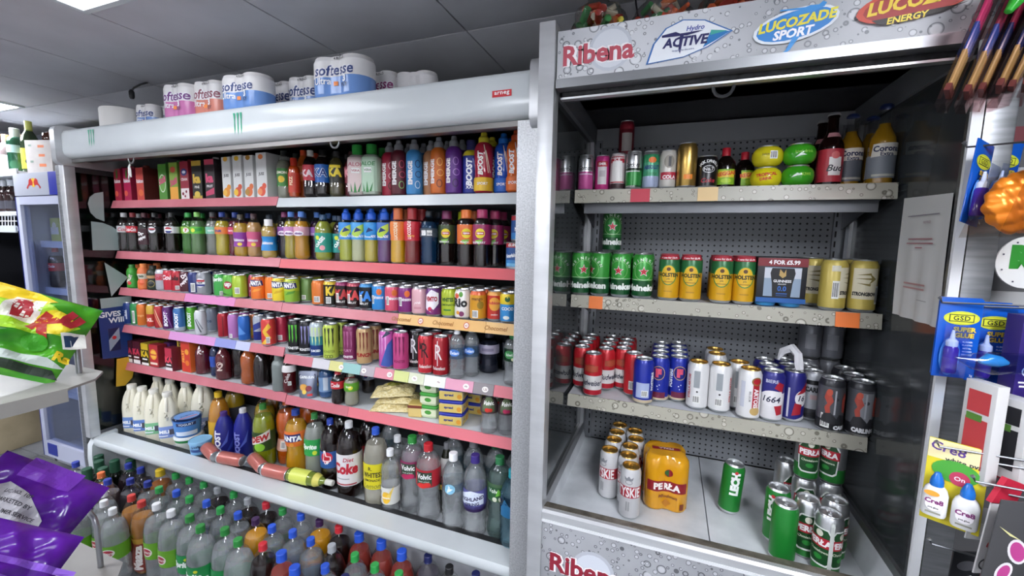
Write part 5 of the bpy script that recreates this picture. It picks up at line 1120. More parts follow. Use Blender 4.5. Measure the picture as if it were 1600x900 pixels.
P(-0.481,1.345, B('water', .31, .047, 'c:B8DCE8', 'w', .86, '1E9AA8', [(.48, .72, 'c:4AA8C8')], [('p', ((-.04, -.03), (.04, -.03), (.04, .0), (.02, .03), (.0, .01), (-.02, .035), (-.04, .0)), '1E6A9A', 0, .18)]), 'teal tinted water bottle by the steel post', free=True, rz=.1)
for i, (x, y, c, d) in enumerate([(-1.174,1.53, '2A2A2C', 'rear water bottle behind the lemonade bottle'), (-0.967,1.50, 'B8242E', 'rear bottle between the two fruit water bottles'), (-0.820,1.50, 'E0E2E6', 'rear water bottle with white cap behind the slender bottle'), (-0.706,1.48, '7A7A80', 'rear water bottle behind the purple capped water'),
        (-0.613,1.50, '1E5A3A', 'rear water bottle behind the dark green cap'), (-0.542,1.50, '1E7A8A', 'rear water bottle behind the teal water')]):
    P(x, y, B('water', .315, .045, 'c', 'w', .86, c, [(.5, .7, 'c:C8D8E0')], []), d, free=True)
for i, (x, y, l_, c, d) in enumerate([(-1.957,1.55, 'L:C8821E', '1E3A8A', 'rear amber bottle behind the lime green bottle'), (-1.862,1.58, COLA, '1A1A1C', 'rear black bottle behind the orange bottle'), (-1.707,1.56, 'L:D8661A', '2A3A7A', 'rear orange bottle behind the amber bottle'),
        (-1.569,1.55, COLA, '1E2A6A', 'rear black bottle behind the clear green labelled bottle'), (-1.437,1.53, COLA, '8A8C90', 'rear cola bottle behind the thumb logo bottle'), (-2.224,1.56, 'L:C8A828', '1E2A6A', 'rear yellow bottle behind the navy bottles')]):
    P(x, y, pet2(c, l_, [(.3, .6, '3A3A40')], [], .315, .05), d, free=True)
settle(LX0 + .01, LX1 - .005, 1.90)
# lying on the front edge of the well
from mathutils import Euler
COP = K(.146, .0285, [(.12, 's'), (1, 'm:B8685E')], [('r', .05, .06, 'C47A70', 0, .065), t('gin', .02, 'E8C8C0', 0, .07, r=90)])
def lying(design, p0, p1, r, label, roll=0.0):
    a, b = Vector(p0), Vector(p1); d = (b - a).normalized()
    q = d.to_track_quat('Z', 'Y')
    root = put(design, a, 0, label)
    root.rotation_mode = 'QUATERNION'; root.rotation_quaternion = q
    return root
zl = .4345
A = [((-2.135, 1.345, zl), (-2.0, 1.30, zl), 'copper slim can lying with its silver end forward'), ((-1.985, 1.306, zl), (-1.83, 1.322, zl), 'copper slim can lying leftmost along the air grille'),
     ((-1.832, 1.362, zl), (-1.70, 1.312, zl), 'copper slim can lying askew with silver end out'), ((-1.693, 1.308, zl), (-1.55, 1.315, zl), 'copper slim can lying next to the tipped glass bottle')]
for a, b, d in A: lying(COP, a, b, .0285, d + ', wide cooler')
lying(B('flask', .235, .031, 'c:E0E8C8', 'L:A8B45A', .86, 'C8C8BE', [(.1, .5, 'C8D05A'), (.62, .74, 'C8C05A')], [('r', .05, .03, 'E8ECE0', 0, .075)]), (-1.545, 1.318, zl + .003), (-1.31, 1.335, zl + .003), .031, 'pale yellow green bottle lying on the front edge, wide cooler')

# ================================================================ stock of the narrow cooler
shelf(1.665, "narrow cooler's top shelf")
def slim(c, pr=(), h=.122, r=.0255): return K(h, r, c, pr)
GOR = lambda c: [('r', .05, .003, 'E8E4EC', 0, .058), t('Gordons', .016, '1E1E22', -2, .078, sh=.35, max=.05), ('r', .012, .004, '2A2A2E', 20, .108)]
SMI = [('r', .03, .07, 'E4E0E0', 0, .06), ('r', .038, .018, 'B8283A', 0, .092), t('SMIR', .009, 'F4ECEC', 0, .092, b=.03), ('r', .018, .02, 'C8C0C4', 0, .06)]
P(-0.283,1.45, slim([(.48, 'm:C8589A'), (.54, 'm:B04888'), (1, 's')], GOR(0)), 'leftmost slim can, silver over pink')
P(-0.230,1.47, slim('m:D0408C', SMI), 'slim magenta can with red and white label')
P(-0.176,1.45, slim([(.2, 'm:4A3438'), (1, 'm:D4C8C8')], [('r', .05, .02, 'B02838', 0, .1), ('p', ((-.02, -.03), (.02, -.03), (.016, .04), (-.016, .04)), 'F0ECEA', 0, .055), ('r', .05, .004, 'B02838', 0, .028), t('ICE', .01, 'F4ECEC', 0, .1)]), 'slim silver can with red band')
P(-0.124,1.43, slim([(.12, 'm:1E4A2A'), (.5, 'm:2E8A3E'), (.56, 'm:1E2A1E'), (1, 's')], GOR(0) + [('r', .03, .01, 'E8E8E4', -14, .008)]), 'slim can, silver over green')
P(-0.073,1.44, slim([(.35, 'm:A8B4D0'), (.7, 'm:4AA07A'), (.9, 'm:2E8A5A'), (1, 's')], [('o', .024, .018, 'F07A2A', 4, .092), t('ABSOLUT', .013, '1E3A7A', 0, .07, b=.05, max=.05), t('Sprite', .013, '3A8A5A', 0, .05, sh=.3)]), 'slim green and blue can with orange sticker')
P(-0.023,1.44, slim([(1, 'm:D0CCC4')], [('r', .052, .022, 'B8283E', 0, .042), t('COLA', .012, 'F4ECEC', 4, .038, b=.05), ('o', .03, .04, '9A9488', 0, .085), ('r', .008, .03, '2A2A2C', 4, .085)]), 'slim silver can with red lower band')
P(0.032,1.43, K(.138, .029, 'o', [('r', .026, .014, 'F08A28', 12, .035)]), 'plain gold can with orange sticker')
put(slim('m:7A1E2C', [('r', .036, .06, 'A8A09C', 4, .05), ('r', .05, .016, 'A02838', 0, .1)]), (-0.162,1.53, 1.6658 + .122), .1, "dark red slim can raised on another can, narrow cooler's top shelf")
P(-0.162,1.53, slim('m:B0A8A8', SMI), 'slim can underneath the raised dark red can', rz=.4)
P(0.087,1.45, K(.1, .0315, 'm:141416', [('g', .036, .022, .002, 'D8D8D8', 0, .058), t('No.7', .01, 'E8E8E8', 0, .058), ('a', 'JACK DANIELS', .009, 'E8E8E8', 0, .05, .032, 150, 30), t('Coke', .014, 'B83040', 0, .025, sh=.3)]), 'short black can with white oval')
REG = [('r', .05, .046, '8ABA2A', 0, .038), ('r', .046, .02, 'E8C83A', 0, .046), t('REGGAE', .012, 'D8502A', 0, .048, r=8, b=.05), ('o', .03, .014, 'B8D83A', 0, .026)]
P(0.139,1.43, B('flask', .128, .03, 'g:140E0C', None, .8, 'B82030', [], REG, 'cap'), 'brown flask with red cap and lime label, taller')
P(0.203,1.52, B('flask', .12, .029, 'g:140E0C', None, .8, 'B82030', [], REG, 'cap'), 'brown flask with red cap and lime label, shorter', rz=.5)
def ball(c, prints):
    return _ball(c, tuple(prints))
@lru_cache(None)
def _ball(c, prints):
    r, h = .041, .06
    pr = [(0, .002), (.02, 0), (.024, .003)] + [(.024 + (r - .024) * math.sin(PI * q / 8) ** .9, .004 + (1 - math.cos(PI * q / 8)) / 2 * (h - .009)) for q in range(1, 8)] + [(.025, h - .003)]
    pm = MB(); wrap_prints(pm, prints, interp(pr), .0006)
    return ('ball_can', 'can', [('body', MB().lathe(pr, 'g:' + c, 26).mesh('body', 60), []), ('lid', MB().lathe([(.026, h - .004), (.027, h - .001), (.025, h), (.022, h - .003), (0, h - .003)], 's', 22).mesh('lid'), []), ('label_print', pm.mesh('label_print', 0), [])], .09, .084)
Y1 = ball('D8CC22', [t('TROPICAL', .01, 'C83A22', -8, .036, r=6, b=.05, max=.055), t('DRINK', .008, 'C83A22', -8, .024, r=6, b=.04)])
Y2 = ball('D0C424', [('b', .02, .022, 8, .03), t('juice', .009, '8A7A1E', -22, .032)])
G1 = ball('3C9A22', [('p', ((-.014, -.006), (.0, -.002), (.014, .0), (.0, .006)), 'E0F0E0', -14, .03), t('KIWI', .008, 'A8D84A', 18, .032)])
G2 = ball('3E9E24', [t('kiwi drink', .008, '8ACC4A', 0, .034, max=.05), ('p', ((-.014, -.006), (.0, -.002), (.014, .0), (.0, .006)), 'E0F0E0', -12, .024)])
for (x, y), a, b, c in ((((0.252,1.45)), Y1, Y2, 'yellow'), (((0.329,1.44)), G1, G2, 'green')):
    put(a, (x, y, 1.6658), 0, f"round {c} can underneath its twin, narrow cooler's top shelf")
    put(b, (x, y, 1.7262), .1, f"round {c} can stacked on its twin, narrow cooler's top shelf")
def beer(glass, liq, lab, pr, cap, h=.205): return B('beer', h, .0305, glass, liq, .76, cap, lab, pr, 'crown')
P(0.409,1.46, beer('g:1A0A08', None, [(.06, .5, 'B8303E')], [('r', .03, .05, 'E8E4E0', 10, .055), ('o', .02, .02, 'D86A6A', 8, .085), t('Bud', .018, '2A2A30', 12, .05, sh=.3), ('r', .03, .012, 'D89AA0', 4, .142)], 'C0C0C0'), 'brown beer bottle with red and white label')
P(0.406,1.54, beer('g:1A0A08', None, [], [('r', .03, .014, 'C88A8E', 4, .142)], 'B0B0B0'), 'brown beer bottle behind the red labelled bottle')
COR = lambda: [('p', ((-.034, -.016), (.034, -.012), (.036, .02), (-.03, .018)), 'DCD8CC', 0, .088), t('Corona', .016, '16204A', 0, .093, b=.04, max=.058), t('Extra', .01, '16204A', 2, .079, b=.03), ('r', .055, .006, 'B8B8AC', 0, .024)]
P(0.458,1.46, beer('c', 'L:B88A1E', [(.08, .36, '5A6068')], COR(), '2A3A6A'), 'pale beer bottle with white label, left one')
P(0.523,1.53, beer('c', 'L:B88A1E', [], [], '2A3A6A'), 'pale beer bottle standing behind the two front ones')
P(0.519,1.44, beer('c', 'L:B88A1E', [(.08, .36, '7A8088')], COR(), '2A3A6A', .212), 'pale beer bottle with white label at the shelf end')
shelf(1.3175, "narrow cooler's second shelf")
def k44(c, pr=(), lid='s', h=.146, tab=True, r=.0322): return K(h, r, c, pr, lid, tab)
HEI = lambda dx: [('g', .062, .062, .002, '8AC87A', dx, .09), ('s', .036, 'F0ECEC', dx, .088), ('s', .029, 'C02434', dx, .088), ('a', 'HEINEKEN', .0095, 'E0F0DC', dx, .086, .041, 165, 15), ('r', .18, .0012, 'D8E8D4', 0, .062), t('Heineken', .022, 'F2F6F0', dx, .036, b=.05, w=1.05)]
HB = [(.03, 's'), (.4, 'm:17502A'), (1, 'm:3A9A3C')]
for i, (x, y, dx, d) in enumerate(((-0.284,1.43, 24, 'leftmost green beer can with red star'), (-0.219,1.44, -60, 'second green beer can, star turned away'), (-0.151,1.445, -14, 'third green beer can with red star'), (-0.081,1.44, 4, 'fourth green beer can with red star'))):
    P(x, y, k44(HB, HEI(dx)), d, 2 if i else 1, rz=.1)
put(k44([(.03, 's'), (.35, 'm:17502A'), (1, 'm:2E7A36')], HEI(14)), (-0.195,1.518, 1.3183 + .1465), -.1, "green beer can stacked on the rear row, narrow cooler's second shelf")
HOL = [('o', .05, .066, '3A8A4A', 0, .082), ('o', .044, .06, 'E4B82E', 0, .082), ('o', .012, .012, '5A3A1E', 0, .1), t('HOLSTEN', .013, '1E2A1E', 0, .082, b=.05, max=.062), t('pils', .007, '5A4A1E', 0, .069), ('r', .03, .002, '8A5A1E', 0, .06), ('r', .058, .012, 'B02838', 0, .136), t('4 cans for £6.49', .006, 'F4ECEC', 0, .136, b=.03), ('r', .024, .004, 'B88A1E', 0, .03)]
HOB = [(.03, 's'), (.62, 'm:D8A41E'), (.9, 'm:2A6A3C'), (1, 'm:A83040')]
for x, y, d in ((0.001,1.44, 'leftmost gold and green beer can'), (0.063,1.44, 'second gold and green beer can from the left'), (0.154,1.45, 'third gold and green beer can from the left'), (0.214,1.46, 'gold and green beer can beside the boxed beer')):
    P(x, y, k44(HOB, HOL, 'm:B84A54'), d, 1, rz=-.05)
# boxed four pack of black stout
x, y = 0.310,1.49
root = thing('beer_multipack', "black four can beer pack with red price band, narrow cooler's second shelf", 'beer pack', (x, y, 1.3178), .02)
root.scale = (.94, .94, 1)
gb = MB().box(-.068, .068, -.066, .066, .012, .146, '16181E', .004); gb.obj('carton', root)
for i, (cx_, cy_) in enumerate(((-.034, -.034), (.034, -.034), (-.034, .034), (.034, .034))):
    o = MB().lathe([(0, .002), (.022, 0), (.027, .002), (.032, .012), (.032, .014)], 'm:3A8AC0', 20).obj('can_base', root); o.location = (cx_, cy_, 0)
pm = MB()
flat_prints(pm, [('r', .136, .024, '7A1622', 0, .132), t('4 FOR £5.99', .013, 'F4F0F0', .004, .132, b=.04), ('r', .1, .086, '8EA0B4', .002, .074), ('r', .1, .03, 'C8CCD4', .002, .1), ('p', ((-.024, -.05), (.024, -.05), (.028, .0), (.034, .03), (.03, .045), (-.03, .045), (-.034, .03), (-.028, .0)), '0C0C10', .002, .07), ('p', ((-.008, .012), (-.01, -.006), (.0, -.014), (.009, -.008), (.008, .012), (.003, .0)), 'B8985A', .002, .1), t('GUINNESS', .008, 'E8E8E8', .002, .077, b=.03), t('DRAUGHT', .0035, 'E0E0E0', .002, .068), t('0.0', .015, '2E6AC0', .002, .055), ('r', .03, .003, '2A5AA0', .002, .04), ('r', .03, .0016, '2A5AA0', .002, .034), ('r', .136, .014, '1E5AA0', 0, .02)], lambda u, v, l: (u, -.0662 - l, v))
pm.obj('front_print', root, 0)
STB = lambda dx: [('r', .06, .085, 'E4DCC0', dx, .08), ('p', ((-.024, .0), (.018, -.003), (.018, .003)), '8A7A3A', dx, .094), ('p', ((.006, -.016), (.024, .0), (.006, .016), (.014, .0)), '8A7A3A', dx, .094), ('p', ((-.02, .014), (.01, .02), (.012, .014)), '8A7A3A', dx, .09), ('p', ((-.02, -.014), (.01, -.022), (.012, -.016)), '8A7A3A', dx, .096), t('STRONGBOW', .011, '1E1E1A', dx, .052, b=.06, max=.056)]
P(0.413,1.53, k44([(.03, 's'), (1, 'm:C8B45A')], STB(6)), 'cream and gold cider can set back', 1, rz=0)
P(0.441,1.44, k44([(.03, 's'), (1, 'm:C8B45A')], STB(64) + [('b', .016, .05, -4, .06), ('r', .02, .016, 'D8D4C0', -8, .12)]), 'gold cider can turned to its code label', 2, rz=0)
P(0.510,1.44, k44([(.03, 's'), (1, 'm:C8B45A')], STB(-8) + [('b', .012, .05, 48, .05)]), 'cream and gold cider can at the shelf end', 1, rz=0)
shelf(.9695, "narrow cooler's third shelf")
BUD = [(.03, 's'), (.17, 'm:B82030'), (.5, 'm:E4E2E0'), (1, 'm:C4242E')]
BUP = lambda dx: [t('Budweiser', .02, '1E2440', dx, .05, sh=.35, b=.02, max=.085), ('o', .04, .03, 'A03A28', dx, .1), ('r', .05, .02, 'B05038', dx, .1)]
for x, y, dx, rr, d in ((-0.280,1.50, 0, 3, 'leftmost red beer can with white band'), (-0.227,1.425, -10, 0, 'red beer can standing out in front on the left'), (-0.195,1.51, 40, 3, 'red beer can behind the foremost red can'), (-0.144,1.50, 0, 3, 'red beer can with white band, fourth from the left'), (-0.096,1.485, 120, 3, 'red beer can beside the blue cans')):
    P(x, y, k44(BUD if dx < 100 else [(.03, 's'), (1, 'm:C4242E')], BUP(dx) if dx < 100 else [('b', .02, .03, -10, .04)], 's', .15), d, rr, rz=.1)
FOS = lambda dx: [('o', .042, .048, 'C8A86A', dx, .1), ('o', .038, .044, '1C2270', dx, .1), t('F', .03, 'D8506A', dx, .1, b=.1), ('r', .05, .02, '6A2440', dx, .025), t('FOSTERS', .013, 'E8ECF4', dx - 52, .08, r=90, b=.06, max=.07), ('s', .006, 'E8ECF4', dx - 4, .055), ('s', .005, 'E8ECF4', dx + 8, .06), ('s', .005, 'E8ECF4', dx + 2, .045)]
FOB = [(.12, 'm:D0C0A0'), (1, 'm:1E2E9A')]
P(-0.059,1.42, k44(FOB, FOS(110) + [('r', .042, .05, 'A8B4D8', -2, .05), ('b', .02, .02, 10, .04)], 's', .152), 'blue beer can with panel of small print in front', 0, rz=.05)
P(-0.010,1.47, k44(FOB, FOS(-8), 's', .152), 'blue beer can with oval crest, left of two', 3, rz=.05)
P(0.045,1.455, k44(FOB, FOS(4), 's', .152), 'blue beer can with oval crest, right of two', 3, rz=.05)
STE = lambda a: [('r', .018, .055, '9AA0A4', -8, .1), ('b', .022, .024, -6, .035), ('o', .006, .006, '2A2A2C', -4, .06), t('STELLA ARTOIS', .009, 'C04A4A', a, .075, r=90, b=.04, max=.09)]
P(0.108,1.45, k44([(.02, 's'), (1, 'm:E4E4E4')], STE(-50), 'o', .154), 'white beer can with gold lid, left of three', 3, rz=0)
P(0.172,1.45, k44([(.02, 's'), (1, 'm:E4E4E4')], STE(58), 'o', .154), 'white beer can with gold lid, middle of three', 3, rz=0)
P(0.232,1.50, k44([(.02, 's'), (1, 'm:E4E4E4')], STE(0), 'o', .154), 'white beer can behind the red crested white can', 2, rz=0)
P(0.252,1.425, k44([(.02, 's'), (1, 'm:E4E4E4')], [('r', .02, .088, 'B02430', 26, .075), ('o', .03, .026, '8A6A3A', 26, .122), ('o', .03, .026, 'C8A86A', 26, .03), ('o', .022, .018, 'B02430', 26, .122), t('ARTOIS', .014, 'F4ECEC', 26, .07, r=-90, b=.05), t('BELGIUM', .006, '8A8A8A', -4, .075, r=-90), ('r', .012, .08, 'C8CCD8', -40, .08)], 'o', .156), 'white beer can with upright red crest, in front', 0, rz=0)
KRB = [(.02, 's'), (.58, 'm:E4E2E4'), (1, 'm:2A2A7A')]
KR = lambda dx: [('r', .05, .018, 'E2E0E2', dx, .086), ('p', ((-.034, -.02), (.034, .012), (.034, .03), (-.034, .022)), '2A2A7A', dx, .104), ('p', ((.002, .0), (.026, -.012), (.03, .012), (.012, .02)), 'A82434', dx, .105), ('o', .07, .05, 'E8E6E8', dx, .072), t('1664', .019, '1E2440', dx - 4, .07, sh=.2), ('p', ((-.002, .0), (.02, .004), (.022, -.024), (.006, -.028)), 'B02A38', dx + 12, .05), t('BIERE', .01, 'C8CCE0', dx - 8, .125)]
P(0.314,1.44, k44(KRB, KR(-6), 's', .154), 'white and blue beer can with numerals, left one', 2, rz=0)
P(0.370,1.46, k44([(.02, 's'), (1, 'm:2A2A7A')], [('o', .04, .05, 'E8E6E8', 34, .075), t('16', .018, '1E2440', 32, .075, sh=.2), ('p', ((-.014, -.02), (.01, -.014), (.012, .016), (-.008, .02)), 'A82434', 14, .04), ('p', ((-.02, -.02), (.03, -.02), (.03, .0)), 'D8D8DC', 10, .022), ('p', ((-.01, -.02), (.02, -.01), (.02, .02)), 'A82434', 22, .105), ('r', .005, .09, 'C8C8D4', -30, .06)], 's', .154), 'dark blue beer can with torn carton strip on top', 2, rz=0)
sx_, sy_ = 0.370,1.46
tag(MB().tube([(sx_ - .03, sy_ + .05, 1.14), (sx_ - .02, sy_ + .045, 1.17), (sx_, sy_ + .03, 1.185), (sx_ + .012, sy_ + .012, 1.17), (sx_ + .014, sy_ + .004, 1.145), (sx_ + .016, sy_, 1.127)], [.004, .012, .014, .012, .013, .012], 'r:D8D8DC', 6).obj('torn_strip', None), "torn white carton strip curling over the dark blue beer can", 'packaging')
CARB = [(.02, 's'), (.24, 'm:1C1C20'), (.86, 'm:5A5C62'), (1, 'm:34353A')]
CAR = [t('CARLING', .014, 'F0F0F2', 2, .02, b=.08, max=.054), ('p', ((-.02, .004), (.02, .008), (.012, -.004), (-.016, -.003)), 'F0F0F2', 2, .033), ('r', .03, .085, '8E9096', 8, .085),
       ('p', ((-.004, -.034), (.006, -.03), (.004, -.012), (.012, .004), (.006, .02), (.008, .036), (-.006, .032), (-.01, .012), (-.002, -.004), (-.008, -.016)), 'B84A3A', -26, .09), ('o', .014, .02, 'C8543E', -24, .118), ('p', ((-.02, -.02), (.016, -.026), (.018, -.008), (.004, .008), (-.012, .004)), '2A2A2E', -20, .052),
       ('p', ((-.004, -.026), (.008, -.03), (.006, .0), (.01, .02), (.0, .03), (-.006, .01)), 'B84A3A', 44, .09), ('p', ((-.018, -.02), (.02, -.024), (.016, .002), (-.006, .006)), '2A2A2E', 34, .05), ('o', .012, .01, '3A3A40', 6, .1), ('r', .004, .07, 'B8BAC0', 2, .09)]
P(0.428,1.47, k44([(.25, 'm:3A3A40'), (1, 'm:A8AAB0')], [('r', .05, .014, '16161A', 0, .12), t('CARLING', .016, '26262A', 6, .098, b=.06, max=.06), ('p', ((-.026, -.02), (.026, .0), (.026, -.03), (-.026, -.034)), '1E1E22', 0, .04), ('r', .03, .014, 'B89A9A', 4, .075)], 's', .152), 'silver beer can with black lettering', 1, rz=0)
P(0.459,1.42, k44(CARB, [('b', .022, .04, -34, .035)] + CAR[3:] + [t('CARL', .012, 'F0F0F2', 34, .018, b=.08)], 's', .156), 'black and silver beer can turned half away', 1, rz=0)
P(0.529,1.42, k44(CARB, CAR, 's', .156), 'black and silver beer can at the shelf end', 2, rz=0)
for k, (x, y, d) in enumerate(((0.456,1.64, 'left'), (0.519,1.65, 'right'))):
    put(k44('m:7A7C84', [t('CARLING', .018, '26262A', -10, .12, b=.06, max=.07), ('r', .03, .05, '9A9CA4', 0, .06)], 's', .156), (x, y, .9703 + .157), -.2, f"silver beer can raised on the rear cans, {d} of two, narrow cooler's third shelf")
    P(x, y, k44('m:8A8C94', [], 's', .156), f'silver beer can underneath the {d} raised can', 0, z=.9703)
shelf(.6555, "narrow cooler's floor")
def k50b(c, pr, lid='s', h=.163): return K(h, .031, c, tuple(pr), lid, True)
TYS = lambda txt, dx=0: [('r', .2, .036, 'A82030', 0, .09), t(txt, .032, 'F0ECEC', dx, .09, b=.03, w=.9, max=.075), ('g', .022, .014, .0016, '7A7C80', dx, .122), ('p', ((-.011, -.004), (.011, -.004), (.014, .008), (.006, .002), (.0, .01), (-.006, .002), (-.014, .008)), '8A8C92', dx, .132), ('r', .004, .03, '9A9C9E', dx - 8, .045), ('r', .004, .03, '9A9C9E', dx + 4, .045)]
TB = [(.03, 's'), (1, 'm:C8C8CA')]
for q, (x, y, dx) in enumerate(((-0.074,1.276, -8), (-0.088,1.335, -60), (-0.088,1.384, 30), (-0.079,1.445, 60), (-0.082,1.503, 0))):
    P(x, y, k50b(TB, TYS('TYSKIE', dx), 'o'), ('front', 'second', 'middle', 'fourth', 'rearmost')[q] + ' silver red banded beer can of the right hand row of five', 0, rz=.05)
for q, (x, y, dx) in enumerate(((-0.149,1.334, -34), (-0.145,1.387, 40), (-0.142,1.449, 60), (-0.139,1.504, 0))):
    P(x, y, k50b(TB, TYS('TYSKIE', dx), 'o'), ('front', 'second', 'third', 'rearmost')[q] + ' silver red banded beer can of the left hand row of four', 0, rz=.05)
# shrink wrapped four pack
x, y = 0.025,1.395
root = thing('beer_multipack', "yellow shrink wrapped four can beer pack, narrow cooler's floor", 'beer pack', (x, y, .6558), .12)
mb = MB(); vs = []; fs = []; n = 40; prof = [(.80, 0), (.95, .004), (1, .012), (1, .15), (.97, .165), (.82, .178)]
def pk(a):
    best = 0
    for cx_ in (-.033, .033):
        for cy_ in (-.033, .033):
            dx, dy = math.cos(a), math.sin(a); bb = dx * cx_ + dy * cy_; disc = bb * bb - (cx_ * cx_ + cy_ * cy_ - .034 ** 2)
            if disc > 0: best = max(best, bb + math.sqrt(disc))
    return max(best, .058)
for s_, z in prof:
    for i in range(n):
        a = 2 * PI * i / n; r = pk(a) * s_; vs.append((r * math.cos(a), r * math.sin(a), z))
for j in range(len(prof) - 1):
    for i in range(n): fs.append((j * n + i, j * n + (i + 1) % n, (j + 1) * n + (i + 1) % n, (j + 1) * n + i))
fs.append(tuple(range((len(prof) - 1) * n, len(prof) * n))); fs.append(tuple(range(n - 1, -1, -1)))
mb.add(vs, fs, 'g:D89A1E'); mb.obj('wrap', root, 50)
pm = MB(); fy_ = lambda u, l: -(.033 + math.sqrt(max(.034 ** 2 - (abs(u) - .033) ** 2, 0)) if abs(u) > .012 else .0585) - .0008 - l
def pack_prints(prs):
    lay = 0
    for p in prs:
        for pv, pf, col, u0, v0 in shapes2d(p):
            b = bmesh.new(); bv = [b.verts.new((u0 + xx, v0 + yy, 0)) for xx, yy in pv]
            for f_ in pf:
                try: b.faces.new([bv[i] for i in f_])
                except ValueError: pass
            q = -.066
            while q < .066:
                bmesh.ops.bisect_plane(b, geom=b.verts[:] + b.edges[:] + b.faces[:], dist=1e-6, plane_co=(q, 0, 0), plane_no=(1, 0, 0)); q += .006
            for v in b.verts: v.co = (v.co.x, fy_(v.co.x, lay), v.co.y)
            pm.bm(b, col)
        lay += .0003
pack_prints([('r', .116, .034, '8E1C26', 0, .084), t('PERŁA', .022, 'F4EEE8', 0, .084, b=.05, max=.09), ('o', .024, .024, '8E1C26', .004, .128), ('p', ((-.012, -.002), (.0, -.012), (.0, .012), (-.012, .004)), '2A5A2A', .004, .128), t('Miodowa', .011, '8A4A1E', .004, .052, sh=.2), ('r', .02, .02, 'B8741A', .0, .03, 45), ('r', .012, .02, '7A3A1E', .046, .025)])
flat_prints(pm, [('r', .085, .018, '8E1C26', 0, 0), t('PERŁA', .012, 'F0D8C8', 0, 0, r=180)], lambda u, v, l: (u, v, .179 + l))
pm.obj('wrap_print', root, 0)
LE = lambda dx: [t('LECH', .026, 'F0F4F0', dx, .105, r=90, b=.08), ('o', .01, .01, 'C03038', dx, .142)]
LB = [(.08, 's'), (.96, 'm:1E7A2E'), (1, 's')]
P(0.220,1.42, k50b(LB, LE(6)), 'lone green beer can near the middle', 0, rz=0, tilt=(0, .06, 0))
P(0.328,1.32, k50b(LB, LE(-34)), 'green beer can behind the plain green side', 0, rz=0)
P(0.329,1.243, k50b(LB, LE(150)), 'green beer can turned to its plain green side, in front', 0, rz=0)
PEB = [(.03, 's'), (.35, 'm:2A7A34'), (1, 's')]
PE = lambda dx: [('p', ((-.028, -.05), (-.02, -.058), (.02, -.058), (.028, -.05), (.032, .02), (.018, .044), (-.018, .044), (-.032, .02)), 'E4E8E4', dx, .085), ('p', ((-.025, -.046), (-.018, -.053), (.018, -.053), (.025, -.046), (.029, .018), (.016, .04), (-.016, .04), (-.029, .018)), '1C4A26', dx, .085), ('r', .064, .026, 'B02434', dx, .09), t('PERŁA', .017, 'F4F0F0', dx, .09, b=.05, max=.056), ('o', .016, .018, 'D8D8C8', dx, .114), t('Chmielowa', .007, 'D8E0C8', dx, .066), ('o', .02, .014, '2E8A3A', dx, .05)]
P(0.391,1.29, k50b(PEB, PE(-6)), 'silver green beer can behind, left of the foremost', 0, rz=0)
P(0.425,1.237, k50b(PEB, PE(46) + PE(-50) + [('r', .008, .14, 'D0D4D0', -2, .08)]), 'silver green beer can, foremost by the glass side', 0, rz=0)
P(0.460,1.31, k50b(PEB, PE(60)), 'silver green beer can behind the foremost by the glass', 0, rz=0)
for i, (x, y, dx, d) in enumerate(((0.420,1.435, 0, 'left'), (0.486,1.435, -50, 'right'))):
    P(x, y, k50b(PEB, PE(0), h=.15), f'lower silver green beer can of the {d} stack', 0, rz=0, z=.6563)
    put(k50b(PEB, PE(dx), h=.141), (x, y, .6563 + .1505), 0, f"upper silver green beer can of the {d} stack, narrow cooler's floor")
P(0.387,1.50, k50b(PEB, PE(40)), 'half hidden silver green beer can left of the stacks', 0, rz=0, z=.6563)
# sheet of paper taped inside the right glass
root = thing('paper_notice', "creased white paper notice taped to the right glass of the narrow cooler", 'notice', (RX1 - .001, 1.25, 1.33))
mb = MB(); vs = []; fs = []; nx, nz = 14, 12
for j in range(nz + 1):
    for i in range(nx + 1):
        u, v = i / nx, j / nz
        vs.append((-.002 - .004 * (math.sin(u * 19 + v * 2) * (1 - v) + .5) - .001, -.105 + .2 * u + .012 * v, .0 + .285 * v + .008 * u * v))
for j in range(nz):
    for i in range(nx): a = j * (nx + 1) + i; fs.append((a, a + 1, a + nx + 2, a + nx + 1))
mb.add(vs, fs, 'r:D0D0CE'); mb.obj('sheet', root, 80)
pm = MB()
flat_prints(pm, [('r', .13, .002, '8A8490', 0, .245), t('NOTICE', .006, '9A7A84', .02, .228), ('r', .1, .003, 'B07A80', .0, .19), ('r', .11, .003, 'B07A80', .0, .18), ('r', .03, .003, 'B07A80', 0, .17), ('r', .09, .004, 'B88A8A', .0, .085), ('r', .09, .004, 'B88A8A', .0, .075), ('r', .04, .0015, '8A8A8E', .04, .05)], lambda u, v, l: (-.0095 - l, -u, v))
pm.obj('notice_print', root, 0)

rears()
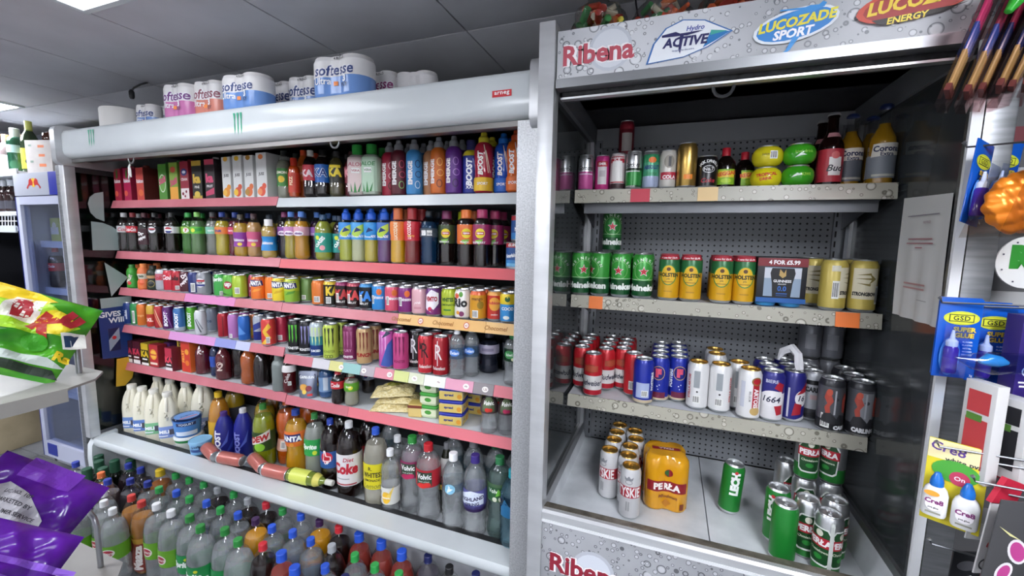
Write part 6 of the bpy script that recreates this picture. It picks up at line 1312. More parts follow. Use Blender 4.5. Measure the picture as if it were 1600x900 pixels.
# ================================================================ on top of the coolers
def roll_pack(x, y, z, c1, label, rz=0, h=.2, word='softesse', c2='2A3E7A', white=False, wd=.172):
    root = thing('toilet_roll_pack', label, 'toilet rolls', (x, y, z), rz, None)
    q = wd / 4; R = q + .004
    def half(a):       # outline of two rolls side by side
        best = 0
        for cx_ in (-q, q):
            dx, dy = math.cos(a), math.sin(a); bb = dx * cx_; disc = bb * bb - (cx_ * cx_ - R * R)
            if disc > 0: best = max(best, bb + math.sqrt(disc))
        return max(best, R * .86)
    n = 44; mb = MB()
    prof = [(.9, .0), (1, .012), (1, h * .5), (1, h * .55), (1, h - .014), (.93, h)]
    for j in range(len(prof) - 1):
        ring = []
        for s_, zz in prof[j:j + 2]:
            for i in range(n):
                a = 2 * PI * i / n; r = half(a) * s_; w_ = .02 * math.sin(a * 3 + 1) if prof[j][1] in (h * .5,) and False else 0
                ring.append((r * math.cos(a), r * math.sin(a), zz))
        mb.add(ring, [(i, (i + 1) % n, n + (i + 1) % n, n + i) for i in range(n)], ('g:' + c1) if (j < 2 and not white) else 'p:E4E2E2')
    mb.obj('wrapper', root, 60)
    for cx_ in (-q, q):
        MB().lathe([(.02, h - .006), (.022, h + .001), (R * .9, h + .002), (R * .96, h - .006)], 'r:E8E6E4', 20, cx=cx_).lathe([(.0, h - .03), (.02, h - .03), (.02, h - .004)], 'r:B8A890', 16, cx=cx_).obj('roll', root)
    if not white:
        pm_ = MB(); lay = .0012
        for p in [t(word, h * .3, 'F0F0F4', 0, h * .66, sh=.15, b=.09, max=wd * 1.0), t(word, h * .27, c2, 0, h * .66, sh=.15, b=.02, max=wd * .97), t('Ultra', h * .17, 'F0F2F6', -wd * .22, h * .4, b=.02), ('r', .018, .014, 'F08A3A', wd * .02, h * .32), t('3', h * .18, 'F0F2F6', wd * .2, h * .42, b=.05), t('PLY', h * .09, '2A2A3A', wd * .2, h * .27), t('4 ROLLS', h * .07, '2A2A30', wd * .1, h * .93)]:
            for pv, pf, col, u0, v0 in shapes2d(p):
                b = bmesh.new(); bv = [b.verts.new((u0 + xx, v0 + yy, 0)) for xx, yy in pv]
                for f_ in pf:
                    try: b.faces.new([bv[i] for i in f_])
                    except ValueError: pass
                qq = -.12
                while qq < .12:
                    bmesh.ops.bisect_plane(b, geom=b.verts[:] + b.edges[:] + b.faces[:], dist=1e-6, plane_co=(qq, 0, 0), plane_no=(1, 0, 0)); qq += .008
                for v in b.verts:
                    u = max(-2 * q, min(2 * q, v.co.x)); d = abs(u) - q
                    v.co = (u, -max(math.sqrt(max(R * R - d * d, 0)), math.sqrt(max((.86 * R) ** 2 - u * u, 0))) - lay, v.co.y)
                pm_.bm(b, col)
            lay += .0004
        pm_.obj('wrapper_print', root, 0)
HT = 1.9955
def big_roll(x, y, z, r, h, label):
    root = thing('paper_roll', label, 'paper roll', (x, y, z))
    MB().lathe([(.018, h), (.018, .002), (r * .9, 0), (r, .006), (r, h - .006), (r * .97, h), (.018, h)], 'r:DCDAD6', 28).obj('roll', root)
    MB().lathe([(.0185, h - .002), (.0185, h - .03), (.0, h - .03)], 'r:A89A84', 16).obj('core', root)
big_roll(-2.601,1.36, HT, .095, .11, 'big plain white paper roll, leftmost on the wide cooler roof')
BLU = '7E9CD4'
roll_pack(-2.404,1.36, HT, BLU, 'blue toilet roll pack beside the big white roll, on the wide cooler', .05, .115, wd=.12)
roll_pack(-2.538,1.52, HT, BLU, 'blue toilet roll pack behind the pink one, on the wide cooler', .1, .165, wd=.15)
roll_pack(-2.041,1.29, HT, 'C878AC', 'pink and purple toilet roll pack, on the wide cooler', .05, .142, c2='6A2A7A', wd=.165)
roll_pack(-1.896,1.32, HT, 'D88A7A', 'peach toilet roll pack, on the wide cooler', .05, .15, c2='8A4A5A', wd=.155)
roll_pack(-1.639,1.29, HT, '6E94D0', 'large blue toilet roll pack above the claw mark, on the wide cooler', .04, .134, wd=.215)
roll_pack(-1.653,1.46, HT, BLU, 'blue toilet roll pack right of the large blue one, on the wide cooler', .05, .168, wd=.14)
roll_pack(-1.479,1.43, HT, BLU, 'blue toilet roll pack left of the tallest pack, on the wide cooler', .05, .16, wd=.15)
roll_pack(-1.150,1.29, HT, '6E94D0', 'tallest blue toilet roll pack, nearest the front, on the wide cooler', .04, .138, wd=.23)
roll_pack(-1.104,1.44, HT, '8A2A6A', 'magenta lettered toilet roll pack behind the tallest, on the wide cooler', .05, .14, c2='8A2A6A', wd=.14)
roll_pack(-1.157,1.60, HT, BLU, 'white topped toilet roll pack far back, left one, on the wide cooler', .1, .17, white=True, wd=.14)
roll_pack(-0.947,1.45, HT, BLU, 'white topped toilet roll pack, rightmost on the wide cooler', .1, .125, white=True, wd=.16)
# bags of frozen vegetables on the narrow cooler
def veg_bag(x, y, z, wd, h, label, seed, cols):
    root = thing('vegetable_bag', label, 'bag', (x, y, z))
    rnd = random.Random(seed); b = bmesh.new(); bmesh.ops.create_icosphere(b, subdivisions=4, radius=1)
    ph = [rnd.uniform(0, 6) for _ in range(8)]
    for v in b.verts:
        p = v.co; k = 1 + .09 * math.sin(6 * p.x + ph[0]) * math.sin(7 * p.z + ph[1]) + .05 * math.sin(13 * p.x + ph[2] + 5 * p.y) + .04 * math.sin(17 * p.z + ph[3])
        v.co = (p.x * k * wd / 2, p.y * k * .11, max(0.0, (p.z * k + .95) * h / 1.95))
    MB().bm(b, 'f:E4E4E4').obj('film', root, 80)
    cs = MB()
    for i in range(120):
        a, c_ = rnd.uniform(-.78, .78), rnd.uniform(-.8, .8); zz = rnd.uniform(.12, .84)
        if a * a + c_ * c_ + ((zz - .45) * 1.9) ** 2 > .8: continue
        X_, Y_, Z_ = a * wd / 2, c_ * .11, zz * h; s_ = .012
        d = Vector((rnd.uniform(-1, 1), rnd.uniform(-1, 1), rnd.uniform(-.5, .5))).normalized() * .018
        cs.tube([Vector((X_, Y_, Z_)) - d, Vector((X_, Y_, Z_)) + d], rnd.uniform(.006, .011), cols[i % len(cols)], 6)
    o = cs.obj('contents', root, 60); o['kind'] = 'stuff'
VC = ('D8643A', 'C84A2E', '3E8A4A', 'D87A4A', 'B83A2A', '4A9A5A', 'E0D8C0')
veg_bag(-.215, 1.25, 2.031, .145, .12, 'clear bag of orange and red vegetables, left end of the narrow cooler roof', 3, VC + ('D8C83A',))
veg_bag(-.055, 1.3, 2.031, .155, .13, 'clear bag of red and green vegetables, middle of the narrow cooler roof', 4, VC)
veg_bag(.13, 1.26, 2.031, .19, .12, 'clear bag of green flecked red vegetables, right of the roof bags', 5, ('C84A2E', 'B83A2A', '3E8A5A', 'D8643A'))

# ================================================================ far left: fridge stock, bottle shelf
SZ[0] = 0
P(-3.509,1.42, B('pet', .24, .036, 'c', COLA, .8, 'C02030', [(.42, .62, 'B8242E')], [t('Cola', .016, 'F0E8E8', 0, .13, sh=.3)]), 'cola bottle with red label standing inside the silver fridge', z=1.161, suf=False, rz=.4)
for i, (x, z, c, w_, d) in enumerate(((-3.46, 1.4405, 'C8CC6A', .12, 'pale green snack pack on the top shelf inside the fridge, left'), (-3.31, 1.4405, 'D8DCA0', .13, 'cream and yellow snack pack on the top shelf inside the fridge'), (-3.2, 1.4405, 'C8705A', .06, 'small red pack on the top shelf inside the fridge'),
        (-3.21, 1.161, 'B8605A', .08, 'dull red carton on the second shelf inside the fridge'), (-3.42, .861, '8A8A98', .15, 'grey carton on the third shelf inside the fridge'), (-3.2, .861, 'D89A7A', .07, 'peach carton on the third shelf inside the fridge'),
        (-3.3, .521, '6A6A74', .2, 'dark grey crate on the lowest shelf inside the fridge'))):
    put(T(w_, .12, .14 if z != .521 else .2, ((.3, c), (.6, 'E4E0D8'), (1, c)), c, None, [('o', w_ * .5, .05, 'E8E0C8', 0, .09)], (), 'food_pack', 'packet', .004), (x, 1.47, z + .0006), .1 * (i % 3 - 1), d)
LS = thing('bottle_shelf', 'white shelf of spirit bottles at the far left edge', 'shelf', (-4.0, 1.6, 0))
part('board', MB().box(-4.45, -3.60, 1.33, 1.75, 1.83, 1.85, shelf_white).box(-4.45, -3.60, 1.325, 1.335, 1.822, 1.862, white_metal), LS)
part('board', MB().box(-4.45, -3.60, 1.33, 1.75, 1.60, 1.615, shelf_white), LS)
part('board', MB().box(-4.45, -3.60, 1.30, 1.75, 1.50, 1.52, shelf_white).box(-4.45, -3.60, 1.296, 1.305, 1.49, 1.53, white_metal), LS)
part('upright', MB().box(-4.47, -4.45, 1.33, 1.75, 0, 2.2, '2A2B30'), LS)
part('back_panel', MB().box(-4.45, -3.60, 1.75, 1.77, 0, 2.2, '2A2B33'), LS)
wb = MB()
for k in range(14): wb.tube([(-4.1 + .035 * k, 1.31, 1.522), (-4.1 + .035 * k + .012, 1.31, 1.59)], .0022, 'E4E6EA', 5)
for z in (1.523, 1.557, 1.592): wb.tube([(-4.12, 1.31, z), (-3.61, 1.31, z)], .0028, 'E4E6EA', 5)
tag(wb.obj('wire_basket', None), 'white wire basket front on the lowest shelf at the left edge', 'basket')
SPI = lambda s_, h, r, gl, liq, cap, lab, pr=(): B(s_, h, r, gl, liq, .82, cap, lab, pr, 'tall')
for (x, y), dsg, d in (((-4.082,1.44), SPI('flask', .24, .042, 'g:2A1A24', None, '2A1A2A', [(.1, .5, 'D8D8E0')]), 'dark spirit bottle with white label at the photo edge'),
        ((-3.966,1.43), SPI('flask', .25, .046, 'c', 'L:8A7A7A', 'C89A6A', [(.1, .48, 'D0CCD8')]), 'squat spirit bottle with tan stopper and white label'),
        ((-3.795,1.41), SPI('slim', .27, .04, 'c:B8D8C8', 'L:5A8A78', 'DCE4E4', [(.45, .62, 'A8C8D0')], [('o', .05, .05, '2E6A4A', 0, .05)]), 'green tinted gin bottle with white cap'),
        ((-3.874,1.47), SPI('flask', .25, .036, 'g:1E4A24', None, 'A87A5A', [], [('r', .05, .01, 'B8A83A', 0, .1)]), 'dark green spirit bottle with cork stopper'),
        ((-3.633,1.41), SPI('flask', .30, .042, 'c:C8D4C0', 'L:5A6A5A', 'C8CC6A', [(.06, .46, 'D8D44A')], [('o', .03, .03, '3A4A1E', 0, .06)]), 'spirit bottle with yellow label and lime cap'),
        ((-3.897,1.54), SPI('flask', .2, .034, 'g:1E2A30', None, '4A4A50', [(.1, .45, 'D4D8E0')]), 'small dark spirit bottle with pale label by the white box')):
    P(x, y, dsg, d, z=1.8508, suf=False, rz=.9)
P(-4.048,1.52, SPI('flask', .25, .03, 'g:14281A', None, '2A2A2A', []), 'thin dark green bottle behind the gin bottle', z=1.8508, suf=False)
for k, (x, y) in enumerate(((-4.037,1.40), (-3.966,1.40), (-3.880,1.40))):
    P(x, y, SPI('beer', .2, .034, 'g:2A1A1A', None, 'C8CCD4' if k else '3A5A5A', [(.1, .35, '3A3A44')]), ('leftmost', 'middle', 'rightmost')[k] + ' dark small bottle on the shelf below the spirits', z=1.6158, suf=False)
x, y = -3.426,1.42
root = thing('price_box', 'white upright box with three orange price stickers on the fridge', 'box', (x, y, 1.8258), .25)
MB().box(-.085, .085, -.07, .07, 0, .19, noisy('box_card', 'CFC8C4', 'DCD6D0', 20, .6), .003).obj('body', root)
pm = MB(); flat_prints(pm, [('r', .04, .014, 'F08A5A', .02, .155), ('r', .04, .014, 'F08A5A', .022, .105), ('r', .045, .016, 'F08A5A', .024, .05), ('r', .02, .01, '9AB0A0', -.05, .16), ('r', .02, .012, '9AB0A0', -.045, .07)], lambda u, v, l: (u, -.0702 - l, v)); pm.obj('sticker', root, 0)
tag(MB().lathe([(0, 0), (.03, 0), (.034, .03), (.03, .05), (.014, .06), (0, .062)], 'c:D8A890', 16, cx=x - .01, cy=y).obj('plastic_tub', None), 'small clear copper tinted tub on top of the sticker box', 'tub')
bpy.data.objects['plastic_tub'].location.z = 2.0165
for k, xx in enumerate((-2.74, -2.66)):
    put(B('slim', .11 - .02 * k, .028, 'g:1E2226', None, .8, '16181C', [], [], 'tall'), (xx, 1.42 + .22 * k, 1.9955), 0, ('taller', 'shorter')[k] + ' black bottle on the left end of the wide cooler roof')
root = thing('cable_plug', 'short black cable with a plug hanging from a ceiling joint above the left rolls', 'cable', (-2.62, 1.42, CZ))
MB().tube([(.06, .03, -.001), (.03, .015, -.012), (.0, .0, -.03), (-.012, -.004, -.045)], .004, '16161A', 6).obj('cable', root)
MB().lathe([(0, -.085), (.008, -.085), (.012, -.075), (.012, -.05), (.006, -.04), (0, -.04)], '1A1A1E', 10, cx=-.014, cy=-.005).obj('plug', root)
# dark coat on a hook under the bottle shelf
root = thing('black_coat', 'black coat hanging below the bottle shelf at the left edge', 'coat', (-3.93, 1.19, 0))
mb = MB(); pr = []
for i in range(13):
    v = i / 12; z = .62 + .86 * v
    pr.append((.235 * (1 - .12 * math.sin(v * 9)) * (1 if v < .8 else math.sqrt(max(1 - ((v - .8) / .2) ** 2, .02))), z))
mb.lathe([(0, pr[0][1])] + pr + [(0, pr[-1][1] + .01)], noisy('black_cloth', '06070C', '12131A', 12, .8, 0, (1, 1, .3), .4), 30, sx=1.3, sy=.3); mb.obj('body', root, 60)
MB().tube([(0, .02, 1.47), (0, .02, 1.497)], .006, 'k:8A8C90', 6).obj('hook', root)
root = thing('cardboard_box', 'cream cardboard box on the floor behind the snack stand', 'box', (-4.45, 1.35, 0), .12)
card = noisy('cream_card', 'B8A888', 'CBBB9A', 8, .7)
MB().box(-.3, .3, -.16, .16, .0, .42, card, .006).obj('body', root)
MB().box(-.26, .26, -.03, .03, .42, .422, 'C8B894').obj('tape', root)

# ================================================================ big bottles on the floor
FLB = []
def fb(x, y, design, desc): FLB.append([x, y, design, desc])
def big(cap, liq, lab=None, prints=(), h=.335, r=.05, shape='pet2', shell='c', level=.8): return B(shape, h, r, shell, liq, level, cap, [lab] if lab else [], prints)
CLR = 'f:E0E4E4'
LIM = big('E4E6E8', 'W', (.36, .56, '6AA82A'), [('o', .05, .036, 'ECE8E0', -10, .155), ('o', .042, .028, 'A82A3A', -10, .155), t('Limca', .013, 'F4F0E8', -10, .155, sh=.3)], .33, .048)
LIMF = big('E8EAEC', 'W', (.34, .56, '6EAC2C'), [('o', .05, .04, 'ECE8E0', -20, .15), ('o', .042, .03, 'A82A3A', -20, .15), t('Limca', .013, 'F4F0E8', -20, .15, sh=.3)], .34, .052)
SPR = big('2E8A3E', 'W', (.34, .58, '1E8A48'), [t('Sprite', .034, 'F0F4F0', -6, .155, sh=.2, b=.06, max=.085), ('b', .026, .024, 46, .14), ('o', .016, .012, 'D8DC3A', 16, .18)], .34, .053)
def clear(cap, lab='4A8A5A'): return big(cap, 'w', (.34, .56, lab), [('r', .05, .03, 'E0E4E0', 0, .15)])
def cola(cap, lab='A81C2A'): return big(cap, COLA, (.34, .56, lab), [t('Cola', .03, 'F0E8E8', 0, .15, sh=.3)])
RED = big('2A56C8', 'L:9A3A30', (.3, .5, '8A2A4A'), [t('Berry', .024, 'F0E0E4', 0, .13, sh=.2)], .335, .053, 'jug')
ORA = big('3A1A4A', 'L:E0A01E', (.34, .56, 'D87A2A'), [t('orange', .018, 'F4E8D0', 0, .15)])
MAZ = big('C83A34', 'L:B87A2E', (.08, .46, '8A3226'), [('r', .2, .026, 'C8963A', 0, .165), t('Maaza', .04, 'F0E8E4', -16, .09, r=90, b=.05, max=.11)], .33, .044, 'waist')
GRN = B('slim', .32, .036, 'g:10160E', None, .8, '1E4A34', [], [], 'cap')
DK = big('24348E', 'l:1E1820', (.3, .5, '2A3A6A'), [])
"""rows: cap position in plan"""
fb(-2.746,1.111, big('2A3A9A', 'w', (.34, .56, '6A7A9A')), 'clear bottle with blue cap at the left end')
for a in (0, 1, 2, 3, 4): fb(*[(-2.755,1.043), (-2.674,1.058), (-2.606,1.062), (-2.533,1.051), (-2.393,1.052)][a], LIM, 'clear bottle with green label and white cap')
fb(-2.471,1.036, big('24348E', COLA, (.3, .52, '1E4A8A'), [('o', .04, .04, 'C8283A', 0, .14), ('p', ((-.01, -.012), (.01, -.012), (.01, .002), (.0, .018), (-.008, .002)), 'F0E8E8', 0, .14)], .33, .048), 'black bottle with blue thumb logo label')
for a in (0, 1, 2, 3, 4, 5): fb(*[(-2.752,1.182), (-2.696,1.184), (-2.629,1.192), (-2.569,1.197), (-2.667,1.130), (-2.601,1.132)][a], GRN, 'black bottle with dark green cap')
fb(-2.521,1.127, big('D8703A', 'L:A8704A', (.3, .5, 'C8844A')), 'brown bottle with orange cap')
fb(-2.463,1.115, big('2A3A9A', 'L:5A4A4A', (.3, .5, '6A4A5A')), 'brownish bottle with blue cap')
for a in (0, 1, 2): fb(*[(-2.465,1.169), (-2.442,1.192), (-2.366,1.192)][a], DK, 'black bottle with dark blue cap')
fb(-2.362,1.231, big('D8B82A', 'L:A8621E', (.2, .4, '1E1E3A'), [], .335, .056, 'jug'), 'large amber bottle with yellow handled cap')
for a in (0, 1, 2): fb(*[(-2.331,1.013), (-2.248,1.017), (-2.181,1.029)][a], LIM, 'clear bottle with green label and white cap')
for a in (0, 1): fb(*[(-2.207,1.076), (-2.091,1.048)][a], MAZ, 'slim mango drink bottle with red cap')
for a in (0, 1): fb(*[(-2.027,1.060), (-1.924,1.064)][a], LIMF, 'tall clear bottle with green label and white cap')
fb(-2.190,1.186, clear('24348E', '7A8AA0'), 'clear bottle with dark blue cap')
for a in range(7): fb(*[(-2.206,1.233), (-2.105,1.233), (-1.998,1.231), (-1.801,1.231), (-2.150,1.146), (-1.947,1.145), (-1.753,1.146)][a], clear('2E9A4A'), 'clear bottle with green cap')
for a in (0, 1): fb(*[(-1.895,1.232), (-1.700,1.231)][a], cola('A0A4A8', 'C8C8CC'), 'cola bottle with grey cap')
fb(-1.598,1.231, cola('C02A38'), 'cola bottle with red cap')
fb(-1.500,1.231, clear('2E8A44', '6A9A6A'), 'clear bottle with mid green cap')
for a in range(8): fb(*[(-1.400,1.235), (-2.061,1.150), (-1.857,1.152), (-1.654,1.150), (-1.448,1.142), (-1.348,1.147), (-1.251,1.143), (-1.102,1.110)][a], clear('2A56C8', '5A7AA8'), 'clear bottle with bright blue cap')
for a in (0, 1): fb(*[(-1.558,1.148), (-1.300,1.233)][a], ORA, 'yellow orange bottle with purple cap')
for a in (0, 1, 2, 3): fb(*[(-1.798,1.052), (-1.699,1.046), (-1.595,1.051), (-1.490,1.049)][a], SPR, 'clear bottle with dark green wordmark label')
fb(-1.389,1.054, cola('C82E38'), 'cola bottle with bright red cap')
for a in range(5): fb(*[(-1.294,1.056), (-1.190,1.045), (-1.100,1.225), (-0.999,1.226), (-0.896,1.225)][a], RED, 'red juice bottle with blue cap')
fb(-1.199,1.225, cola('C82A36'), 'cola bottle with red cap')
fb(-1.137,1.134, cola('A8ACB0', 'C8C8CC'), 'cola bottle with grey cap')
for a in range(4): fb(*[(-1.049,1.134), (-0.944,1.133), (-0.842,1.133), (-1.090,1.040)][a], clear('2EA04A'), 'clear bottle with green cap')
for a in range(3): fb(*[(-0.796,1.229), (-0.595,1.226), (-0.992,1.054)][a], big('1E2458', 'L:5A5660', (.3, .5, '3A3A5A')), 'smoky bottle with navy cap')
fb(-0.693,1.224, clear('1A1A1C', '9AA0A0'), 'clear bottle with black cap')
for b_ in FLB: b_.append('back' if b_[1] > 1.17 else 'second' if b_[1] > 1.105 else 'third' if b_[1] > 1.045 else 'front')
for it in range(60):
    for i in range(len(FLB)):
        for j in range(i):
            a, b_ = FLB[i], FLB[j]; dx, dy = a[0] - b_[0], a[1] - b_[1]; d = math.hypot(dx, dy) or 1e-4
            m_ = (a[2][4] + b_[2][4]) / 2 + .0015
            if d < m_:
                k = (m_ - d) / 2 / d; a[0] += dx * k; a[1] += dy * k; b_[0] -= dx * k; b_[1] -= dy * k
    for a in FLB: a[1] = min(a[1], 1.29 - a[2][4] / 2)
ORD = ('first', 'second', 'third', 'fourth', 'fifth', 'sixth', 'seventh', 'eighth')
cnt = {}
for x, y, dsg, desc, row in sorted(FLB, key=lambda q: q[0]):
    same = [q for q in FLB if q[3] == desc and q[4] == row]
    k = cnt[(desc, row)] = cnt.get((desc, row), 0) + 1
    lab = f"{desc}, {row} floor row" if len(same) == 1 else f"{desc}, {ORD[k - 1]} from left in {row} floor row"
    put(dsg, (x, y, .0008), .5 + .6 * ((x * 37) % 1 - .5), lab)

# ================================================================ snack stand with two bags (left foreground)
ST = thing('snack_stand', 'grey metal snack stand with hooped trays, left foreground', 'stand', (-1.65, .3, 0))
tray = noisy('tray_paint', '8E8C88', '9C9A94', 6, .45)
for z, x1 in ((1.10, -1.43), (.50, -1.42)):
    ox = part('tray', MB().prism([(x1, -.5), (x1, .575), (x1 - .03, .645), (x1 - .09, .69), (-1.87, .69), (-1.90, .66), (-1.90, -.5)], 2, z - .006, z, tray), ST, 0)
    MB().prism([(x1, -.5), (x1, .575), (x1 - .004, .575), (x1 - .004, -.5)], 2, z - .035, z - .006, tray).obj('tray_lip', ox, 0)
    hp_ = [(x1 - .13, .655, z), (x1 - .13, .655, z + .13), (x1 - .14, .655, z + .155), (x1 - .165, .655, z + .17), (-1.80, .655, z + .17), (-1.83, .655, z + .155), (-1.84, .655, z + .13), (-1.84, .655, z)]
    part('hoop_rail', MB().tube(hp_, .0075, 'k:A8AAAE', 8), ST, 60)
part('post', MB().box(-1.90, -1.86, .10, .14, 0, 1.35, 'k:8A8C90'), ST)
part('post', MB().box(-1.90, -1.86, -.45, -.41, 0, 1.35, 'k:8A8C90'), ST)
part('base', MB().box(-1.92, -1.40, -.46, .64, 0, .04, '3A3A3E'), ST)
def oriented(phi, theta, psi):
    return (Matrix.Rotation(phi, 3, 'Z') @ Matrix.Rotation(theta, 3, 'X') @ Matrix.Rotation(psi, 3, 'Z')).to_euler()
def two_tone(name, a, b, c, sc_):
    m = noisy(name, a, b, sc_, .22); nt = m.node_tree; cr = [n for n in nt.nodes if n.type == 'VALTORGB'][0]
    e = cr.color_ramp.elements.new(.5); e.color = rgb(c); return m
green_film = two_tone('green_film', '1E6A1E', '5AB02A', '3A8E22', 9)
bag('snack_bag', 'crumpled green snack bag with yellow corner lying on the upper tray', 'bag', (-1.628,0.562,1.233), .27, .23, .05, green_film,
    [('p', ((-.16, -.0), (-.02, .0), (.1, .02), (.12, .06), (.03, .1), (-.1, .105), (-.16, .08)), '9ACC22', 0.0, -.02), ('p', ((-.15, .0), (.02, .0), (.05, .03), (.0, .05), (-.15, .05)), 'E8C81E', 0.0, .06), ('p', ((-.035, -.035), (.035, -.03), (.03, .035), (-.03, .03)), 'E8E4DC', .0, .05), t('B', .05, 'A82430', .0, .05, r=15, b=.12),
     ('o', .08, .07, 'E4D02A', .07, .03), t('K', .055, 'A82A24', .06, .02, r=-20, b=.12), t('u', .045, 'A82430', .095, .05, r=-20, b=.12), ('r', .045, .04, 'E8E8E0', .125, .0, 30), t('m', .028, '1E3A5A', .125, .0, r=30, b=.08), ('o', .05, .04, '3E9A22', .06, -.03), t('Ra', .025, 'E8CC2A', .125, -.05, b=.05),
     ('p', ((-.16, -.02), (.12, -.005), (.14, .0), (.1, .015), (-.16, .0)), 'B8C4BC', 0, -.075), ('p', ((-.1, -.01), (.14, -.01), (.12, .01), (-.1, .006)), '16281A', 0, -.095)],
    oriented(1.15, 1.05, -.5), wob=.012, seed=11)
purple_film = two_tone('purple_film', '3A0E6A', '6A2AA8', '52188A', 7)
LN = ['LIC. NO. 107', 'MARKETED BY', 'CONSUMER SERVICE', 'FOODS SNACKS PVT LTD', 'NAGAR, JT ROAD', 'NET WEIGHT', 'CUSTOMER CARE']
bag('snack_bag', 'purple snack bag showing its silver back panel of small print, lower tray', 'bag', (-1.511,0.475,0.771), .25, .27, .05, purple_film,
    [('p', ((-.09, -.11), (.07, -.11), (.085, -.05), (.06, .03), (.0, .07), (-.06, .085), (-.1, .05)), 'B4B2B8', .0, -.01), ('r', .12, .05, '7A3AB8', .0, .115)] +
    [t(q, .0085, '3A3A40', -.02 + .006 * i, .055 - .02 * i, r=0, b=.02) for i, q in enumerate(LN)] + [('g', .03, .03, .003, '3A3A40', .06, -.085), ('o', .012, .012, '3A3A40', .0, -.085)],
    oriented(1.15, .95, -.75), wob=.012, seed=21)
bag('snack_bag', 'plain purple snack bag in front at the bottom left corner', 'bag', (-1.273,0.362,0.789), .2, .2, .04, purple_film, [('r', .26, .012, '7A4AB8', 0, .03), ('r', .26, .012, '7A4AB8', 0, .0), ('r', .26, .012, '7A4AB8', 0, -.03), ('p', ((-.14, -.03), (-.02, -.03), (-.1, .04), (-.14, .04)), 'D8D4D8', 0, -.06)],
    oriented(1.2, .9, -.7), wob=.010, seed=31)

# ================================================================ stationery rack (right foreground)
RK = thing('display_rack', 'dark stationery rack on the far right with wire hooks', 'rack', (.86, .8, 0))
part('panel', MB().box(.845, .875, .45, 1.15, .3, 2.2, '3A3B3E'), RK)
part('base', MB().box(.78, .95, .45, 1.15, 0, .05, '2A2B2E'), RK)
def hook(p0, p1=None):
    a = Vector(p0); b = Vector((.845, a.y - .06, a.z + .012)) if p1 is None else Vector(p1)
    part('hook', MB().tube([b, a.lerp(b, .15), a, a + Vector((-.004, .0, .008))], .0018, 'k:5A5C60', 6).lathe([(0, a.z + .004), (.004, a.z + .008), (0, a.z + .012)], 'k:A8AAAE', 8, cx=a.x - .004, cy=a.y), RK)
DC = thing('dark_cabinet', 'dark cabinet with maroon shelf edges right of the narrow cooler', 'cabinet', (1.0, 1.45, 0))
part('body', MB().box(.62, 1.6, 1.22, 1.85, 0, 2.1, noisy('cabinet_grey', '4A4A4C', '5A5A5C', 4, .4)), DC)
for z in (.5, .75, 1.0, 1.24, 1.46, 1.72): part('shelf_edge', MB().box(.63, 1.6, 1.195, 1.22, z, z + .03, '6A1A26'), DC)
for z in (.62, 1.12, 1.34, 1.6): part('white_panel', MB().box(.64, 1.6, 1.21, 1.22, z, z + .07, 'B8B8B8'), DC)
def card(name, label, cat, p, wd, h, mt, prints, rz=0, lean=0, th=.0025, hole=True):
    """a card hanging from its top middle at p"""
    root = thing(name, label, cat, p); root.rotation_euler = (0, lean, rz)
    c = MB().box(-wd / 2, wd / 2, -th / 2, th / 2, -h + .008, .008, mt, .001)
    c.obj('card', root)
    pm_ = MB(); flat_prints(pm_, prints, lambda u, v, l: (u, -th / 2 - l, v)); pm_.obj('card_print', root, 0)
    return root
GSD = [('o', .052, .026, 'C8D03A', .002, -.028), ('o', .044, .02, 'DCE03A', .002, -.028), ('r', .036, .014, '1E2A1E', .002, -.028), ('r', .033, .011, 'D8DC3A', .002, -.028), t('GSD', .009, '1E2A1E', .002, -.028, sp=1.1), t('SUPER', .0095, '16161A', .008, -.049, b=.1), t('SUPER', .009, 'F0C83A', .008, -.049, b=.04), t('GLUE', .0095, '16161A', .008, -.06, b=.1), t('GLUE', .009, 'F0C83A', .008, -.06, b=.04)] + \
      [t(q, .003, 'D8E4F8', .014, -.072 - .006 * i) for i, q in enumerate(('RUBBER', 'PLASTIC', 'METAL', 'WOOD', 'TEXTILE'))] + [('o', .03, .075, '5AA0E8', -.01, -.1), t('3g', .005, 'E8F0F8', .024, -.135)]
def glue(label, p, rz=0, lean=0):
    r_ = card('super_glue_card', label, 'glue', p, .062, .15, 'g:1656B8', GSD, rz, lean)
    MB().lathe([(.0, 0), (.009, 0), (.0105, .004), (.0105, .045), (.008, .05)], 'g:4A2A9A', 14, cx=-.012, cy=-.012).obj('tube', r_).location.z = -.13
    MB().lathe([(.008, 0), (.0085, .002), (.0085, .01), (.004, .014), (.002, .03), (0, .031)], 'g:E4E8F0', 14, cx=-.012, cy=-.012).obj('nozzle', r_).location.z = -.08
    MB().box(-.029, .006, -.024, -.0235, -.136, -.04, 'c:F0F4FF').obj('blister', r_)
p = Vector((0.513,1.017,1.399)); glue('blue super glue card on the lower hook, leftmost and nearest', p); hook(p + Vector((-.03, -.004, .0)))
glue('blue super glue card directly behind the leftmost lower one', p + Vector((.006, .016, .001)))
p = Vector((0.573,1.039,1.391)); glue('blue super glue card on the lower hooks, second from the left', p); hook(p + Vector((-.02, -.004, .002)))
glue('blue super glue card behind the second lower one', p + Vector((.008, .03, .0)))
p = Vector((0.623,1.057,1.384)); glue('blue super glue card on the lower hooks, cut by the photo edge', p)
p = Vector((0.524,1.035,1.684)); glue('blue super glue card on the upper hook, tilted, nearest', p, .75, .16); hook(p + Vector((-.028, -.004, .0)))
p = Vector((0.591,1.104,1.696)); glue('blue super glue card on the upper hook behind the tilted one', p, .4, .1)
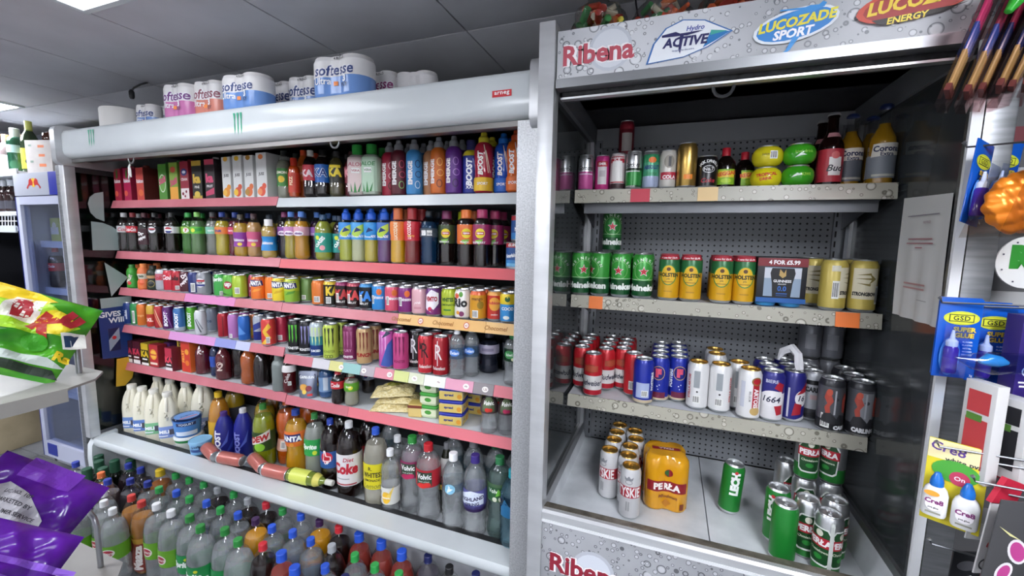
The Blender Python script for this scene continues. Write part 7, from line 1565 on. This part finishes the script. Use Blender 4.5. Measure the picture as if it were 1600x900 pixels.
# pencil packs
for k in range(6):
    x0, y0 = (1548, -12) if k == 0 else (1548 + 27 * k * .95, -14 - 6 * k)
    p = Vector(([(0.452,1.018,1.765), (0.491,1.044,1.767), (0.522,1.067,1.775), (0.545,1.065,1.779), (0.573,1.087,1.781), (0.603,1.110,1.790)])[k]) + Vector((.05, 0, .195))
    root = thing('pencil_pack', ('leftmost', 'second', 'third', 'fourth', 'fifth', 'rightmost')[k] + ' clear pack of gold pencils hanging at the upper right', 'pencils', p, .0)
    root.rotation_euler = (Matrix.Rotation(.26, 3, 'Y') @ Matrix.Rotation(1.05, 3, 'Z')).to_euler()
    MB().box(-.024, .024, -.007, .007, -.215, .02, 'c:E4D4D4').obj('film', root)
    MB().box(-.022, .022, -.004, .004, -.19, -.178, '8A4A42').box(-.022, .022, -.003, .003, -.02, .018, 'C88A8A').obj('header_card', root)
    for i in range(4):
        q = MB().lathe([(.0, -.19), (.0034, -.183), (.0034, -.12), (.0034, -.075), (.0034, -.03), (0, -.03)], ['B88A4A', 'E0C878', 'g:2A5AC8' if k < 2 else 'g:26367A', 'g:E84A90' if k == 0 else 'g:A83A60', 'g:A83A60'], 8, cx=-.0165 + .011 * i).obj('pencil', root)
hook(Vector((.49, 1.04, 1.965)))
tag(MB().lathe([(0, 0), (.006, .004), (.014, .04), (.016, .1), (.012, .14), (0, .145)], 'g:3AB03A', 14).obj('green_marker', None), 'bright green plastic wand hanging at the top right corner', 'toy')
o_ = bpy.data.objects['green_marker']; o_.location = (0.517,1.016,1.901); o_.rotation_euler = (0, .5, 0)
# bag of orange bows
p = Vector((0.548,0.967,1.577))
root = thing('balloon_pack', 'clear bag of shiny orange foil balloons with white header card', 'balloons', p, .25)
b = bmesh.new(); bmesh.ops.create_icosphere(b, subdivisions=5, radius=1)
for v in b.verts:
    q = v.co; k = 1 + .10 * abs(math.sin(5 * q.x + 3 * q.z)) + .09 * abs(math.sin(7 * q.z - 2 * q.x + 1)) - .06 * abs(math.sin(11 * q.x + 6 * q.z + 2))
    v.co = (q.x * .052 * k, q.y * .022 * k, q.z * .047 * k)
fo = bpy.data.materials.new('orange_foil'); fo.use_nodes = True; bb = fo.node_tree.nodes['Principled BSDF']
bb.inputs['Base Color'].default_value = rgb('F08A26'); bb.inputs['Metallic'].default_value = .35; bb.inputs['Roughness'].default_value = .3
MB().bm(b, fo).obj('balloon', root, 60)
MB().prism([(-.062, -.058), (.07, -.05), (.07, .05), (-.03, .048)], 1, -.034, -.033, 'c:F4F0EC').prism([(-.062, -.058), (.07, -.05), (.07, .05), (-.03, .048)], 1, .033, .034, 'c:F4F0EC').obj('film', root)
MB().prism([(-.032, .046), (.07, .046), (.07, .11), (.0, .11), (-.012, .1)], 1, -.036, -.032, 'E4E2E2').obj('header_card', root)
pm = MB(); flat_prints(pm, [t('Balloons', .022, 'A83A9A', .03, .075, sh=.3, r=8, b=.04), ('r', .03, .002, '8A8A8A', .03, .056)], lambda u, v, l: (u, -.0362 - l, v)); pm.obj('card_print', root, 0)
hook(p + Vector((-.0, .0, .115)))
p = Vector((0.640,1.096,1.476))
root = thing('party_badge', 'round white party card with a bold green letter', 'card', p, .1)
MB().prism([(.05 * math.cos(2 * PI * i / 32), .05 * math.sin(2 * PI * i / 32)) for i in range(32)], 1, -.0015, .0015, 'DCDCDA').obj('card', root, 0)
pm = MB(); flat_prints(pm, [t('R', .046, '2E8A2E', -.008, .01, b=.08)] + [('r', .003, .003, '3A3A4A', .043 * math.cos(a), .043 * math.sin(a)) for a in (0, .7, 1.4, 2.1, 2.8, 3.5, 4.2, 4.9, 5.6)], lambda u, v, l: (u, -.0016 - l, v)); pm.obj('card_print', root, 0)
hook(p + Vector((0, .004, .046)))
# blue sweets in a twisted film bag
p = Vector((0.530,0.948,1.307))
root = thing('sweet_bag', 'twisted clear film bag of blue sweets in front of the glue cards', 'bag', p, .15)
MB().tube([(-.055, 0, .004), (-.045, 0, .002), (-.03, 0, 0), (0, 0, -.002), (.03, 0, 0), (.07, 0, .006), (.12, 0, .01)], [.002, .006, .014, .02, .018, .014, .012], 'c:D8E4F4', 12).obj('film', root, 60)
MB().tube([(-.02, 0, 0), (-.008, 0, .004), (.008, 0, .002), (.02, 0, .0)], [.004, .011, .01, .004], 'g:3A9AD8', 10).obj('contents', root, 60)
hook(p + Vector((.1, .0, .02)))
p = Vector((0.604,0.998,1.309))
r_ = card('purple_box', 'dark purple hanging box with white icon at the right edge', 'box', p + Vector((0, 0, .07)), .06, .15, 'p:2E1E6A', [('g', .02, .02, .002, 'E8E8F0', -.012, -.09), ('r', .03, .003, 'E0E0E8', -.01, -.11), ('r', .026, .003, 'E0E0E8', -.01, -.117)], .2, 0, .03)
# white stationery boxes
def wbox(label, p, wd, dp, h, cut, rz):
    root = thing('stationery_box', label, 'box', p, rz)
    MB().box(-wd / 2, wd / 2, -dp / 2, dp / 2, -h, 0, 'p:D0CFCE', .001).obj('body', root)
    pm_ = MB(); flat_prints(pm_, [('r', dp * .7, h * .22, cut, 0, -h * .2), ('r', dp * .7, h * .5, cut, 0, -h * .62), ('r', dp * .5, .012, '5A8A3A', -.004, -h * .36)], lambda u, v, l: (-wd / 2 - l, -u, v)); pm_.obj('box_print', root, 0)
wbox('narrow white stationery box with red window side on the rack', Vector((0.524,0.942,1.272)), .02, .05, .175, 'C8464A', .35); hook(Vector((0.499,0.892,1.114)))
wbox('wider white stationery box with black window side on the rack', Vector((0.571,0.956,1.247)), .034, .06, .14, '2A2A2E', .45); hook(Vector((0.533,0.929,1.136)))
# pva glue card
p = Vector((0.497,0.938,1.150))
r_ = card('craft_glue_card', 'yellow craft glue card with two white bottles and blue tips', 'glue', p, .075, .155, 'p:D8C82A', [('r', .074, .035, 'E8DCA8', 0, -.01), t('Cre8', .016, '5A3A8A', -.012, -.006, r=-6), t('white pva', .011, '2A2A3A', .008, -.026, b=.02), ('o', .06, .04, '4AA03A', .0, -.045), ('o', .026, .026, 'B83A5A', .006, -.055), t('On', .008, 'F0E0E8', .006, -.055)], -.5, .0, .003)
hook(p + Vector((-.03, -.006, .0)))
for k, (xx, zz, nm) in enumerate(((-.02, -.128, 'left'), (.018, -.132, 'right'))):
    g_ = MB().lathe([(0, 0), (.0155, 0), (.017, .004), (.017, .04), (.014, .05), (.009, .056)], 'g:DCDCDC', 18, sq=3, sy=.7, cx=xx, cy=-.016).obj('glue_bottle', r_, 50); g_.location.z = zz
    c_ = MB().lathe([(.0095, 0), (.0095, .008), (.008, .014), (.004, .024), (0, .026)], 'g:1E6AC0', 14, cx=xx, cy=-.016).obj('tip', g_); c_.location.z = .055
    pm_ = MB(); flat_prints(pm_, [('o', .022, .024, 'ECE8EC', xx, .024), t('Cre8', .009, '7A2A6A', xx, .03, b=.04), t('pva glue', .004, '3A3A3A', xx, .018), ('r', .02, .003, '8A8A7A', xx, .009)] + ([('o', .02, .01, 'F0A03A', xx - .004, .044)] if k == 0 else []), lambda u, v, l: (u, -.0295 - l, v)); pm_.obj('bottle_print', g_, 0)
hook(Vector((0.474,0.929,0.967)), Vector((.845, .86, .97)))
# lower right packs
r_ = card('pen_card', 'white hanging pen card with red script, lower right', 'pens', Vector((0.543,0.903,1.075)), .05, .13, 'p:D8D6D6', [t('Pentel', .02, 'B8283A', .002, -.05, r=75, sh=.2, b=.04, max=.06), ('g', .03, .022, .003, '2A2A2E', -.006, -.105), t('H', .014, '2A2A2E', -.006, -.105), ('r', .012, .05, '2A2A2E', .02, -.08, -15)], .5, .12)
MB().prism([(-.03, .006), (.02, .006), (.03, .04), (-.01, .05)], 1, -.004, .004, 'C02840').obj('red_top', r_)
hook(Vector((0.538,0.904,1.096)))
r_ = card('sticker_pack', 'dark clear fronted pack with pink butterfly stickers, bottom right corner', 'stickers', Vector((0.541,0.862,1.098)), .07, .14, 'g:4A4A4C', [('o', .03, .045, 'E0DCE0', .01, -.075, 30), ('o', .022, .036, 'B8468A', .01, -.075, 30), ('o', .026, .036, 'E0DCE0', -.004, -.112, -20), ('o', .018, .027, 'B8468A', -.004, -.112, -20), ('p', ((-.02, .01), (.02, -.01), (.0, -.004)), 'D8D49A', -.01, -.045), ('o', .01, .014, 'C8384A', .015, -.035)], .35, .1)
r_ = card('clear_pack', 'empty looking clear plastic pack beside the white pen card', 'packaging', Vector((0.532,0.928,1.045)), .03, .06, 'g:C8CACC', [('r', .02, .02, 'D8DADA', 0, -.03)], .3, .1)
r_ = card('black_pack', 'black blister pack hanging low below the craft glue', 'packaging', Vector((0.551,0.975,0.933)), .06, .1, 'g:1E1F22', [('o', .04, .02, '4A4A4E', 0, -.02), t('S', .012, 'D8D8DC', .01, -.045)], .4, .05)
